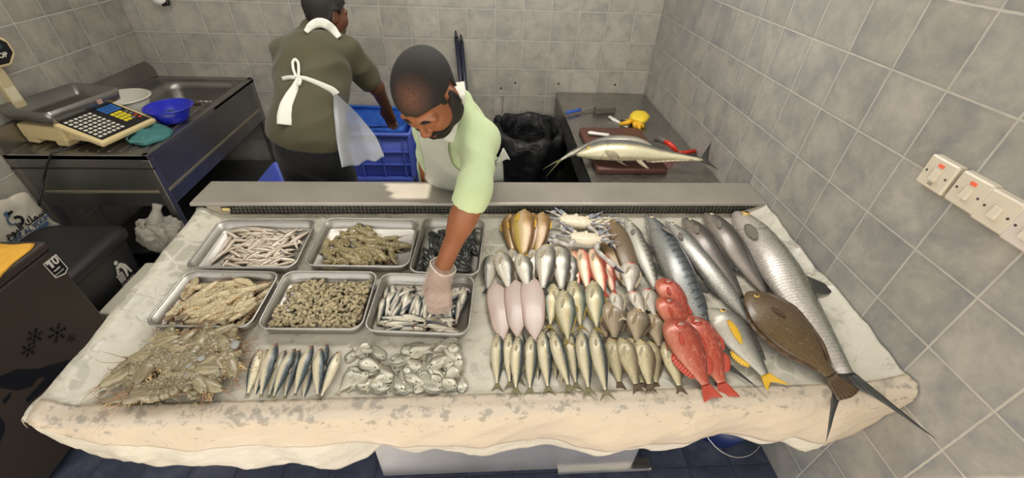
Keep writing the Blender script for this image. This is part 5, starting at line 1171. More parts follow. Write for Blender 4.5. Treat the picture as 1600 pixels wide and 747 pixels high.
m.box((bx0, by0, bzt - .03), (bx1, sy0, bzt - .007)); m.box((bx0, sy0, bzt - .03), (sx0, by1, bzt - .012)); m.box((sx1, sy0, bzt - .03), (bx1, by1, bzt - .012)); m.box((sx0, sy1, bzt - .03), (sx1, by1, bzt - .012))
bp(m, 'worktop', SB)
m = MB(); c = Vector(((sx0 + sx1) / 2, (sy0 + sy1) / 2, 0)); w_, d_ = sx1 - sx0, sy1 - sy0
m.loft([[p + c for p in rrect(w_ + .03, d_ + .03, .08, z=bzt - .010)], [p + c for p in rrect(w_, d_, .08, z=bzt - .014)], [p + c for p in rrect(w_ - .02, d_ - .02, .08, z=bzt - .06)], [p + c for p in rrect(w_ - .04, d_ - .04, .09, z=bzt - .22)], [p + c for p in rrect(w_ - .12, d_ - .12, .07, z=bzt - .25)]], cap0=False, cap1=True)
bp(m, 'basin', SB)
m = MB()
for k in range(11): x = bx0 + .10 + k * .052; m.box((x, by0 + .05, bzt - .014), (x + .012, sy0 - .06, bzt - .002), bevel=.003)
bp(m, 'drainboard_ridges', SB)
m = MB(); m.plate([(by0, bzt - .02), (by1 - .0, bzt - .02), (by1, bzt + .05), (by1 - .05, bzt + .115), (by0, bzt + .115)], .02, 0, Matrix(((0, 0, 1, bx0), (1, 0, 0, 0), (0, 1, 0, 0), (0, 0, 0, 1))), bevel=.003); bp(m, 'splashback', SB)
m = MB(); m.box((bx0, by0 + .004, .56), (bx1 - .004, by0 + .016, bzt - .028)); bp(m, 'front_panel', SBD)
m = MB(); m.box((bx1 - .016, by0 + .016, .56), (bx1 - .004, by1, bzt - .028)); bp(m, 'side_panel', SBD)
m = MB(); m.box((bx0, by0 - .004, .79), (bx1 + .004, by0 + .01, .795)); bp(m, 'panel_seam', BLACK)
LSTRIP = simple('scuffed_steel_edge', G(150, 142, 124), .4, .5)
m = MB(); m.box((bx0 + .08, by0 - .004, .645), (bx1 - .035, by0 + .005, .660), bevel=.002); bp(m, 'front_strip', LSTRIP)
m = MB(); m.box((bx1 - .006, by0 + .03, .640), (bx1 + .004, by1 - .05, .655), bevel=.002); bp(m, 'side_strip', LSTRIP)
for x, y in ((bx1 - .022, by0 + .022), (bx1 - .022, by1 - .022), (bx0 + .022, by0 + .022), (bx0 + .022, by1 - .022)):
    m = MB(); m.box((x - .02, y - .02, .03), (x + .02, y + .02, bzt - .03), bevel=.004); l_ = bp(m, 'leg', SB)
    m = MB(); m.lathe([(.001, 0), (.026, 0), (.026, .014), (.014, .032), (.001, .032)], 14, (x, y, 0)); bp(m, 'foot', BLACK, l_)
m = MB(); m.box((bx0 + .03, by0 + .05, .18), (bx1 - .03, by1 - .02, .20), bevel=.003); bp(m, 'undershelf', SBD)

# things in the sink
m = MB(); m.box((-2.04, 2.86, .66), (-1.80, 3.10, .672), bevel=.003, rot=Matrix.Rotation(.12, 3, 'Y')); bd = simple('tan_board', G(176, 142, 98), .55, var=.2)
tag(m.build('chopping_board', bd), 'tan board lying in the sink basin', 'board')
rk = thing('wire_rack', 'wire rack bridging the sink edge behind the blue basin', 'rack', (-1.86, 2.60, bzt))
m = MB()
for k in range(7): x = -.10 + k * .033; m.tube([(x, -.10, .012), (x, .20, .012)], .003, 6)
m.build('wires', STEEL, rk); m = MB()
for y in (-.10, .20): m.tube([(-.11, y, .008), (.11, y, .008)], .004, 6)
m.build('crossbar', STEEL, rk)
m = MB(); m.box((-1.83, 2.70, .885), (-1.765, 2.715, .902), bevel=.003); 
tag(m.build('wooden_handle', simple('dark_wood', G(70, 48, 34), .5)), 'short dark handle lying on the wire rack', 'handle')

# white bowl, blue basin
def bowl(name, label, c, r0, r1, h, mat, sx=1, sy=1, lip=.012):
    root = thing(name, label, 'bowl', c)
    m = MB(); m.lathe([(.001, .004), (r0 * .9, .0), (r0, .008), (r1, h), (r1 - .004, h), (r0 - .004, .012), (r0 * .85, .007), (.001, .007)], 40, sx=sx, sy=sy); m.build('bowl_body', mat, root)
    m = MB(); ring = []; 
    for k in range(9): a = 2 * PI * k / 8; ring.append((r1 + lip * .5 + lip * .6 * math.cos(a), h + lip * .4 * math.sin(a)))
    m.lathe(ring, 40, sx=sx, sy=sy); m.build('rolled_rim', mat, root); return root
bowl('white_bowl', 'white oval plastic bowl behind the weighing scale', (-2.13, 2.60, bzt - .004), .105, .135, .105, simple('milky_plastic', G(206, 204, 192), .35))
BLUEP = simple('bright_blue_plastic', G(36, 44, 178), .3)
bowl('blue_basin', 'small bright blue plastic basin on the drainboard', (-1.815, 2.50, bzt + .004), .075, .112, .085, BLUEP)
TEAL = simple('teal_cloth', G(62, 118, 116), .85, var=.25, vscale=90, bump=.5, bscale=220)
def rag(name, label, outline, z0, h, mat, seed, cat='cloth'):
    m = MB(); puff(m, [Vector(p) for p in outline], (0, 0, 1), h, .002, 9, seed, .7)
    return tag(m.build(name, mat), label, cat)
rag('cleaning_cloth', 'teal cloth crumpled inside the blue basin', [(-1.885, 2.49, .905), (-1.86, 2.44, .905), (-1.80, 2.435, .905), (-1.755, 2.47, .905), (-1.755, 2.53, .905), (-1.80, 2.56, .905), (-1.86, 2.55, .905)], 0, .028, simple('dark_teal_cloth', G(40, 76, 80), .85, var=.3, vscale=80, bump=.5, bscale=200), 3)
# folded teal glove-like cloth on the drainboard: fold over fold
cg = thing('cleaning_cloth', 'teal cloth folded on the bench edge beside the scale keypad', 'cloth', (-1.80, 2.26, bzt))
o1 = [at_z(u, v, bzt + .004) - Vector((-1.80, 2.26, bzt)) for u, v in [(199, 222), (206, 212), (222, 210), (231, 196), (248, 192), (266, 200), (272, 206), (262, 217), (240, 224), (226, 228), (208, 225)]]
m = MB(); puff(m, o1[::-1], (0, 0, 1), .030, .002, 9, 8, .6); m.build('fold', TEAL, cg)
m = MB(); m.tube([o1[0] + Vector((0, 0, .012)), o1[1] + Vector((0, 0, .02)), o1[2] + Vector((.004, 0, .028)), o1[2] + Vector((.025, .01, .022)), o1[9] + Vector((-.01, .015, .018)), o1[10] + Vector((0, 0, .012)), o1[0] + Vector((0, 0, .012))], .0035, 6); m.build('hem', simple('pale_teal_hem', G(108, 160, 152), .8), cg)

# ---------------- weighing scale
CREAMP = simple('cream_scale_plastic', G(212, 192, 144), .4, var=.06)
sc_ = thing('weighing_scale', 'cream electronic weighing scale with steel pan, keypad and display on a pole', 'scale', (-2.118, 2.29, bzt + .002), math.radians(-13))
m = MB(); m.box((-.235, -.155, .022), (.03, .155, .104), bevel=.014, seg=3); m.build('housing', CREAMP, sc_)
for x, y in ((-.20, -.12), (-.02, -.12), (-.20, .12), (.0, .12)):
    m = MB(); m.box((x - .035, y - .03, 0), (x + .035, y + .03, .03), bevel=.006); m.build('foot', CREAMP, sc_)
# keypad panel: sloping slab
m = MB(); R_ = Matrix.Rotation(math.radians(18), 3, 'Y'); kc = Vector((.135, 0, .085))
m.box(kc + Vector((-.125, -.165, -.018)), kc + Vector((.125, .165, .012)), bevel=.010, rot=R_, seg=3); m.box((.0, -.13, .03), (.13, .13, .075), bevel=.01); kp = m.build('keypad_housing', CREAMP, sc_)
m = MB(); m.box(kc + Vector((-.108, -.145, .010)), kc + Vector((.108, .145, .0135)), rot=R_, origin=kc); m.build('keypad_overlay', simple('black_keypad', (.012, .012, .014), .35), kp)
KW = simple('white_key', G(206, 202, 188), .4); KB = simple('blue_key', G(46, 104, 176), .4); KY = simple('yellow_key', G(222, 204, 48), .4); KR = simple('red_key', G(190, 60, 44), .4); KO = simple('grey_key', G(120, 116, 108), .4)
def key(x, y, mat, wx=.0135, wy=.0165):
    m = MB(); m.box(kc + Vector((x - wx / 2, y - wy / 2, .0125)), kc + Vector((x + wx / 2, y + wy / 2, .0152)), bevel=.0008, rot=R_, origin=kc, seg=1); m.build('key', mat, kp)
for i in range(8):
    for j in range(6): key(-.090 + .0245 * i + .0, -.125 + .0185 * j * 1.35, KW) if j < 6 and i < 8 else None
for i in range(3):
    for j in range(4): key(-.092 + .021 * i, .030 + .023 * j + .025, KB, .0165, .019)
for i in range(4):
    for j in range(3): key(-.022 + .024 * i, .058 + .022 * j, KY if not (i == 3 and j == 2) else KO, .0185, .018)
key(.04, .127, KR); key(.065, .127, KR); key(-.01, .127, KO); key(.015, .127, KO)
m = MB(); m.box((-.19, -.12, .10), (-.01, .12, .125), bevel=.006); m.build('pan_support', STEEL_D, sc_)
pw, pd = .30, .40; pc = Vector((-.10, .02, 0))
m = MB(); m.loft([[p + pc for p in rrect(pw - .05, pd - .05, .02, 5, .126)], [p + pc for p in rrect(pw - .02, pd - .02, .02, 5, .134)], [p + pc for p in rrect(pw, pd, .02, 5, .195)], [p + pc for p in rrect(pw - .006, pd - .006, .02, 5, .195)], [p + pc for p in rrect(pw - .028, pd - .028, .02, 5, .140)], [p + pc for p in rrect(pw - .06, pd - .06, .02, 5, .131)]]); pan = m.build('weighing_pan', steel('pan_steel', .34, .34, (3, 40, 40), .35), sc_)
m = MB(); m.box((pc.x + pw / 2 - .006, .07, .150), (pc.x + pw / 2 + .001, .095, .172)); m.build('sticker', simple('red_white_sticker', G(176, 140, 128), .5, var=.5, vscale=120), pan)
# display on its pole
pole = thing
pp = at_z(20, 152, 1.08); inv = sc_.matrix_basis.inverted(); q = inv @ pp
m = MB(); m.box((q.x - .02, q.y - .028, .02), (q.x + .02, q.y + .028, .39), bevel=.005); pl = m.build('pole', simple('pale_pole', G(178, 166, 130), .45), sc_)
m = MB(); m.box((q.x + .019, q.y - .022, .19), (q.x + .0215, q.y + .022, .26)); m.build('paper_label', simple('paper_label', G(196, 188, 160), .6, var=.15, vscale=200), pl)
hc = inv @ at_z(-2, 82, 1.30); 
def octo(w, h, c): return [(-w + c, -h), (w - c, -h), (w, -h + c), (w, h - c), (w - c, h), (-w + c, h), (-w, h - c), (-w, -h + c)]
MH = Matrix.Translation((q.x - .012, q.y - .02, hc.z)) @ Matrix(((0, 0, 1, 0), (1, 0, 0, 0), (0, 1, 0, 0), (0, 0, 0, 1))) @ Matrix.Rotation(0.0, 4, 'Z')
m = MB(); m.plate(octo(.125, .075, .045), .05, 0, MH, bevel=.006); hd = m.build('display_head', CREAMP, sc_)
m = MB(); m.plate(octo(.112, .063, .040), .004, 0, MH @ Matrix.Translation((0, 0, .049))); m.build('display_face', simple('black_display', (.012, .012, .013), .3), hd)
m = MB(); m.plate([(-.09, .002), (.085, .002), (.085, .044), (-.09, .044)], .003, 0, MH @ Matrix.Translation((0, 0, .0525))); lcd = m.build('lcd', simple('dark_lcd', G(46, 62, 66), .2), hd)
gl = NT('green_digits'); gl.set(Base_Color=(.02, .2, .06), Emission_Color=(.1, .9, .35, 1)); gl.b.inputs['Emission Strength'].default_value = .6; GREEN = gl.mat
text_obj('digits', '0.00', .026, GREEN, hd, MH @ Matrix.Translation((.055, .026, .0562)))
text_obj('lettering', 'L TOP', .030, KW, hd, MH @ Matrix.Translation((.045, -.026, .0536)), bold=.0008)
# cable hanging from the bench
cab = [at_y(81, 239, 2.05), at_y(73, 258, 2.04), at_y(67, 285, 2.02), at_y(62, 310, 1.96), at_y(58, 335, 1.93), at_y(53, 358, 1.92), at_y(47, 375, 1.90)]
cab = [Vector((cab[0].x + .06, 2.16, bzt + .006)), Vector((cab[0].x + .01, 2.07, bzt + .012))] + cab
CP = []
for i in range(len(cab) - 1):
    for k in range(4): CP.append(cab[i].lerp(cab[i + 1], k / 4))
CP.append(cab[-1]); m = MB(); m.tube(CP, .0058, 8); tag(m.build('power_cable', BLACK), 'black cable hanging over the front of the sink bench', 'cable')

# ---------------- chest freezer
FX0, FX1, FY0, FY1, FZ = XL + .02, -1.757, .10, 1.435, .81
fz = thing('chest_freezer', 'dark brown chest freezer with snowflake decals and warranty sticker', 'freezer', (FX0, FY0, 0))
FB = simple('dark_brown_freezer', G(58, 50, 45), .45, .1, var=.12, vscale=6, bump=.05); FBD = simple('decal_black', G(34, 33, 34), .4); FBN = simple('decal_navy', G(22, 23, 28), .35)
def fp(mb, name, mat, parent=None): mb.v = [(x - FX0, y - FY0, z) for x, y, z in mb.v]; return mb.build(name, mat, parent or fz)
m = MB(); m.box((FX0, FY0, .04), (FX1 - .004, FY1 - .004, FZ - .045), bevel=.012, seg=3); fbody = fp(m, 'cabinet', FB)
m = MB(); m.box((FX0 - .0, FY0 - .0, FZ - .040), (FX1 + .004, FY1 + .002, FZ), bevel=.014, seg=3); fp(m, 'lid', FB)
m = MB(); m.box((FX0 + .01, FY0 + .01, FZ - .048), (FX1 - .006, FY1 - .006, FZ - .038)); fp(m, 'gasket', BLACK)
for x, y in ((FX0 + .06, FY0 + .06), (FX1 - .06, FY0 + .06), (FX0 + .06, FY1 - .06), (FX1 - .06, FY1 - .06)):
    m = MB(); m.lathe([(.001, 0), (.025, 0), (.025, .041), (.001, .041)], 14, (x, y, 0)); fp(m, 'foot', BLACK)
def onface(pts, th, name, mat, parent=None):     # decal on the face towards +x: pts are (y, z)
    m = MB(); m.plate(pts, th, 0, Matrix(((0, 0, 1, FX1 - .0042), (1, 0, 0, 0), (0, 1, 0, 0), (0, 0, 0, 1)))); return fp(m, name, mat, parent or fbody)
def pxf(pts): 
    L_ = [(at_x(u, v, FX1 - .002).y, at_x(u, v, FX1 - .002).z) for u, v in pts]
    ar = sum(L_[i][0] * L_[(i + 1) % len(L_)][1] - L_[(i + 1) % len(L_)][0] * L_[i][1] for i in range(len(L_)))
    return L_ if ar > 0 else L_[::-1]
SW = simple('sticker_white', G(206, 204, 196), .45); SBK = simple('sticker_black', G(20, 20, 22), .4)
stk = onface(pxf([(68, 413), (88, 397), (107, 419), (103, 428), (88, 435)]), .0012, 'warranty_sticker', SW)
stb = onface(pxf([(70, 413.5), (88, 399.5), (105, 419), (101.5, 426.5), (88, 433)]), .0016, 'sticker_field', SBK, stk)
def face_text(name, body, size, u, v, mat, parent, tilt=0.0):
    p = at_x(u, v, FX1); MX = Matrix.Translation((FX1 - FX0 - .0022, p.y - FY0, p.z)) @ Matrix(((0, 0, 1, 0), (1, 0, 0, 0), (0, 1, 0, 0), (0, 0, 0, 1))) @ Matrix.Rotation(tilt, 4, 'Z')
    return text_obj(name, body, size, mat, parent, MX, bold=.0012)

face_text('lettering', '0', .050, 87.5, 407, SW, stk)
_p = at_x(79.5, 413, FX1); MXn = Matrix.Translation((FX1 - FX0 - .0022, _p.y - FY0, _p.z)) @ Matrix(((0, 0, 1, 0), (1, 0, 0, 0), (0, 1, 0, 0), (0, 0, 0, 1)))
m = MB(); m.plate([(-.004, -.018), (.006, -.018), (.006, .018), (-.002, .018), (-.012, .011), (-.012, .003), (-.004, .008)], .0014, 0, MXn); m.build('lettering', SW, stk)

face_text('stars', '....', .036, 88, 418, SW, stk); face_text('stripe', '_____', .018, 91.5, 424, SW, stk)
def flake(u, v, r):
    p = at_x(u, v, FX1); m = MB()
    for k in range(6):
        a = k * PI / 3 + .2; d_ = Vector((0, math.cos(a), math.sin(a))); n_ = Vector((0, -d_.z, d_.y)); c_ = Vector((FX1 - .0045, p.y, p.z))
        m.box((FX1 - .0045, p.y - r * .09, p.z), (FX1 - .003, p.y + r * .09, p.z + r), rot=Matrix.Rotation(a, 3, 'X'), origin=(FX1 - .004, p.y, p.z))
        for q_ in (.45, .75):
            for s_ in (-.9, .9):
                b0 = c_ + Vector((0, -math.sin(a), math.cos(a))) * r * q_
                m.box(b0 + Vector((0, -r * .07, 0)), b0 + Vector((.0015, r * .07, r * .28)), rot=Matrix.Rotation(a + s_, 3, 'X'), origin=b0)
    fp(m, 'snowflake_decal', FBD, fbody)
flake(91, 520, .040); flake(56, 525, .032); flake(46, 547, .028); flake(113, 528, .020)
onface(pxf([(0, 588), (28, 577), (58, 577), (95, 566), (118, 560), (112, 575), (98, 582), (60, 618), (43, 630), (41, 624), (72, 590), (60, 590), (50, 604), (28, 610), (0, 606)]), .0014, 'penguin_decal', FBN)
onface(pxf([(4, 625), (18, 612), (16, 622), (8, 632)]), .0014, 'penguin_decal', FBN)
onface(pxf([(0, 650), (7, 660), (9, 672), (0, 692)]), .0014, 'penguin_decal', FBN)
cl = [at_z(u, v, FZ + .003) for u, v in [(-60, 376), (-20, 378), (20, 382), (53, 380), (49, 390), (36, 400), (20, 413), (5, 428), (-15, 446), (-70, 440)]]
m = MB(); puff(m, cl[::-1], (0, 0, 1), .012, .002, 8, 5, .5)
tag(m.build('yellow_cloth', simple('yellow_orange_cloth', G(226, 170, 62), .85, var=.15, vscale=25, bump=.5, bscale=150)), 'orange yellow cloth lying on top of the chest freezer', 'cloth')

# ---------------- trash bin with lid
tb = thing('trash_bin', 'black plastic trash bin with lid and white litter symbol behind the freezer', 'bin', (-2.06, 1.66, 0))
BK = simple('bin_black', G(34, 34, 35), .5, var=.15, vscale=8)
def rr2(w, d, r, z, c=(0, 0)): return [p + Vector((c[0], c[1], 0)) for p in rrect(w, d, r, 6, z)]
m = MB(); m.loft([rr2(.33, .34, .05, .0), rr2(.34, .35, .05, .01), rr2(.40, .42, .05, .48), rr2(.41, .43, .05, .50), rr2(.41, .43, .05, .515)]); bb = m.build('bin_body', BK, tb)
m = MB(); m.loft([rr2(.43, .45, .055, .508), rr2(.44, .46, .06, .52), rr2(.44, .46, .06, .545), rr2(.42, .44, .07, .560), rr2(.36, .38, .07, .575), rr2(.34, .36, .07, .572)]); m.build('lid', BK, tb)
# litter symbol on the face towards +x
lp = at_x(191, 425, -1.862); MS = Matrix.Translation((-1.862 + 2.06, lp.y - 1.66, lp.z)) @ Matrix.Rotation(math.radians(3.5), 4, 'Y') @ Matrix(((0, 0, 1, 0), (1, 0, 0, 0), (0, 1, 0, 0), (0, 0, 0, 1)))
MS = MS @ Matrix.Scale(1.25, 4)
SYM = simple('symbol_white', G(190, 188, 178), .5)
def sym(pts, nm='litter_symbol'): m = MB(); m.plate(pts, .0012, 0, MS); m.build(nm, SYM, bb)
circ = lambda cx, cy, r, n=14: [(cx + r * math.cos(2 * PI * k / n), cy + r * math.sin(2 * PI * k / n)) for k in range(n)]
sym(circ(-.004, .052, .0095))
sym([(-.016, .036), (.012, .040), (.030, .018), (.042, -.030), (.032, -.032), (.024, -.004), (.016, -.034), (.006, -.034), (.010, .004), (.004, .022), (-.010, .022), (-.026, .010), (-.020, .004), (-.008, .014)])
sym([(-.034, .004), (.000, .004), (-.001, .000), (-.033, .000)])
for k in range(4): x = -.031 + k * .0092; sym([(x, -.002), (x + .0035, -.002), (x + .0035 - (k - 1.5) * .001, -.038), (x - (k - 1.5) * .001 + .0, -.038)])
for k in range(4): z = -.008 - k * .009; sym([(-.032 + k * .0006, z), (-.001 - k * .0006, z), (-.001 - k * .0006, z - .003), (-.032 + k * .0006, z - .003)])
text_obj('lettering', 'TRASH BOX', .013, SYM, bb, MS @ Matrix.Translation((.004, -.052, 0)))
# white foam box beside it
fb = thing('foam_box', 'white foam box standing between the trash bin and the counter', 'box', (-1.62, 1.66, 0))
FO = simple('white_foam', G(198, 194, 176), .7, var=.05, vscale=60, bump=.2, bscale=200)
m = MB(); m.box((-.20, -.18, 0), (.20, .17, .30), bevel=.012, seg=3); m.build('foam_base', FO, fb)
m = MB(); m.box((-.215, -.19, .302), (.215, .18, .345), bevel=.012, seg=3); m.build('lid', FO, fb)
# clear plastic bag tied to the bench leg
CLB = NT('clear_plastic_bag'); CLB.set(Base_Color=CLB.mix(CLB.noise(CLB.obj(), 22, 5, .7), G(150, 146, 134), G(214, 210, 198)), Roughness=.28); CLB.b.inputs['Transmission Weight'].default_value = .25; CLB.b.inputs['IOR'].default_value = 1.1
CLB.bump(CLB.noise(CLB.obj(), 38, 6, .75, .8), .9, .012); CLB = CLB.mat
pb = at_y(250, 362, 1.965)
root = thing('plastic_bag', 'clear crumpled plastic bag hanging from the sink bench leg', 'bag', (pb.x, pb.y, pb.z))
m = MB(); m.blob((0, 0, 0), (.118, .085, .135), 90, 60, fn=lambda d_: (1 + .20 * mnoise.fractal(d_ * 2.2, 1.0, 2.0, 3) - .16 * abs(mnoise.noise(d_ * 3.2)) - .10 * abs(mnoise.noise(d_ * 7 + Vector((3, 0, 0)))) - .05 * abs(mnoise.noise(d_ * 15))) * (1 - .55 * max(0, d_.z) ** 2.5)); m.build('bag_body', CLB, root)
m = MB(); m.tube([(.0, 0, .04), (.012, .01, .085), (.022, .03, .125), (.03, .045, .150)], [.055, .034, .018, .024], 14); m.build('knot', CLB, root)
# printed carrier bag against the wall
xb = -2.28
ol = [at_x(u, v, xb) for u, v in [(-55, 330), (-20, 316), (12, 310), (22, 304), (40, 300), (50, 309), (62, 323), (74, 336), (84, 346), (95, 352), (82, 360), (68, 370), (50, 380), (30, 392), (-10, 400), (-60, 390)]]
root = thing('carrier_bag', 'white printed carrier bag slumped between the wall and the freezer', 'bag', ol[4])
ol = [p - ol[4] for p in ol]
BAGW = simple('white_bag_plastic', G(190, 184, 168), .5, var=.1, vscale=14, bump=.5, bscale=16)
m = MB(); puff(m, ol[::-1] if False else ol, (1, 0, 0), .022, .06, 9, 2, .45); bo = m.build('bag_body', BAGW, root)
BLUEI = simple('ink_slate_blue', G(70, 92, 120), .5); BLK_I = simple('ink_black', G(26, 26, 30), .5)
def bag_m(u, v, rz=0.0, off=.027):
    p = at_x(u, v, xb + off) - root.location
    return Matrix.Translation(p) @ Matrix(((0, 0, 1, 0), (1, 0, 0, 0), (0, 1, 0, 0), (0, 0, 0, 1))) @ Matrix.Rotation(rz, 4, 'Z')
text_obj('lettering', 'SAMAK AL YOUM', .034, BLUEI, bo, bag_m(43, 361, 0), extrude=.002)
text_obj('arabic_lettering', '\uFEE1\uFEEE\uFEF4\uFEDF\uFE8D \uFEDA\uFEE4\uFEB3', .050, BLK_I, bo, bag_m(40, 349, 0), extrude=.002)
m = MB(); MB_ = bag_m(28, 345); m.plate([(.026 * math.cos(a), .026 * math.sin(a)) for a in np.linspace(-1.9, 1.9, 18)] + [(.014 * math.cos(a), .014 * math.sin(a)) for a in np.linspace(1.9, -1.9, 18)], .004, 0, MB_); m.build('logo_crescent', BLK_I, bo)
m = MB(); MB_ = bag_m(18, 344); m.plate([(.02 * math.cos(a), .024 * math.sin(a)) for a in np.linspace(1.2, 5.1, 18)] + [(.015 * math.cos(a), .019 * math.sin(a)) for a in np.linspace(5.1, 1.2, 18)], .004, 0, MB_); m.plate([(-.012, .03), (.010, .028), (.006, .046), (-.008, .046)], .004, 0, MB_); m.build('logo_fish_outline', BLUEI, bo)
m = MB(); m.plate([(-.012, -.006), (.014, -.006), (.014, .006), (-.012, .006)], .004, 0, bag_m(14.5, 333)); m.build('logo_block', BLK_I, bo)
m = MB(); m.plate([(-.16, -.010), (.10, -.010), (.10, .010), (-.16, .010)], .003, 0, bag_m(50, 366)); m.build('blue_band', BLUEI, bo)
# ================================================================== right side: work table, tools, bins, crate, switches
RX0, RX1, RY0, RY1, RZ = .565, XR - .004, 1.775, YB - .006, .80
rt = thing('work_table', 'stainless steel work table in the back right corner', 'table', (RX0, RY0, 0))
def rp(mb, name, mat, parent=None): mb.v = [(x - RX0, y - RY0, z) for x, y, z in mb.v]; return mb.build(name, mat, parent or rt)
RT = steel('table_steel', .40, .28, (3, 40, 40), .3, (1, .96, .90))
m = MB(); m.box((RX0, RY0, RZ - .035), (RX1, RY1, RZ), bevel=.004); rp(m, 'tabletop', RT)
m = MB(); m.box((RX0 + .004, RY0 + .01, RZ - .16), (RX0 + .016, RY1, RZ - .034)); rp(m, 'side_apron', STEEL_D)
m = MB(); m.box((RX0, RY0 + .02, RZ - .004), (RX0 + .003, RY0 + .9, RZ + .001)); rp(m, 'bright_edge', STEEL)
for x in (RX0 + .03, RX1 - .03):
    for y in (RY0 + .03, RY1 - .03):
        m = MB(); m.box((x - .02, y - .02, .0), (x + .02, y + .02, RZ - .034), bevel=.003); rp(m, 'leg', STEEL_D)
m = MB(); m.box((RX0 + .02, RY0 + .03, .20), (RX1 - .02, RY1 - .02, .22), bevel=.003); rp(m, 'undershelf', STEEL_D)
# cutting board, a rounded slab
CB = simple('maroon_board', G(98, 62, 52), .5, var=.15, vscale=12, bump=.2, bscale=120)
z0 = RZ
c4 = [at_z(u, v, z0 + .03) for u, v in [(902, 199), (1000, 200), (1043, 264), (938, 266)]]
cc = sum(c4, Vector()) / 4; w_ = ((c4[1] - c4[0]).length + (c4[2] - c4[3]).length) / 2; d_ = ((c4[3] - c4[0]).length + (c4[2] - c4[1]).length) / 2
cut = MB(); cut.loft([[p for p in rrect(w_ - .006, d_ - .006, .02, 5, 0)], rrect(w_, d_, .022, 5, .004), rrect(w_, d_, .022, 5, .026), rrect(w_ - .006, d_ - .006, .02, 5, .030)])
o = cut.build('cutting_board', CB); o.location = (cc.x, cc.y, z0 + .001); o.rotation_euler.z = math.atan2((c4[1] - c4[0]).y, (c4[1] - c4[0]).x); tag(o, 'dark red cutting board under the two fish on the work table', 'cutting board')
BZ = z0 + .032
BLADE = steel('knife_steel', .55, .25, (3, 60, 60), .15)
def knife(label, p_butt, p_join, p_tip, hmat, wd, bw):
    a = p_butt; root = thing('knife', label, 'knife', a); d = (p_tip - p_butt); ex = d.normalized(); ez = Vector((0, 0, 1)); ey = ez.cross(ex).normalized(); L = (p_join - p_butt).length; L2 = d.length
    m = MB(); rings = []
    for s_, w in [(0, .3), (.03, .8), (.15, 1.05), (.5, .85), (.85, 1.0), (1, .9)]:
        rings.append([ex * (L * s_) + ey * (wd * w * math.cos(t_)) + ez * (.012 + .010 * w * math.sin(t_)) for t_ in np.linspace(0, 2 * PI, 13)[:-1]])
    m.loft(rings); m.build('handle', hmat, root)
    m = MB(); N = 10; T = []
    P = [[ex * (L - .005 + (L2 - L + .005) * i / N) + ey * (bw * (e * (1 - (i / N) ** 3) - .3 * (i / N) ** 2)) + ez * .010 for e in (-1, -.4, .2, .8)] for i in range(N + 1)]
    m.sheet(P, .002); m.build('blade', BLADE, root)
knife('blue handled knife lying by the back edge of the work table', at_z(884, 179, z0 + .01), at_z(907, 174, z0 + .01), at_z(941, 166, z0 + .01), simple('blue_handle', G(44, 84, 178), .4), .016, .014)
knife('white handled knife lying on the cutting board', at_z(918, 210, BZ + .006), at_z(951, 215, BZ + .006), at_z(1012, 222, BZ + .006), WHITE_P, .017, .016)
# whetstone
p = at_z(944, 176, z0); m = MB(); m.box((-.075, -.028, .0), (.075, .028, .045), bevel=.004, seg=2); o = m.build('whetstone', simple('grey_stone', G(96, 92, 82), .8, var=.15, vscale=60, bump=.3)); o.location = (p.x, p.y, z0 + .001); o.rotation_euler.z = .22; tag(o, 'grey brick shaped whetstone beside the blue handled knife', 'whetstone')
# white handled wire brush
p = at_z(952, 183, z0 + .01); q = at_z(969, 191, z0 + .01); r_ = at_z(985, 188, z0 + .01); root = thing('wire_brush', 'white handled wire brush next to the yellow gloves', 'brush', (p.x, p.y, z0))
m = MB(); A_ = [Vector((0, 0, .014)), (q - p) * .5 + Vector((0, 0, .006)), (q - p) + Vector((0, 0, .004)), (q - p) * 1.7 + Vector((0, 0, .004))]; m.tube(A_, [.014, .017, .013, .015], 12, flat=.6); m.build('handle', WHITE_P, root)
bs = simple('dark_bristle', G(70, 62, 50), .6)
for k in range(14):
    a = (q - p) * (1.05 + .045 * k); m = MB(); m.tube([a + Vector((0, .008, .012)), a + Vector((.004, .022, .028))], .0025, 5); m.build('bristle', bs, root)
# yellow gloves: one flat folded, one with fingers
YG = simple('yellow_rubber', G(232, 178, 36), .45, var=.1, vscale=30, bump=.3, bscale=60); YL = simple('pale_yellow_rubber', G(230, 200, 52), .45, var=.08, vscale=30, bump=.3, bscale=60)
ol = [at_z(u, v, z0 + .05) for u, v in [(984, 180), (991, 174), (1005, 175), (1015, 181), (1013, 186), (1006, 191), (994, 188), (985, 185)]]
root = thing('rubber_glove', 'flat pale yellow rubber glove behind the orange yellow glove', 'glove', ol[0]); ol = [x - ol[0] for x in ol]
m = MB(); puff(m, ol[::-1], (0, 0, 1), .022, .045, 7, 4, .25); m.build('glove_cuff', YL, root)
root = thing('rubber_glove', 'orange yellow rubber glove with curled fingers next to the wire brush', 'glove', at_z(990, 194, z0)); base = at_z(990, 194, z0)
m = MB(); m.blob((0, 0, .028), (.045, .030, .026), 20, 12, fn=lambda d_: 1 + .2 * mnoise.noise(d_ * 2)); 
for u, v, u2, v2 in [(980, 192, 968, 194), (986, 190, 978, 188), (998, 196, 999, 203), (1001, 194, 1006, 199), (996, 190, 1004, 190), (992, 197, 994, 201)]:
    a = at_z(u, v, z0 + .03) - base; b = at_z(u2, v2, z0 + .012) - base; m.tube([a * .4 + Vector((0, 0, .018)), a, b], [.018, .0155, .010], 10)
m.build('glove_body', YG, root)
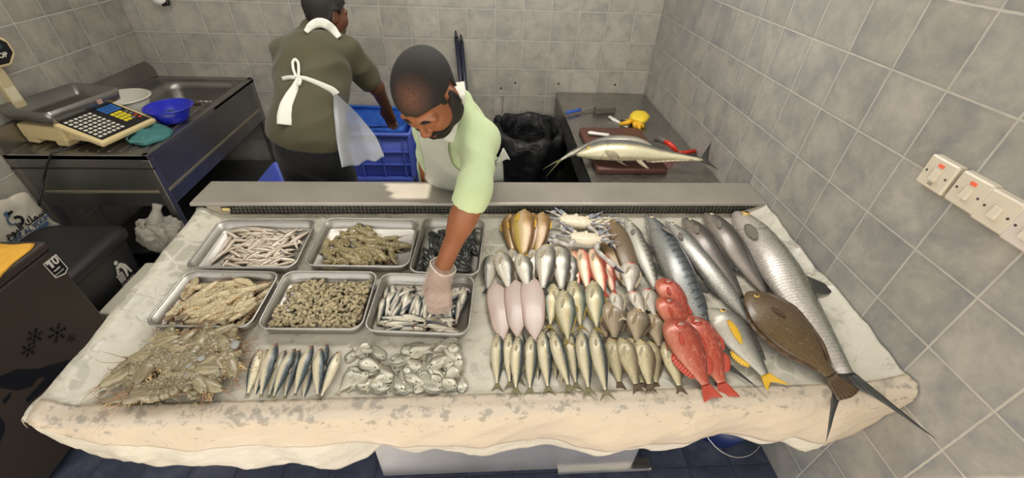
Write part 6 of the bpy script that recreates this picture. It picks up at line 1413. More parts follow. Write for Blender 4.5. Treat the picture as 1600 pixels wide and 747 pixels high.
# red squeegee
RED = simple('red_plastic', G(206, 50, 34), .4); GR = simple('grey_rubber', G(96, 94, 88), .6)
root = thing('squeegee', 'red handled squeegee on the work table by the wall', 'squeegee', at_z(1055, 242, z0)); b0 = at_z(1055, 242, z0)
def l_(u, v, z): return at_z(u, v, z0 + z) - b0
m = MB(); m.tube([l_(1034, 242, .018), l_(1060, 240, .02), l_(1086, 236, .018)], [.014, .016, .014], 10, flat=.8); m.build('head', RED, root)
m = MB(); m.tube([l_(1036, 246, .008), l_(1086, 241, .008)], [.008, .008], 6, flat=.5); m.build('rubber_blade', GR, root)
m = MB(); m.tube([l_(1058, 240, .02), l_(1054, 232, .05), l_(1046, 225, .065), l_(1038, 221, .06)], [.012, .014, .015, .014], 10); m.build('neck', RED, root)
m = MB(); m.tube([l_(1040, 222, .061), l_(1032, 218, .052), l_(1024, 219, .035)], [.016, .018, .014], 10); m.build('grip', GR, root)
# the two fish on the board
fishA = K('board_fish', 'dorado', top=[(0, .018), (.08, .052), (.22, .078), (.45, .072), (.8, .028), (1, .012)], bot=[(0, .012), (.1, .05), (.3, .075), (.5, .065), (.8, .024), (1, .012)], body_end=.90, tail=(.17, .06, .55), dorsal=[(.5, .9, .008, 1)], anal=[(.46, .50, .06, 1.2), (.55, .92, .010, 1.2)], pect=(.22, -.70, .10, .014, -.3), eye=(.085, .25, .015), pelvic=(.30, .09, .25), bend=.022, thick=[(0, .012), (.12, .055), (.35, .075), (.7, .035), (1, .010)], full=.05)
pA = at_z(901, 243, BZ + .03); pB = at_x(1119, 254, XR - .02)
Mx, L = frame(pA, pB, up=(0, -.35, 1)); Mx = Mx @ Matrix.Diagonal((1, 1.2, 1.05, 1))
spawn(fishA(False), 'table_fish', 'big pale bellied fish lying in front on the cutting board, tail against the wall', 'fish', Mx)
fishB = K('board_fish_grey', 'dorado_grey', top=[(0, .02), (.08, .05), (.25, .068), (.5, .062), (.8, .026), (1, .012)], bot=[(0, .018), (.1, .045), (.3, .06), (.5, .055), (.8, .022), (1, .012)], body_end=.80, tail=(.04, .05, .85), dorsal=[(.5, .9, .01, 1)], anal=[(.5, .9, .01, 1)], pect=None, eye=None, bend=.165, thick=[(0, .012), (.12, .05), (.35, .06), (.7, .03), (1, .010)], full=.03)
pA = at_z(1018, 230, BZ + .04); pB = at_z(848, 273, z0 - .01)
Mx, L = frame(pA, pB, up=(0, -.2, 1))
spawn(fishB(True), 'table_fish', 'grey backed fish behind the pale bellied one, tail drooping past the table edge', 'fish', Mx)

# ---------------- black bin with liner bag
bb = thing('waste_bin', 'round black waste bin lined with a black bag left of the work table', 'bin', (.335, 2.93, 0))
BKS = simple('bin_plastic_black', G(24, 25, 26), .5)
m = MB(); m.lathe([(.001, .0), (.165, .0), (.175, .02), (.225, .62), (.232, .625), (.236, .64), (.228, .65), (.218, .64), (.168, .02), (.001, .012)], 40, sy=1.15); m.build('bin_body', BKS, bb)
LIN = NT('black_liner'); LIN.set(Base_Color=(.008, .008, .009), Roughness=.26); LIN.bump(LIN.noise(LIN.obj(), 14, 6, .7, 1.0), .8, .02); LIN = LIN.mat
m = MB(); rings = []
for i, (r, z) in enumerate([(.10, .30), (.17, .34), (.195, .45), (.205, .58), (.215, .66), (.235, .685), (.258, .67), (.268, .62), (.272, .54), (.270, .46), (.262, .40)]):
    row_ = []
    for k in range(56):
        a = 2 * PI * k / 56; w = .020 * mnoise.fractal(Vector((math.cos(a) * 2.4, math.sin(a) * 2.4, i * .35)), 1.0, 2.0, 4) + (.012 * math.sin(a * 9 + i) if i > 5 else .006 * math.sin(a * 11))
        zz = z + (.03 * mnoise.noise(Vector((math.cos(a) * 2, math.sin(a) * 2, 7.0))) if 3 < i < 7 else 0) + (.06 * mnoise.noise(Vector((math.cos(a) * 3, math.sin(a) * 3, 2.0))) if i > 7 else 0)
        row_.append(Vector(((r + w) * math.cos(a), (r + w) * 1.15 * math.sin(a), zz)))
    rings.append(row_)
m.loft(rings, cap0=True, cap1=False); ob = m.build('liner_bag', LIN, bb)
md = ob.modifiers.new('thick', 'SOLIDIFY'); md.thickness = .002
m = MB(); m.blob((-.23, .10, .66), (.035, .03, .06), 16, 12, fn=lambda d_: 1 + .4 * mnoise.noise(d_ * 3)); m.build('bag_knot', LIN, bb)

# ---------------- blue crate on a stand, bag inside
CRB_ = simple('blue_crate_plastic', G(92, 112, 212), .4, var=.08, vscale=10)
cr = thing('blue_crate', 'blue plastic crate with ribbed sides beside the bending man', 'crate', (-.81, 3.06, .31))
W2, D2, H2 = .56, .44, .35
m = MB(); m.loft([rr2(W2 - .04, D2 - .04, .02, 0), rr2(W2 - .03, D2 - .03, .02, .006), rr2(W2, D2, .02, H2), rr2(W2 - .012, D2 - .012, .02, H2), rr2(W2 - .045, D2 - .045, .02, .015)]); cw = m.build('crate_shell', CRB_, cr)
m = MB(); m.loft([rr2(W2 + .002, D2 + .002, .02, H2 - .03), rr2(W2 + .03, D2 + .03, .025, H2 - .03), rr2(W2 + .03, D2 + .03, .025, H2), rr2(W2 - .01, D2 - .01, .02, H2)], cap0=False, cap1=False); m.build('rim', CRB_, cr)
for k in range(4):
    x = -W2 / 2 + .05 + k * (W2 - .1) / 3; m = MB(); m.box((x - .006, -D2 / 2 - .006, .0), (x + .006, -D2 / 2 + .01, H2 - .03), bevel=.002); m.build('rib', CRB_, cr)
for z in (.10, .20):
    m = MB(); m.box((-W2 / 2, -D2 / 2 - .006, z - .004), (W2 / 2, -D2 / 2 + .012, z + .005), bevel=.002); m.build('rib', CRB_, cr)
for y in (-.15, 0, .15): m = MB(); m.box((W2 / 2 - .01, y - .006, 0), (W2 / 2 + .013, y + .006, H2 - .03), bevel=.002); m.build('rib', CRB_, cr)
m = MB(); m.box((W2 / 2 - .014, -D2 / 2 - .014, 0), (W2 / 2 + .014, -D2 / 2 + .014, H2 - .02), bevel=.005); m.build('corner_post', CRB_, cr)
BB = NT('blue_bag_film'); BB.set(Base_Color=BB.mix(BB.noise(BB.obj(), 10, 5, .7), G(24, 70, 176), G(70, 134, 232)), Roughness=.25); BB.bump(BB.noise(BB.obj(), 18, 6, .7, 1.0), .9, .02)
m = MB(); rings = []
for i, (s_, z) in enumerate([(.25, .12), (.8, .14), (.93, .24), (.97, .34), (1.0, .385), (.96, .375)]):
    n_ = 60; base_ = rrect((W2 - .06) * s_, (D2 - .06) * s_, .05 * s_, 14, 0)
    rings.append([Vector((p.x + .012 * mnoise.noise(p * 14 + Vector((0, 0, i))), p.y + .012 * mnoise.noise(p * 14 + Vector((5, 0, i))), z + .02 * mnoise.noise(p * 9 + Vector((0, 3, i))))) for p in base_])
m.loft(rings, cap0=True, cap1=False); o = m.build('blue_bag', BB.mat); o.location = (-.81, 3.06, .31); md = o.modifiers.new('thick', 'SOLIDIFY'); md.thickness = .002; tag(o, 'shiny blue plastic bag lining the inside of the blue crate', 'bag')
st = thing('crate_stand', 'blue four legged stand under the blue crate', 'stand', (-.86, 3.04, 0))
m = MB(); m.box((-.33, -.22, .275), (.33, .22, .305), bevel=.005); m.build('top_frame', CRB_, st)
for x in (-.30, .30):
    for y in (-.19, .19): m = MB(); m.box((x - .02, y - .02, 0), (x + .02, y + .02, .275), bevel=.003); m.build('leg', CRB_, st)
# dark tray at the left of the man's feet: the blue corner seen by the bench
p = at_z(460, 276, .42); m = MB(); m.loft([rr2(.36, .26, .02, 0), rr2(.40, .30, .025, .30), rr2(.385, .285, .02, .30), rr2(.34, .24, .02, .02)]); o = m.build('blue_tub', CRB_); o.location = (p.x - .05, p.y + .12, .0)
o.scale = (1, 1, 1.3); tag(o, 'blue tub mostly hidden behind the bending man and the shelf', 'tub')

# ---------------- poles against the back wall, wall marks, wall fitting
NV = simple('navy_pole', G(30, 32, 52), .4, var=.25, vscale=60)
for (u, v, dx, lab, zt) in [(713, 60, .10, 'navy pole leaning on the back wall, left of the two', 0), (721, 66, .085, 'navy pole leaning on the back wall, right of the two', 0)]:
    t_ = at_y(u, v, YB - .018); m = MB(); f_ = Vector((t_.x + dx, YB - .32, .012))
    root = thing('broom_pole', lab, 'pole', f_, 0, 'poles on the back wall'); m.tube([Vector((0, 0, 0)), (t_ - f_) * .5, t_ - f_], [.016, .0155, .015], 12); m.build('shaft', NV, root)
    m = MB(); d_ = (t_ - f_).normalized(); m.tube([t_ - f_, t_ - f_ + d_ * .02, t_ - f_ + d_ * .05], [.014, .010, .005], 10); m.build('end_cap', BLACK, root)
p = at_y(254, 1, YB - .03); root = thing('wall_fitting', 'white and black fitting on the back wall at the top edge', 'fitting', p)
m = MB(); m.blob((-.01, 0, .0), (.05, .03, .028), 20, 12); m.build('housing', WHITE_P, root); m = MB(); m.tube([(.0, -.012, -.022), (.035, -.012, -.012), (.045, -.012, .01)], [.013, .014, .010], 10); m.build('nozzle', BLACK, root)
STN = simple('black_stain', G(26, 25, 24), .6); m = MB()
rr = random.Random(9)
for u, v, h in [(783.5, 150, 14), (786, 152, 22), (784, 166, 14)]:
    pts_ = []
    for k in range(6): q_ = at_y(u + rr.uniform(-1, 1), v + h * k / 5, YB - .001); pts_.append(q_)
    m.tube(pts_, [.002 + .003 * rr.random() for _ in pts_], 6, flat=.3)
tag(m.build('wall_stain', STN), 'black dripping stain on the back wall above the waste bin', 'stain')
for u, v, lab in [(783, 138, 'left one of the small screw holes above the waste bin'), (805, 129.5, 'highest of the small dark wall holes above the waste bin'), (873, 131, 'dark wall hole at the back left of the work table'), (961, 132.5, 'dark wall hole above the back right of the work table')]:
    q_ = at_y(u, v, YB - .001); m = MB(); m.lathe([(.001, .001), (.006, .001), (.008, 0)], 12); o = m.build('wall_hole', STN); o.location = q_; o.rotation_euler = (PI / 2, 0, 0); tag(o, lab, 'hole', 'screw holes in the back wall')

# ---------------- switches on the right wall
IVP = simple('ivory_switch_plastic', G(208, 200, 182), .35); IVW = simple('white_switch_plastic', G(206, 198, 190), .35); RL = NT('red_indicator'); RL.set(Base_Color=G(196, 70, 50), Roughness=.2); RL.b.inputs['Emission Color'].default_value = (1, .25, .12, 1); RL.b.inputs['Emission Strength'].default_value = .25; RL = RL.mat
DK = simple('screw_dark', G(40, 36, 32), .5)
def switch(u, v, lab, light, mat, marks=False):
    p = at_x(u, v, XR - .02); root = thing('wall_switch', lab, 'switch', (XR - .001, p.y, p.z), 0, 'switches on the right wall')
    # local: out of the wall is -x, towards the back of the room is +y
    m = MB(); h = .043
    def sq(r, x): return [Vector((x, r * a, r * b)) for a, b in ((-.93, -1), (.93, -1), (1, -.93), (1, .93), (.93, 1), (-.93, 1), (-1, .93), (-1, -.93))]
    m.loft([sq(h, 0), sq(h, -.010), sq(h, -.020), sq(h - .004, -.024)], smooth=False); fpn = m.build('faceplate', mat, root)
    m = MB(); m.box((-.031, -.0095, -.018), (-.020, .0095, .014), bevel=.0015, rot=Matrix.Rotation(.12, 3, 'Y')); m.build('rocker', IVP, root)
    for y in (-.030, .030): m = MB(); m.lathe([(.001, .0), (.0032, .0), (.0032, .001), (.001, .001)], 10); o = m.build('screw', DK, root); o.location = (-.0238, y, 0); o.rotation_euler = (0, -PI / 2, 0)
    if light: m = MB(); m.box((-.0265, -.008, .021), (-.022, .008, .030), bevel=.001); m.build('indicator_light', RL, root)
    if marks:
        for z in (-.027, -.031): m = MB(); m.box((-.0246, -.007, z), (-.0238, .007, z + .0014)); m.build('printed_mark', DK, fpn)
switch(1465, 273, 'ivory wall switch with red light, farthest from the shop front', True, IVP, True)
switch(1514, 301, 'ivory wall switch with red light, second from the back', True, IVP)
switch(1559, 331, 'ivory wall switch without a light, third from the back', False, IVP)
switch(1610, 364, 'pale wall switch cut off by the right edge of the photo', False, IVW)
# blue bucket under the counter
root = thing('blue_bucket', 'dark blue plastic bucket on the floor under the counter front', 'bucket', (1.10, 1.00, 0))
DB = simple('dark_blue_plastic', G(24, 40, 88), .3)
m = MB(); m.lathe([(.001, .004), (.105, 0), (.11, .01), (.15, .19), (.145, .19), (.105, .015), (.001, .01)], 36); m.build('bucket_body', DB, root)
m = MB(); m.lathe([(.150 + .008 * math.cos(2 * PI * k / 8), .19 + .006 * math.sin(2 * PI * k / 8)) for k in range(9)], 36); m.build('rim', DB, root)
m = MB(); m.tube([(.155 * math.cos(a), .155 * math.sin(a) - .03, .18 - .10 * max(0, math.sin(a + PI)) ) for a in np.linspace(PI, 2 * PI, 16)], .003, 8); m.build('bail_handle', STEEL, root)
# ================================================================== people: smooth bodies grown from distance fields
def npv(v): return np.array(v, dtype=np.float64)
def unit(v): v = npv(v); return v / np.linalg.norm(v)
class Field:
    def __init__(s): s.p = []
    def cone(s, a, b, ra, rb, k=.02, op='u', cut=None): s.p.append(('c', npv(a), npv(b), ra, rb, k, op, cut)); return s
    def ell(s, c, r, R=None, k=.02, op='u'): s.p.append(('e', npv(c), npv(r), np.eye(3) if R is None else np.array(R), 0, k, op, None)); return s
    def chain(s, pts, rs, k=.02):
        for i in range(len(pts) - 1): s.cone(pts[i], pts[i + 1], rs[i], rs[i + 1], k)
        return s
    def bounds(s, pad=.03):
        lo = np.full(3, 1e9); hi = -lo
        for q in s.p:
            if q[6] != 'u': continue
            if q[0] == 'c':
                r = max(q[3], q[4]); lo = np.minimum(lo, np.minimum(q[1], q[2]) - r); hi = np.maximum(hi, np.maximum(q[1], q[2]) + r)
            else: r = q[2].max(); lo = np.minimum(lo, q[1] - r); hi = np.maximum(hi, q[1] + r)
        return lo - pad, hi + pad
    @staticmethod
    def dist(q, P):
        if q[0] == 'c':
            ba = q[2] - q[1]; pa = P - q[1]; h = np.clip(pa @ ba / max(ba @ ba, 1e-12), 0, 1)
            d = np.linalg.norm(pa - h[..., None] * ba, axis=-1) - (q[3] + (q[4] - q[3]) * h)
            if q[7] is not None: d = np.maximum(d, (P - q[7][0]) @ q[7][1])
            return d
        x = (P - q[1]) @ q[3]; k0 = np.linalg.norm(x / q[2], axis=-1); k1 = np.linalg.norm(x / q[2] ** 2, axis=-1)
        return k0 * (k0 - 1) / np.maximum(k1, 1e-9)
    @staticmethod
    def comb(D, d, k, op):
        if op == 'u': h = np.maximum(k - np.abs(D - d), 0) / k; return np.minimum(D, d) - h * h * k * .25
        h = np.maximum(k - np.abs(D + d), 0) / k; return np.maximum(D, -d) + h * h * k * .25
    def at(s, P):
        P = np.asarray(P, float); D = np.full(P.shape[:-1], 1.0)
        for q in s.p: D = s.comb(D, s.dist(q, P), q[5], q[6])
        return D
    def grid(s, ax, disp=None):
        X, Y, Z = ax; D = np.full((len(X), len(Y), len(Z)), .2, dtype=np.float32)
        for q in s.p:
            if q[0] == 'c': r = max(q[3], q[4]) + .05 + q[5]; lo = np.minimum(q[1], q[2]) - r; hi = np.maximum(q[1], q[2]) + r
            else: r = q[2].max() + .05 + q[5]; lo = q[1] - r; hi = q[1] + r
            sl = []
            for A, l, h in zip(ax, lo, hi): i0 = max(0, np.searchsorted(A, l) - 1); i1 = min(len(A), np.searchsorted(A, h) + 1); sl.append(slice(i0, max(i1, i0)))
            if any(z.stop - z.start < 1 for z in sl): continue
            P = np.stack(np.meshgrid(X[sl[0]], Y[sl[1]], Z[sl[2]], indexing='ij'), -1)
            sub = tuple(sl); D[sub] = s.comb(D[sub], s.dist(q, P), q[5], q[6])
        return D
def axis_of(lo, hi, step, fine=(), fstep=None):
    out = [lo]; 
    while out[-1] < hi:
        x = out[-1]; f = any(a <= x + step * .5 and x <= b for a, b in fine); out.append(x + (fstep if f else step))
    return np.array(out)
def surface(D, ax):
    """surface nets: one vertex per crossed cell"""
    X, Y, Z = ax; S = D < 0
    c = S[:-1, :-1, :-1].astype(np.int8)
    tot = np.zeros(tuple(n - 1 for n in D.shape), np.int8)
    for i in (0, 1):
        for j in (0, 1):
            for k in (0, 1): tot += S[i:D.shape[0] - 1 + i, j:D.shape[1] - 1 + j, k:D.shape[2] - 1 + k]
    act = (tot > 0) & (tot < 8); idx = np.full(act.shape, -1, np.int64); I = np.argwhere(act); idx[act] = np.arange(len(I))
    acc = np.zeros((len(I), 3)); cnt = np.zeros(len(I))
    corners = [(i, j, k) for i in (0, 1) for j in (0, 1) for k in (0, 1)]
    val = lambda o: D[I[:, 0] + o[0], I[:, 1] + o[1], I[:, 2] + o[2]].astype(np.float64)
    pos = lambda o: np.stack([X[I[:, 0] + o[0]], Y[I[:, 1] + o[1]], Z[I[:, 2] + o[2]]], 1)
    for a in corners:
        for d in range(3):
            if a[d] == 0:
                b = list(a); b[d] = 1; b = tuple(b); va, vb = val(a), val(b); m = (va < 0) != (vb < 0)
                t = np.where(m, va / np.where(m, va - vb, 1), 0); p = pos(a) + (pos(b) - pos(a)) * t[:, None]
                acc += np.where(m[:, None], p, 0); cnt += m
    V = acc / np.maximum(cnt, 1)[:, None]; F = []
    for d in range(3):
        sl0 = [slice(None)] * 3; sl1 = [slice(None)] * 3; sl0[d] = slice(0, -1); sl1[d] = slice(1, None)
        A, B = S[tuple(sl0)], S[tuple(sl1)]; ch = np.argwhere(A != B); u, v = [(1, 2), (2, 0), (0, 1)][d]
        ok = (ch[:, u] > 0) & (ch[:, v] > 0) & (ch[:, u] < D.shape[u] - 1) & (ch[:, v] < D.shape[v] - 1); ch = ch[ok]
        ins = A[tuple(ch.T)]
        def cell(du, dv): q = ch.copy(); q[:, u] += du; q[:, v] += dv; return idx[tuple(q.T)]
        Q = np.stack([cell(-1, -1), cell(0, -1), cell(0, 0), cell(-1, 0)], 1)
        Q = np.where(ins[:, None], Q, Q[:, ::-1]); F.append(Q)
    return V, np.concatenate(F)
def np_obj(name, V, F, mat, parent, attr=None, smooth_it=0):
    me = bpy.data.meshes.new(name); me.from_pydata(V.tolist(), [], F.tolist()); me.polygons.foreach_set('use_smooth', [True] * len(F))
    if attr is not None:
        at = me.attributes.new('fuv', 'FLOAT_VECTOR', 'POINT'); at.data.foreach_set('vector', np.asarray(attr, np.float32).ravel())
    me.materials.append(mat); me.update(); o = bpy.data.objects.new(name, me); link(o, parent)
    if smooth_it: md = o.modifiers.new('smooth', 'SMOOTH'); md.factor = .5; md.iterations = smooth_it
    return o
def folds(P, seed, amp=.006, freq=22, stretch=(1, 1, 1)):
    """soft creases of cloth"""
    r = np.random.default_rng(seed); out = np.zeros(P.shape[:-1]); Q = P * np.array(stretch)
    for i in range(7):
        d = r.normal(size=3); d /= np.linalg.norm(d); f = freq * r.uniform(.5, 1.9); w = r.normal(size=3) * 6
        out += np.sin(Q @ d * f + r.uniform(0, 6) + 1.6 * np.sin(Q @ w + r.uniform(0, 6))) / (f / freq)
    out = out / 4; return amp * (1 - np.abs(out) * 1.6)
class Head:
    def __init__(s, c, F, U, scale=1.0):
        s.c = npv(c); u = unit(U); f = npv(F); f = unit(f - u * (f @ u)); l = np.cross(u, f); s.R = np.stack([f, l, u], 1); s.k = scale
    def w(s, f, l, u): return s.c + s.R @ (np.array([f, l, u]) * s.k)
    def loc(s, P): return (np.asarray(P) - s.c) @ s.R / s.k
    def add(s, B, neck):
        k = s.k; E = lambda c, r, kk=.02, op='u': B.ell(s.w(*c), np.array(r) * k, s.R, kk, op)
        E((-.012, 0, .030), (.100, .078, .088)); E((.030, 0, -.045), (.066, .060, .078), .03); E((.066, 0, -.098), (.026, .030, .022), .03)
        for g in (-1, 1):
            E((.060, g * .042, -.030), (.032, .026, .030), .03); E((.012, g * .058, -.062), (.035, .018, .040), .03)
            B.cone(s.w(.088, g * .012, .016), s.w(.078, g * .050, .014), .011 * k, .010 * k, .015)
            E((.104, g * .031, -.006), (.014, .017, .011), .012, 's'); E((.082, g * .031, -.006), (.015, .017, .0125), .006)
            E((-.004, g * .080, -.012), (.020, .011, .034), .010); E((.002, g * .092, -.010), (.012, .007, .020), .006, 's')
            E((.104, g * .012, -.040), (.012, .008, .008), .008)
        B.cone(s.w(.090, 0, .008), s.w(.112, 0, -.034), .007 * k, .0105 * k, .012)
        for z, r in ((-.066, .007), (-.078, .0075)): B.cone(s.w(.090, -.020, z), s.w(.096, 0, z + .002), r * k, r * k, .008); B.cone(s.w(.096, 0, z + .002), s.w(.090, .020, z), r * k, r * k, .008)
        B.cone(s.w(-.018, 0, -.045), neck, .056 * k, .062 * k, .04)
def hand(B, wrist, knuck, side, curl, spread=.021, L=(.040, .026, .022), thumb=None, k=.008):
    """palm from wrist to knuckles; `side` points to the thumb; `curl` is the way the fingers bend"""
    w, kn = npv(wrist), npv(knuck); d = unit(kn - w); s_ = unit(side); c = unit(curl); pl = np.linalg.norm(kn - w)
    for q in (-1.3, -.45, .45, 1.3): B.cone(w + d * pl * .15 + s_ * spread * q * .55, kn + s_ * spread * q * .95, .0165, .0135, .018)
    for q, ln, bend in ((-1.45, .80, 1.15), (-.48, .98, 1.0), (.48, 1.05, .95), (1.42, .96, .9)):
        p = kn + s_ * spread * q; dd = d.copy(); r = .0098
        for seg, l in enumerate(L):
            a = [.55, .75, .55][seg] * bend; dd = unit(dd * math.cos(a) + c * math.sin(a)); e = p + dd * l * ln
            B.cone(p, e, r, r - .0009, k if seg else .012); c = unit(c - dd * (c @ dd)); p = e; r -= .0009
        c = unit(curl)
    t0 = w + d * pl * .30 + s_ * spread * 1.3; t1 = t0 + unit(s_ * .6 + d * .75 + c * .5) * .040; t2 = t1 + unit(d * .8 + c * .75 - s_ * .15) * .032
    B.cone(t0, t1, .0155, .0115, .015); B.cone(t1, t2, .0112, .0088, .006)
def skinmat(name, base, dark, warm):
    t = NT(name); v = t.obj(); n = t.noise(v, 30, 5, .65); n2 = t.noise(v, 260, 3, .6)
    t.set(Base_Color=t.mix(t.math('MULTIPLY', t.math('ADD', n, t.math('MULTIPLY', n2, .4)), .75, clamp=True), dark, base), Roughness=.42)
    t.b.inputs['Subsurface Weight'].default_value = .08; t.b.inputs['Subsurface Radius'].default_value = (.01, .004, .002)
    t.bump(n2, .12, .001); return t.mat
def clothmat(name, a, b, rough=.85):
    t = NT(name); v = t.obj(); n = t.noise(v, 9, 4, .6); w = t.noise(v, 420, 2, .5)
    t.set(Base_Color=t.mix(n, a, b), Roughness=rough); t.b.inputs['Sheen Weight'].default_value = .15; t.bump(w, .12, .001); return t.mat
SKIN1 = skinmat('warm_brown_skin', G(158, 100, 66), G(118, 70, 44), 0); SKIN2 = skinmat('dark_brown_skin', G(104, 66, 46), G(76, 46, 32), 0)
def hairmat(name, bald=None):
    t = NT(name); a = t.n('Attribute', attribute_name='fuv'); xyz = t.n('SeparateXYZ', i_0=a.outputs['Vector']).outputs
    n = t.noise(a.outputs['Vector'], 240, 4, .75); st = t.noise(t.mapping(a.outputs['Vector'], (60, 400, 200)), 1.0, 3, .7)
    c = t.mix(st, G(11, 10, 9), G(32, 27, 23))
    if bald: # thin hair over the front of the crown
        dv = t.n('VectorMath', operation='SUBTRACT', i_0=a.outputs['Vector'], i_1=bald[0]); dv = t.n('VectorMath', operation='MULTIPLY', i_0=dv.outputs[0], i_1=bald[1]); ln = t.n('VectorMath', operation='LENGTH', i_0=dv.outputs[0]).outputs['Value']
        k = t.math('MULTIPLY', t.math('SUBTRACT', 1.0, ln), .85, clamp=True); k = t.math('MULTIPLY', k, t.math('MULTIPLY', t.math('SUBTRACT', n, .28), 2.6, clamp=True), clamp=True)
        c = t.mix(t.math('MULTIPLY', k, .8), c, G(140, 88, 62))
    t.set(Base_Color=c, Roughness=.75); t.bump(t.math('ADD', st, n), .5, .002); return t.mat
APR = NT('thin_white_apron_plastic'); n_ = APR.noise(APR.obj(), 16, 5, .65); APR.set(Base_Color=APR.mix(n_, G(194, 198, 184), G(212, 215, 202)), Roughness=.4, Alpha=.74); APR.b.inputs['Transmission Weight'].default_value = 0; APR.bump(APR.noise(APR.obj(), 30, 5, .7), .35, .006); APRON = APR.mat
APT = NT('sheer_white_apron_plastic'); n_ = APT.noise(APT.obj(), 14, 5, .65); APT.set(Base_Color=APT.mix(n_, G(180, 183, 188), G(206, 208, 212)), Roughness=.35, Alpha=.42); APT.bump(APT.noise(APT.obj(), 26, 5, .7), .35, .006); APRON_T = APT.mat
BAND = simple('white_apron_band', G(204, 206, 194), .5, var=.05, vscale=40, bump=.2)

def build_field(B, name, mat, parent, step, fine=(), fstep=None, disp=None, mask=None, attr=None, smooth_it=1, box=None):
    lo, hi = B.bounds(); 
    if box is not None: lo = np.maximum(lo, box[0]); hi = np.minimum(hi, box[1])
    ax = [axis_of(lo[d], hi[d], step, [(f[0][d], f[1][d]) for f in fine], fstep or step) for d in range(3)]
    D = B.grid(ax)
    if disp or mask:
        P = np.stack(np.meshgrid(*ax, indexing='ij'), -1)
        if disp: D = D - disp(P).astype(np.float32)
        if mask: D = np.maximum(D, mask(P).astype(np.float32))
    V, F = surface(D, ax); return np_obj(name, V, F, mat, parent, attr(V) if attr else None, smooth_it)
def march(Bs, p, d, tmax=4.0, off=.004, t0=.3, disp=None):
    t = t0
    for _ in range(90):
        q = p + d * t; s_ = Bs.at(q[None])[0] - (disp(q[None])[0] if disp else 0) - off
        if s_ < .0008: return q, t
        t += max(s_ * .7, .001)
        if t > tmax: return None, None
    return None, None
def pxhit(Bs, u, v, off=.004, disp=None):
    d = ray(u, v); n = np.linalg.norm(d); q, t = march(Bs, CAM_P, d / n, 4.0, off, .5, disp); return q
def torso(B, P, C, N, SL, SR, g=0.0, belly=.0):
    P, C, N, SL, SR = map(npv, (P, C, N, SL, SR)); up = unit(N - P); lat = unit(SL - SR); lat = unit(lat - up * (lat @ up)); fr = np.cross(lat, up); 
    R = np.stack([lat, fr, up], 1); m = (P + C) / 2
    B.ell(P, (.160 + g, .118 + g, .14 + g), R, .06); B.ell(m + fr * belly * .6, (.150 + g, .118 + g + belly, .17 + g), R, .07); B.ell(C, (.162 + g, .118 + g, .18 + g), R, .07)
    for S in (SL, SR): B.cone(C + (N - C) * .45, S, .072 + g, .052 + g, .06); B.cone(N, S, .046 + g, .048 + g, .05)
    return R
# ------------------------------------------------------------------ man reaching over the shelf
Hc = at_d(667, 146, 1.27)
cam2w = lambda v: npv(v) @ np.stack([CAM_R[0], -CAM_R[1], -CAM_R[2]])
h1 = Head(Hc, cam2w((-.22, -.95, .12)), cam2w((-.32, .12, .93)), 1.03)
N1 = npv((-.125, 1.46, 1.355)); SL1 = npv(at_d(748, 222, 1.45)); SR1 = npv((-.195, 1.67, 1.24)); P1 = npv((-.125, 1.868, .95)); C1 = npv((-.125, 1.585, 1.205))
W1 = npv(at_d(689, 424, 1.41)); W1 = npv(at_z(689, 424, .955)); E1 = npv(at_d(741, 300, 1.255))
Kn1 = npv(at_z(686, 459, .925))
m1 = thing('person', 'man in pale green shirt and apron leaning over the counter', 'person', (P1[0], P1[1], 0))
b1 = Field(); torso(b1, P1, C1, N1, SL1, SR1, -.012); h1.add(b1, N1)
for S in (SL1,): b1.chain([S, E1, W1], [.046, .037, .028], .02)
b1.ell(E1 + (W1 - E1) * .28, (.041, .041, .075), np.stack([unit(np.cross(W1 - E1, (0, 0, 1))), unit(np.cross(np.cross(W1 - E1, (0, 0, 1)), W1 - E1)), unit(W1 - E1)], 1), .03)
hand(b1, W1, Kn1, unit((-1.0, .1, 0)), unit((.05, -.25, -1)), L=(.036, .024, .018))
ER1 = npv((-.262, 1.775, 1.03)); WR1 = npv((-.272, 1.80, .83)); b1.chain([SR1, ER1, WR1], [.050, .042, .030], .02); hand(b1, WR1, WR1 + npv((.01, .015, -.085)), unit((.2, -1, 0)), unit((1, .1, -.2)))
hl = [(-.085, 0)]
for sg in (-1, 1):
    hp_ = P1 + npv((sg * .085, .03, -.02)); kn_ = npv((P1[0] + sg * .10, 1.99, .50)); an_ = npv((P1[0] + sg * .11, 2.03, .09))
    b1.chain([hp_, kn_, an_], [.082, .056, .036], .03); b1.cone(an_ + npv((0, .03, -.045)), an_ + npv((sg * .02, -.17, -.062)), .036, .026, .03)
fine1 = [(h1.c - .135, h1.c + .135), (np.minimum(W1, Kn1) - npv((.05, .09, .075)), np.maximum(W1, Kn1) + npv((.05, .02, .03)))]
T_ = P1 * npv((1, 1, 0))
def loc1(o): o.location = Vector((-T_[0], -T_[1], 0)); return o
loc1(build_field(b1, 'body', SKIN1, m1, .0095, fine1, .0034))
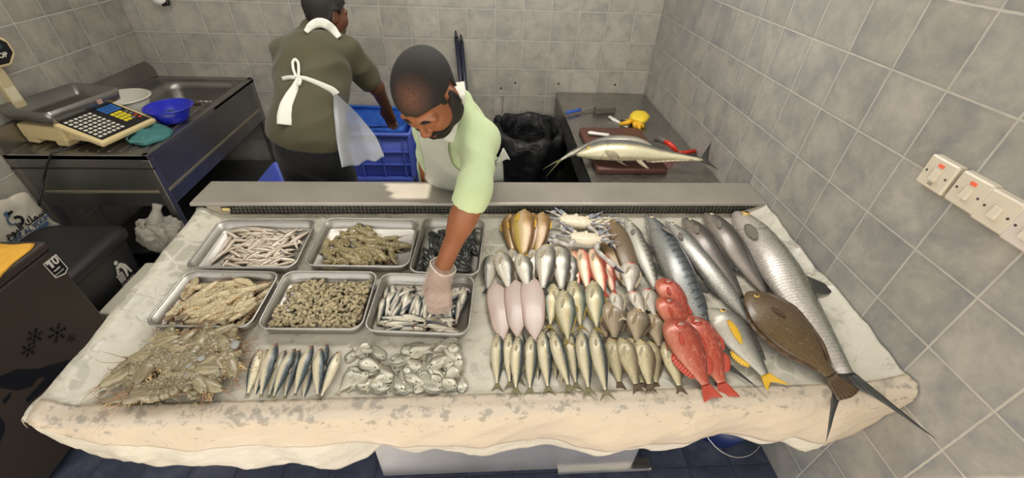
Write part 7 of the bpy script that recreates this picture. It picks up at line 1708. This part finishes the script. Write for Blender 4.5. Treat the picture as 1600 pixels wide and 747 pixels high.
# hair and beard
def hair_mask(h, line, noise_amp=.006, extra=None):
    def f(P):
        q = h.loc(P); hlv = np.interp(q[..., 0], [x for x, y in line], [y for x, y in line]) + noise_amp * np.sin(q[..., 1] * 160 + q[..., 0] * 90) * .5
        d = (hlv - q[..., 2]) * .7
        if extra is not None: d = extra(q, d)
        return d
    return f
hh1 = Field(); h1.add(hh1, N1)
for q in list(hh1.p): pass
bx1_ = (h1.c - .15, h1.c + .15)
def hdisp(P): return np.full(P.shape[:-1], .0065) + .0012 * np.sin(P[..., 0] * 500) * np.sin(P[..., 1] * 430) * np.sin(P[..., 2] * 460)
line1 = [(-.13, -.075), (-.06, -.070), (-.04, -.03), (-.034, .026), (.018, .030), (.022, .0), (.032, .0), (.038, .026), (.06, .040), (.085, .046), (.12, .048)]
loc1(build_field(hh1, 'hair', hairmat('thinning_black_hair', ((.056, .018, .092), (1 / .072, 1 / .064, 1 / .062))), m1, .0034, disp=hdisp, mask=hair_mask(h1, line1), attr=lambda V: h1.loc(V), box=bx1_))
def beard_mask(h):
    def f(P):
        q = h.loc(P); f_, l_, u_ = q[..., 0], np.abs(q[..., 1]), q[..., 2]
        top = np.interp(f_, [-.02, .005, .03, .055, .075, .09, .13], [.02, .02, -.022, -.052, -.060, -.052, -.050])
        d = (u_ - top) * .8; d = np.maximum(d, (-.006 - f_)); d = np.maximum(d, (-.128 - u_))
        lips = np.maximum(np.abs(u_ + .072) - .009, np.maximum(l_ - .022, .07 - f_)); return np.maximum(d, -lips)
    return f
loc1(build_field(hh1, 'beard', hairmat('black_beard'), m1, .0034, disp=hdisp, mask=beard_mask(h1), attr=lambda V: h1.loc(V), box=bx1_))
for sg in (-1, 1):
    m = MB(); m.tube([h1.w(.095, sg * .010, .016) - T_, h1.w(.096, sg * .028, .022) - T_, h1.w(.084, sg * .050, .014) - T_], [.004, .0055, .003], 8); m.build('eyebrow', hairmat('black_brow'), m1)
# long shirt
def fold1(P): return folds(P, 4, .014, 17, (1, 1, .7)) - .004
s1 = Field(); torso(s1, P1, C1, N1, SL1, SR1, .012, .02)
d1 = unit(W1 - E1); ce = E1 + d1 * .035
s1.chain([SL1, E1], [.058, .045], .03); s1.cone(E1, ce, .045, .043, .02, cut=(ce, d1)); s1.cone(ce - d1 * .018, ce - d1 * .004, .049, .047, .006, cut=(ce + d1 * .006, d1))
dR = unit(WR1 - ER1); s1.chain([SR1, ER1], [.060, .050], .03); cR = ER1 + dR * .03; s1.cone(ER1, cR, .050, .047, .02, cut=(cR, dR))
for k in range(12):   # collar ring
    a, b = 2 * PI * k / 12, 2 * PI * (k + 1) / 12; ax_ = unit(h1.w(-.018, 0, -.045) - N1); e1_ = unit(np.cross(ax_, (1, 0, .1))); e2_ = np.cross(ax_, e1_); rc = .078; cN = N1 + ax_ * .012
    s1.cone(cN + e1_ * rc * math.cos(a) + e2_ * rc * math.sin(a), cN + e1_ * rc * math.cos(b) + e2_ * rc * math.sin(b), .014, .014, .02)
for sg in (-1, 1): s1.cone(P1 + npv((sg * .06, .02, -.05)), npv((P1[0] + sg * .07, 1.99, .55)), .135, .125, .08, cut=(npv((0, 1.99, .53)), npv((0, 0, -1.0))))
GREENC = clothmat('pale_green_cotton', G(174, 192, 146), G(192, 208, 164))
loc1(build_field(s1, 'long_shirt', GREENC, m1, .0075, disp=fold1))
tr1 = Field()
for sg in (-1, 1):
    kn_ = npv((P1[0] + sg * .10, 1.99, .50)); an_ = npv((P1[0] + sg * .11, 2.03, .11)); tr1.cone(kn_ + npv((0, 0, .12)), kn_, .085, .08, .03); tr1.cone(kn_, an_, .08, .068, .03, cut=(an_ - npv((0, 0, .03)), npv((0, 0, -1.0))))
loc1(build_field(tr1, 'trousers', GREENC, m1, .011, disp=lambda P: folds(P, 9, .006, 18) - .003))
for sg in (-1, 1):
    an_ = npv((P1[0] + sg * .11, 2.03, .09)); sh = Field(); sh.cone(an_ + npv((0, .035, -.048)), an_ + npv((sg * .02, -.18, -.062)), .042, .032, .03); sh.cone(an_ + npv((0, .03, -.05)), an_ + npv((0, .01, 0)), .045, .046, .02)
    loc1(build_field(sh, 'shoe', BLACK, m1, .008, mask=lambda P: -P[..., 2] + .002))
# glove
gl1 = Field(); hand(gl1, W1, Kn1, unit((-1.0, .1, 0)), unit((.05, -.25, -1)), L=(.036, .024, .018)); gl1.cone(W1 - d1 * .03, W1 + d1 * .02, .042, .036, .03, cut=(W1 - d1 * .022, -d1))
GLV = NT('thin_clear_glove'); GLV.set(Base_Color=G(226, 214, 200), Roughness=.25, Alpha=.36); GLV.bump(GLV.noise(GLV.obj(), 60, 5, .7), .5, .004)
loc1(build_field(gl1, 'glove', GLV.mat, m1, .0036, disp=lambda P: .0030 + .0012 * np.sin(P[..., 0] * 260 + 3 * np.sin(P[..., 1] * 120)) * np.sin(P[..., 2] * 210)))
m = MB(); pts_ = []
for k in range(25):
    a = 2 * PI * k / 24; e1_ = unit(np.cross(d1, (0, 1, .2))); e2_ = np.cross(d1, e1_); pts_.append(W1 - d1 * (.024 + .004 * math.sin(3 * a)) + (e1_ * math.cos(a) + e2_ * math.sin(a)) * .0445 - T_)
m.tube(pts_, .0022, 6); m.build('glove_cuff', simple('glove_hem', G(230, 224, 212), .4), m1)
# apron bib, laid over the shirt
def drape(Bs, rails, nu, off, disp, top=None, mis=.0):
    """rows of [left pixel, right pixel]; each point is put where that sight line meets the cloth, or beside it"""
    R = []; vs = np.linspace(0, len(rails) - 1, nu[1])
    for t_ in vs:
        i = min(int(t_), len(rails) - 2); q = t_ - i; a = npv(rails[i][0]) * (1 - q) + npv(rails[i + 1][0]) * q; b = npv(rails[i][1]) * (1 - q) + npv(rails[i + 1][1]) * q
        row_ = [pxhit(Bs, *(a * (1 - s_) + b * s_), off=off, disp=disp) for s_ in np.linspace(0, 1, nu[0])]; pxs = [a * (1 - s_) + b * s_ for s_ in np.linspace(0, 1, nu[0])]
        ok = [k for k, x in enumerate(row_) if x is not None]
        if not ok: R.append(None); continue
        for k in range(len(row_)):
            if row_[k] is None:
                n_ = min(ok, key=lambda z: abs(z - k)); dep = (row_[n_] - CAM_P) @ CAM_R[2]; row_[k] = CAM_P + ray(*pxs[k]) * (dep + mis * abs(k - n_))
        R.append(row_)
    R = [r for r in R if r is not None]; A = np.array(R)
    A = A + (A - CAM_P) * (folds(A, 33, .0030, 60)[..., None] - .001)
    for _ in range(2): A[1:-1] = A[1:-1] * .5 + (A[:-2] + A[2:]) * .25; A[:, 1:-1] = A[:, 1:-1] * .5 + (A[:, :-2] + A[:, 2:]) * .25
    return A
sT = Field(); sT.p = s1.p[:7] + s1.p[-2:]
A = drape(sT, [((651, 196), (706, 206)), ((653, 214), (700, 222)), ((657, 228), (700, 236)), ((660, 243), (704, 248)), ((663, 258), (709, 262)), ((664, 270), (733, 275)), ((664, 279), (733, 286)), ((664, 296), (736, 300))], (22, 24), .009, fold1)
m = MB(); m.sheet([[tuple(x - T_) for x in r] for r in A], .0025); m.build('apron', APRON, m1)
A = drape(sT, [((746, 268), (783, 243)), ((746, 276), (786, 258)), ((747, 286), (787, 285))], (12, 10), .009, fold1)
m = MB(); m.sheet([[tuple(x - T_) for x in r] for r in A], .0025); m.build('apron_side', APRON, m1)
def ribbon(Bs, pix, off, disp, wd, T, parent, name, mat, th=.004):
    P = []
    for i in range(len(pix) - 1):
        for k in range(6):
            q = k / 6; x = pxhit(Bs, pix[i][0] * (1 - q) + pix[i + 1][0] * q, pix[i][1] * (1 - q) + pix[i + 1][1] * q, off, disp)
            if x is not None: P.append(x)
    x = pxhit(Bs, *pix[-1], off=off, disp=disp); P += [x] if x is not None else []
    P = np.array(P); 
    for _ in range(3): P[1:-1] = P[1:-1] * .4 + (P[:-2] + P[2:]) * .3
    t_ = np.gradient(P, axis=0); t_ /= np.linalg.norm(t_, axis=1, keepdims=True); vw = P - CAM_P; vw /= np.linalg.norm(vw, axis=1, keepdims=True); sd = np.cross(t_, vw); sd /= np.linalg.norm(sd, axis=1, keepdims=True)
    n_ = len(P); W_ = wd if isinstance(wd, (list, tuple)) else [wd, wd]; ww = np.interp(np.linspace(0, 1, n_), np.linspace(0, 1, len(W_)), W_)
    m = MB(); m.sheet([[tuple(P[i] + sd[i] * ww[i] * e - T + vw[i] * -.002 * (1 - e * e)) for e in (-1, -.5, 0, .5, 1)] for i in range(n_)], th); m.build(name, mat, parent)
both1 = Field(); both1.p = s1.p + hh1.p[-1:]
ribbon(both1, [(716, 126), (719, 145), (717, 165), (712, 185), (706, 205), (702, 222)], .010, fold1, [.020, .016, .014, .02], T_, m1, 'neck_strap', BAND)
m = MB(); q_ = npv(at_d(785, 236, 1.80)); m.sheet([[tuple(q_ + npv((dx * (.35 + 1.0 * dz / .06), .02 * math.sin(dx * 90), 0)) + npv((0, 0, -dz * .8)) - T_) for dx in np.linspace(-.02, .026, 7)] for dz in np.linspace(-.004, .06, 7)], .003); m.build('apron_bow', BAND, m1)

# ------------------------------------------------------------------ man bending to the crate, seen from behind
N2 = npv(at_d(499, 52, 2.20)); SL2 = npv(at_d(451, 84, 2.17)); SR2 = npv(at_d(545, 87, 2.25)); P2 = npv(at_d(481, 205, 2.06)); C2 = npv(at_d(490, 112, 2.15))
h2 = Head(at_d(510, 19, 2.17), (.62, .70, -.36), (.12, .20, .97), 1.0)
E2 = npv(at_d(588, 136, 2.44)); W2_ = npv(at_d(603, 166, 2.62))
m2 = thing('person', 'man in olive shirt and black trousers reaching into the blue crate', 'person', (P2[0], P2[1], 0))
T2 = P2 * npv((1, 1, 0))
def loc2(o): o.location = Vector((-T2[0], -T2[1], 0)); return o
b2 = Field(); torso(b2, P2, C2, N2, SL2, SR2, -.012); h2.add(b2, N2)
b2.chain([SR2, E2, W2_], [.052, .043, .030], .02); hand(b2, W2_, W2_ + unit((.05, .35, -.9)) * .09, unit((-1, .3, 0)), unit((.1, .3, -1)))
EL2 = npv((-1.0, 2.58, 1.12)); WL2 = npv((-.98, 2.76, 1.00)); b2.chain([SL2, EL2, WL2], [.050, .042, .030], .02); hand(b2, WL2, WL2 + unit((.2, .8, -.4)) * .085, unit((.9, -.2, .3)), unit((0, .2, -1)))
for sg in (-1, 1):
    hp_ = P2 + npv((sg * .085, -.01, -.06)); kn_ = npv((P2[0] + sg * .10, 2.03, .50)); an_ = npv((P2[0] + sg * .11, 2.01, .09))
    b2.chain([hp_, kn_, an_], [.085, .056, .036], .03); b2.cone(an_ + npv((0, -.03, -.045)), an_ + npv((sg * .02, .17, -.062)), .036, .026, .03)
fine2 = [(h2.c - .13, h2.c + .13), (W2_ - npv((.06, .06, .16)), W2_ + npv((.06, .10, .04)))]
loc2(build_field(b2, 'body', SKIN2, m2, .010, fine2, .0042))
hh2 = Field(); h2.add(hh2, N2)
line2 = [(-.13, -.085), (-.06, -.078), (-.03, -.035), (-.022, .01), (.015, .02), (.02, .0), (.030, .0), (.04, .035), (.085, .055), (.12, .06)]
loc2(build_field(hh2, 'hair', hairmat('short_dark_hair'), m2, .0045, disp=lambda P: hdisp(P) + .004, mask=hair_mask(h2, line2), attr=lambda V: h2.loc(V), box=(h2.c - .15, h2.c + .15)))
def fold2(P): return folds(P, 14, .013, 19, (1, 1, 1.3)) - .004
s2 = Field(); torso(s2, P2, C2, N2, SL2, SR2, .014, .01); d2 = unit(E2 - SR2); c2 = SR2 + (E2 - SR2) * .86
s2.cone(SR2, c2, .072, .066, .04, cut=(c2, d2)); dl = unit(EL2 - SL2); c3 = SL2 + (EL2 - SL2) * .8; s2.cone(SL2, c3, .070, .064, .04, cut=(c3, dl))
hem_a = npv(at_d(440, 207, 2.02)); hem_p = npv(at_d(523, 247, 2.0)); hem_n = unit(np.cross(hem_p - hem_a, (0, 1.0, .12))); hem_n = hem_n if hem_n[2] < 0 else -hem_n; dn = npv((0, -.02, -1.0))
s2.ell(P2 + npv((0, 0, -.06)), (.168, .135, .17), np.eye(3), .06)
for k in range(12):
    a, b = 2 * PI * k / 12, 2 * PI * (k + 1) / 12; ax_ = unit(h2.w(-.018, 0, -.045) - N2); e1_ = unit(np.cross(ax_, (1, 0, .1))); e2_ = np.cross(ax_, e1_); rc = .068; cN = N2 + ax_ * .012
    s2.cone(cN + e1_ * rc * math.cos(a) + e2_ * rc * math.sin(a), cN + e1_ * rc * math.cos(b) + e2_ * rc * math.sin(b), .013, .013, .02)
OLIVE = clothmat('olive_shirt_cotton', G(58, 56, 35), G(74, 70, 46))
loc2(build_field(s2, 'shirt', OLIVE, m2, .008, disp=fold2, mask=lambda P: (P - hem_p) @ hem_n))
tr2 = Field(); tr2.ell(P2 + npv((0, 0, -.06)), (.164, .130, .20), None, .05)
for sg in (-1, 1):
    hp_ = P2 + npv((sg * .078, 0, -.10)); kn_ = npv((P2[0] + sg * .10, 2.03, .50)); an_ = npv((P2[0] + sg * .11, 2.01, .10)); tr2.cone(hp_, kn_, .104, .080, .03); tr2.cone(kn_, an_, .080, .064, .03, cut=(an_ - npv((0, 0, .03)), npv((0, 0, -1.0))))
loc2(build_field(tr2, 'trousers', clothmat('black_trousers', G(15, 15, 17), G(24, 24, 26)), m2, .010, disp=lambda P: folds(P, 19, .006, 18) - .003))
for sg in (-1, 1):
    an_ = npv((P2[0] + sg * .11, 2.01, .09)); sh = Field(); sh.cone(an_ + npv((0, -.035, -.048)), an_ + npv((sg * .02, .18, -.062)), .042, .032, .03); sh.cone(an_ + npv((0, -.03, -.05)), an_ + npv((0, -.01, 0)), .045, .046, .02)
    loc2(build_field(sh, 'shoe', BLACK, m2, .009, mask=lambda P: -P[..., 2] + .002))
# apron ties, bow and skirt
both2 = Field(); both2.p = s2.p + [q for q in hh2.p if q[0] == 'c'][-1:]
ribbon(s2, [(441, 123), (450, 121), (463, 121), (476, 122), (492, 128), (508, 135), (520, 141), (526, 148)], .006, fold2, [.008, .008, .009, .011, .014, .018], T2, m2, 'waist_tie', BAND)
ribbon(s2, [(466, 122), (461, 136), (455, 150), (449, 166), (446, 182), (446, 195)], .007, fold2, [.007, .014, .024, .031, .034, .034], T2, m2, 'tie_end', BAND)
ribbon(s2, [(463, 121), (458, 108), (457, 97), (461, 92), (466, 97), (467, 108), (466, 121)], .010, fold2, .0055, T2, m2, 'bow_loop', BAND)
ribbon(s2, [(464, 120), (470, 126), (467, 133), (463, 128)], .010, fold2, .006, T2, m2, 'bow_knot', BAND)
ribbon(both2, [(478, 50), (484, 42), (492, 37), (501, 35), (510, 38), (518, 44), (524, 51), (530, 58)], .012, fold2, [.010, .018, .022, .022, .020, .014], T2, m2, 'neck_strap', BAND)
rails = [[(522, 146, 1.98), (521, 172, 2.0), (523, 200, 2.03), (526, 225, 2.00), (534, 262, 1.98)], [(524, 146, 2.0), (534, 170, 2.06), (540, 198, 2.13), (546, 225, 2.12), (556, 258, 2.10)], [(526, 147, 2.02), (542, 168, 2.12), (556, 192, 2.24), (568, 222, 2.24), (580, 251, 2.22)], [(527, 148, 2.04), (546, 167, 2.18), (566, 189, 2.32), (588, 217, 2.33), (601, 247, 2.30)]]

def front_of(u, v, dep):      # keep the sheet outside the shirt
    q = pxhit(s2, u, v, .012, fold2)
    if q is not None: dep = min(dep, float((q - CAM_P) @ CAM_R[2]))
    return npv(at_d(u, v, dep))
A = np.array([[front_of(*q) for q in r] for r in rails])

def spl(A, n, axis):
    A = np.moveaxis(A, axis, 0); m_ = len(A); out = []
    for t_ in np.linspace(0, m_ - 1, n):
        i = min(int(t_), m_ - 2); q = t_ - i; p0, p1, p2, p3 = A[max(i - 1, 0)], A[i], A[i + 1], A[min(i + 2, m_ - 1)]
        out.append(.5 * ((2 * p1) + (-p0 + p2) * q + (2 * p0 - 5 * p1 + 4 * p2 - p3) * q * q + (-p0 + 3 * p1 - 3 * p2 + p3) * q ** 3))
    return np.moveaxis(np.array(out), 0, axis)
A = spl(spl(A, 22, 0), 26, 1); A = A + np.array([[[0, .010 * math.sin(i * .9 + j * .12) * min(1, j / 8), .006 * math.sin(i * .7) * (j / 25)] for j in range(26)] for i in range(22)])
m = MB(); m.sheet([[tuple(x - T2) for x in r] for r in A], .002); m.build('apron', APRON_T, m2)
# ================================================================== light
sun = bpy.data.lights.new('sun', 'SUN'); sun.energy = 8.0; sun.angle = math.radians(0.6); sun.color = (1.0, 0.91, 0.78)
so = bpy.data.objects.new('sun', sun); COL.objects.link(so)
dv = Vector((math.sin(SUN_AZ) * math.cos(SUN_EL), math.cos(SUN_AZ) * math.cos(SUN_EL), -math.sin(SUN_EL)))
so.rotation_euler = dv.to_track_quat('-Z', 'Y').to_euler()
def lamp(x, y, sx, sy, e, col=(1.0, 0.96, 0.90)):
    l = bpy.data.lights.new('ceiling_lamp', 'AREA'); l.shape = 'RECTANGLE'; l.size = sx; l.size_y = sy; l.energy = e; l.color = col
    o = bpy.data.objects.new('ceiling_lamp', l); COL.objects.link(o); o.location = (x, y, ZC - 0.03); return o
lamp(0.2, 0.1, 1.8, 0.4, 2)
lamp(0.4, 2.0, 1.6, 0.5, 24)
lamp(-1.2, 1.9, 1.2, 0.5, 12)
W = bpy.data.worlds.new('outdoors'); SC.world = W; W.use_nodes = True
bg = W.node_tree.nodes['Background']; bg.inputs[0].default_value = (1.0, 0.97, 0.92, 1); bg.inputs[1].default_value = 1.7
SC.view_settings.view_transform = 'Standard'; SC.view_settings.look = 'None'; SC.view_settings.gamma = 1.0
SC.view_settings.exposure = 0.42; SC.view_settings.use_curve_mapping = False
SC.cycles.use_denoising = True
SC.cycles.max_bounces = 6
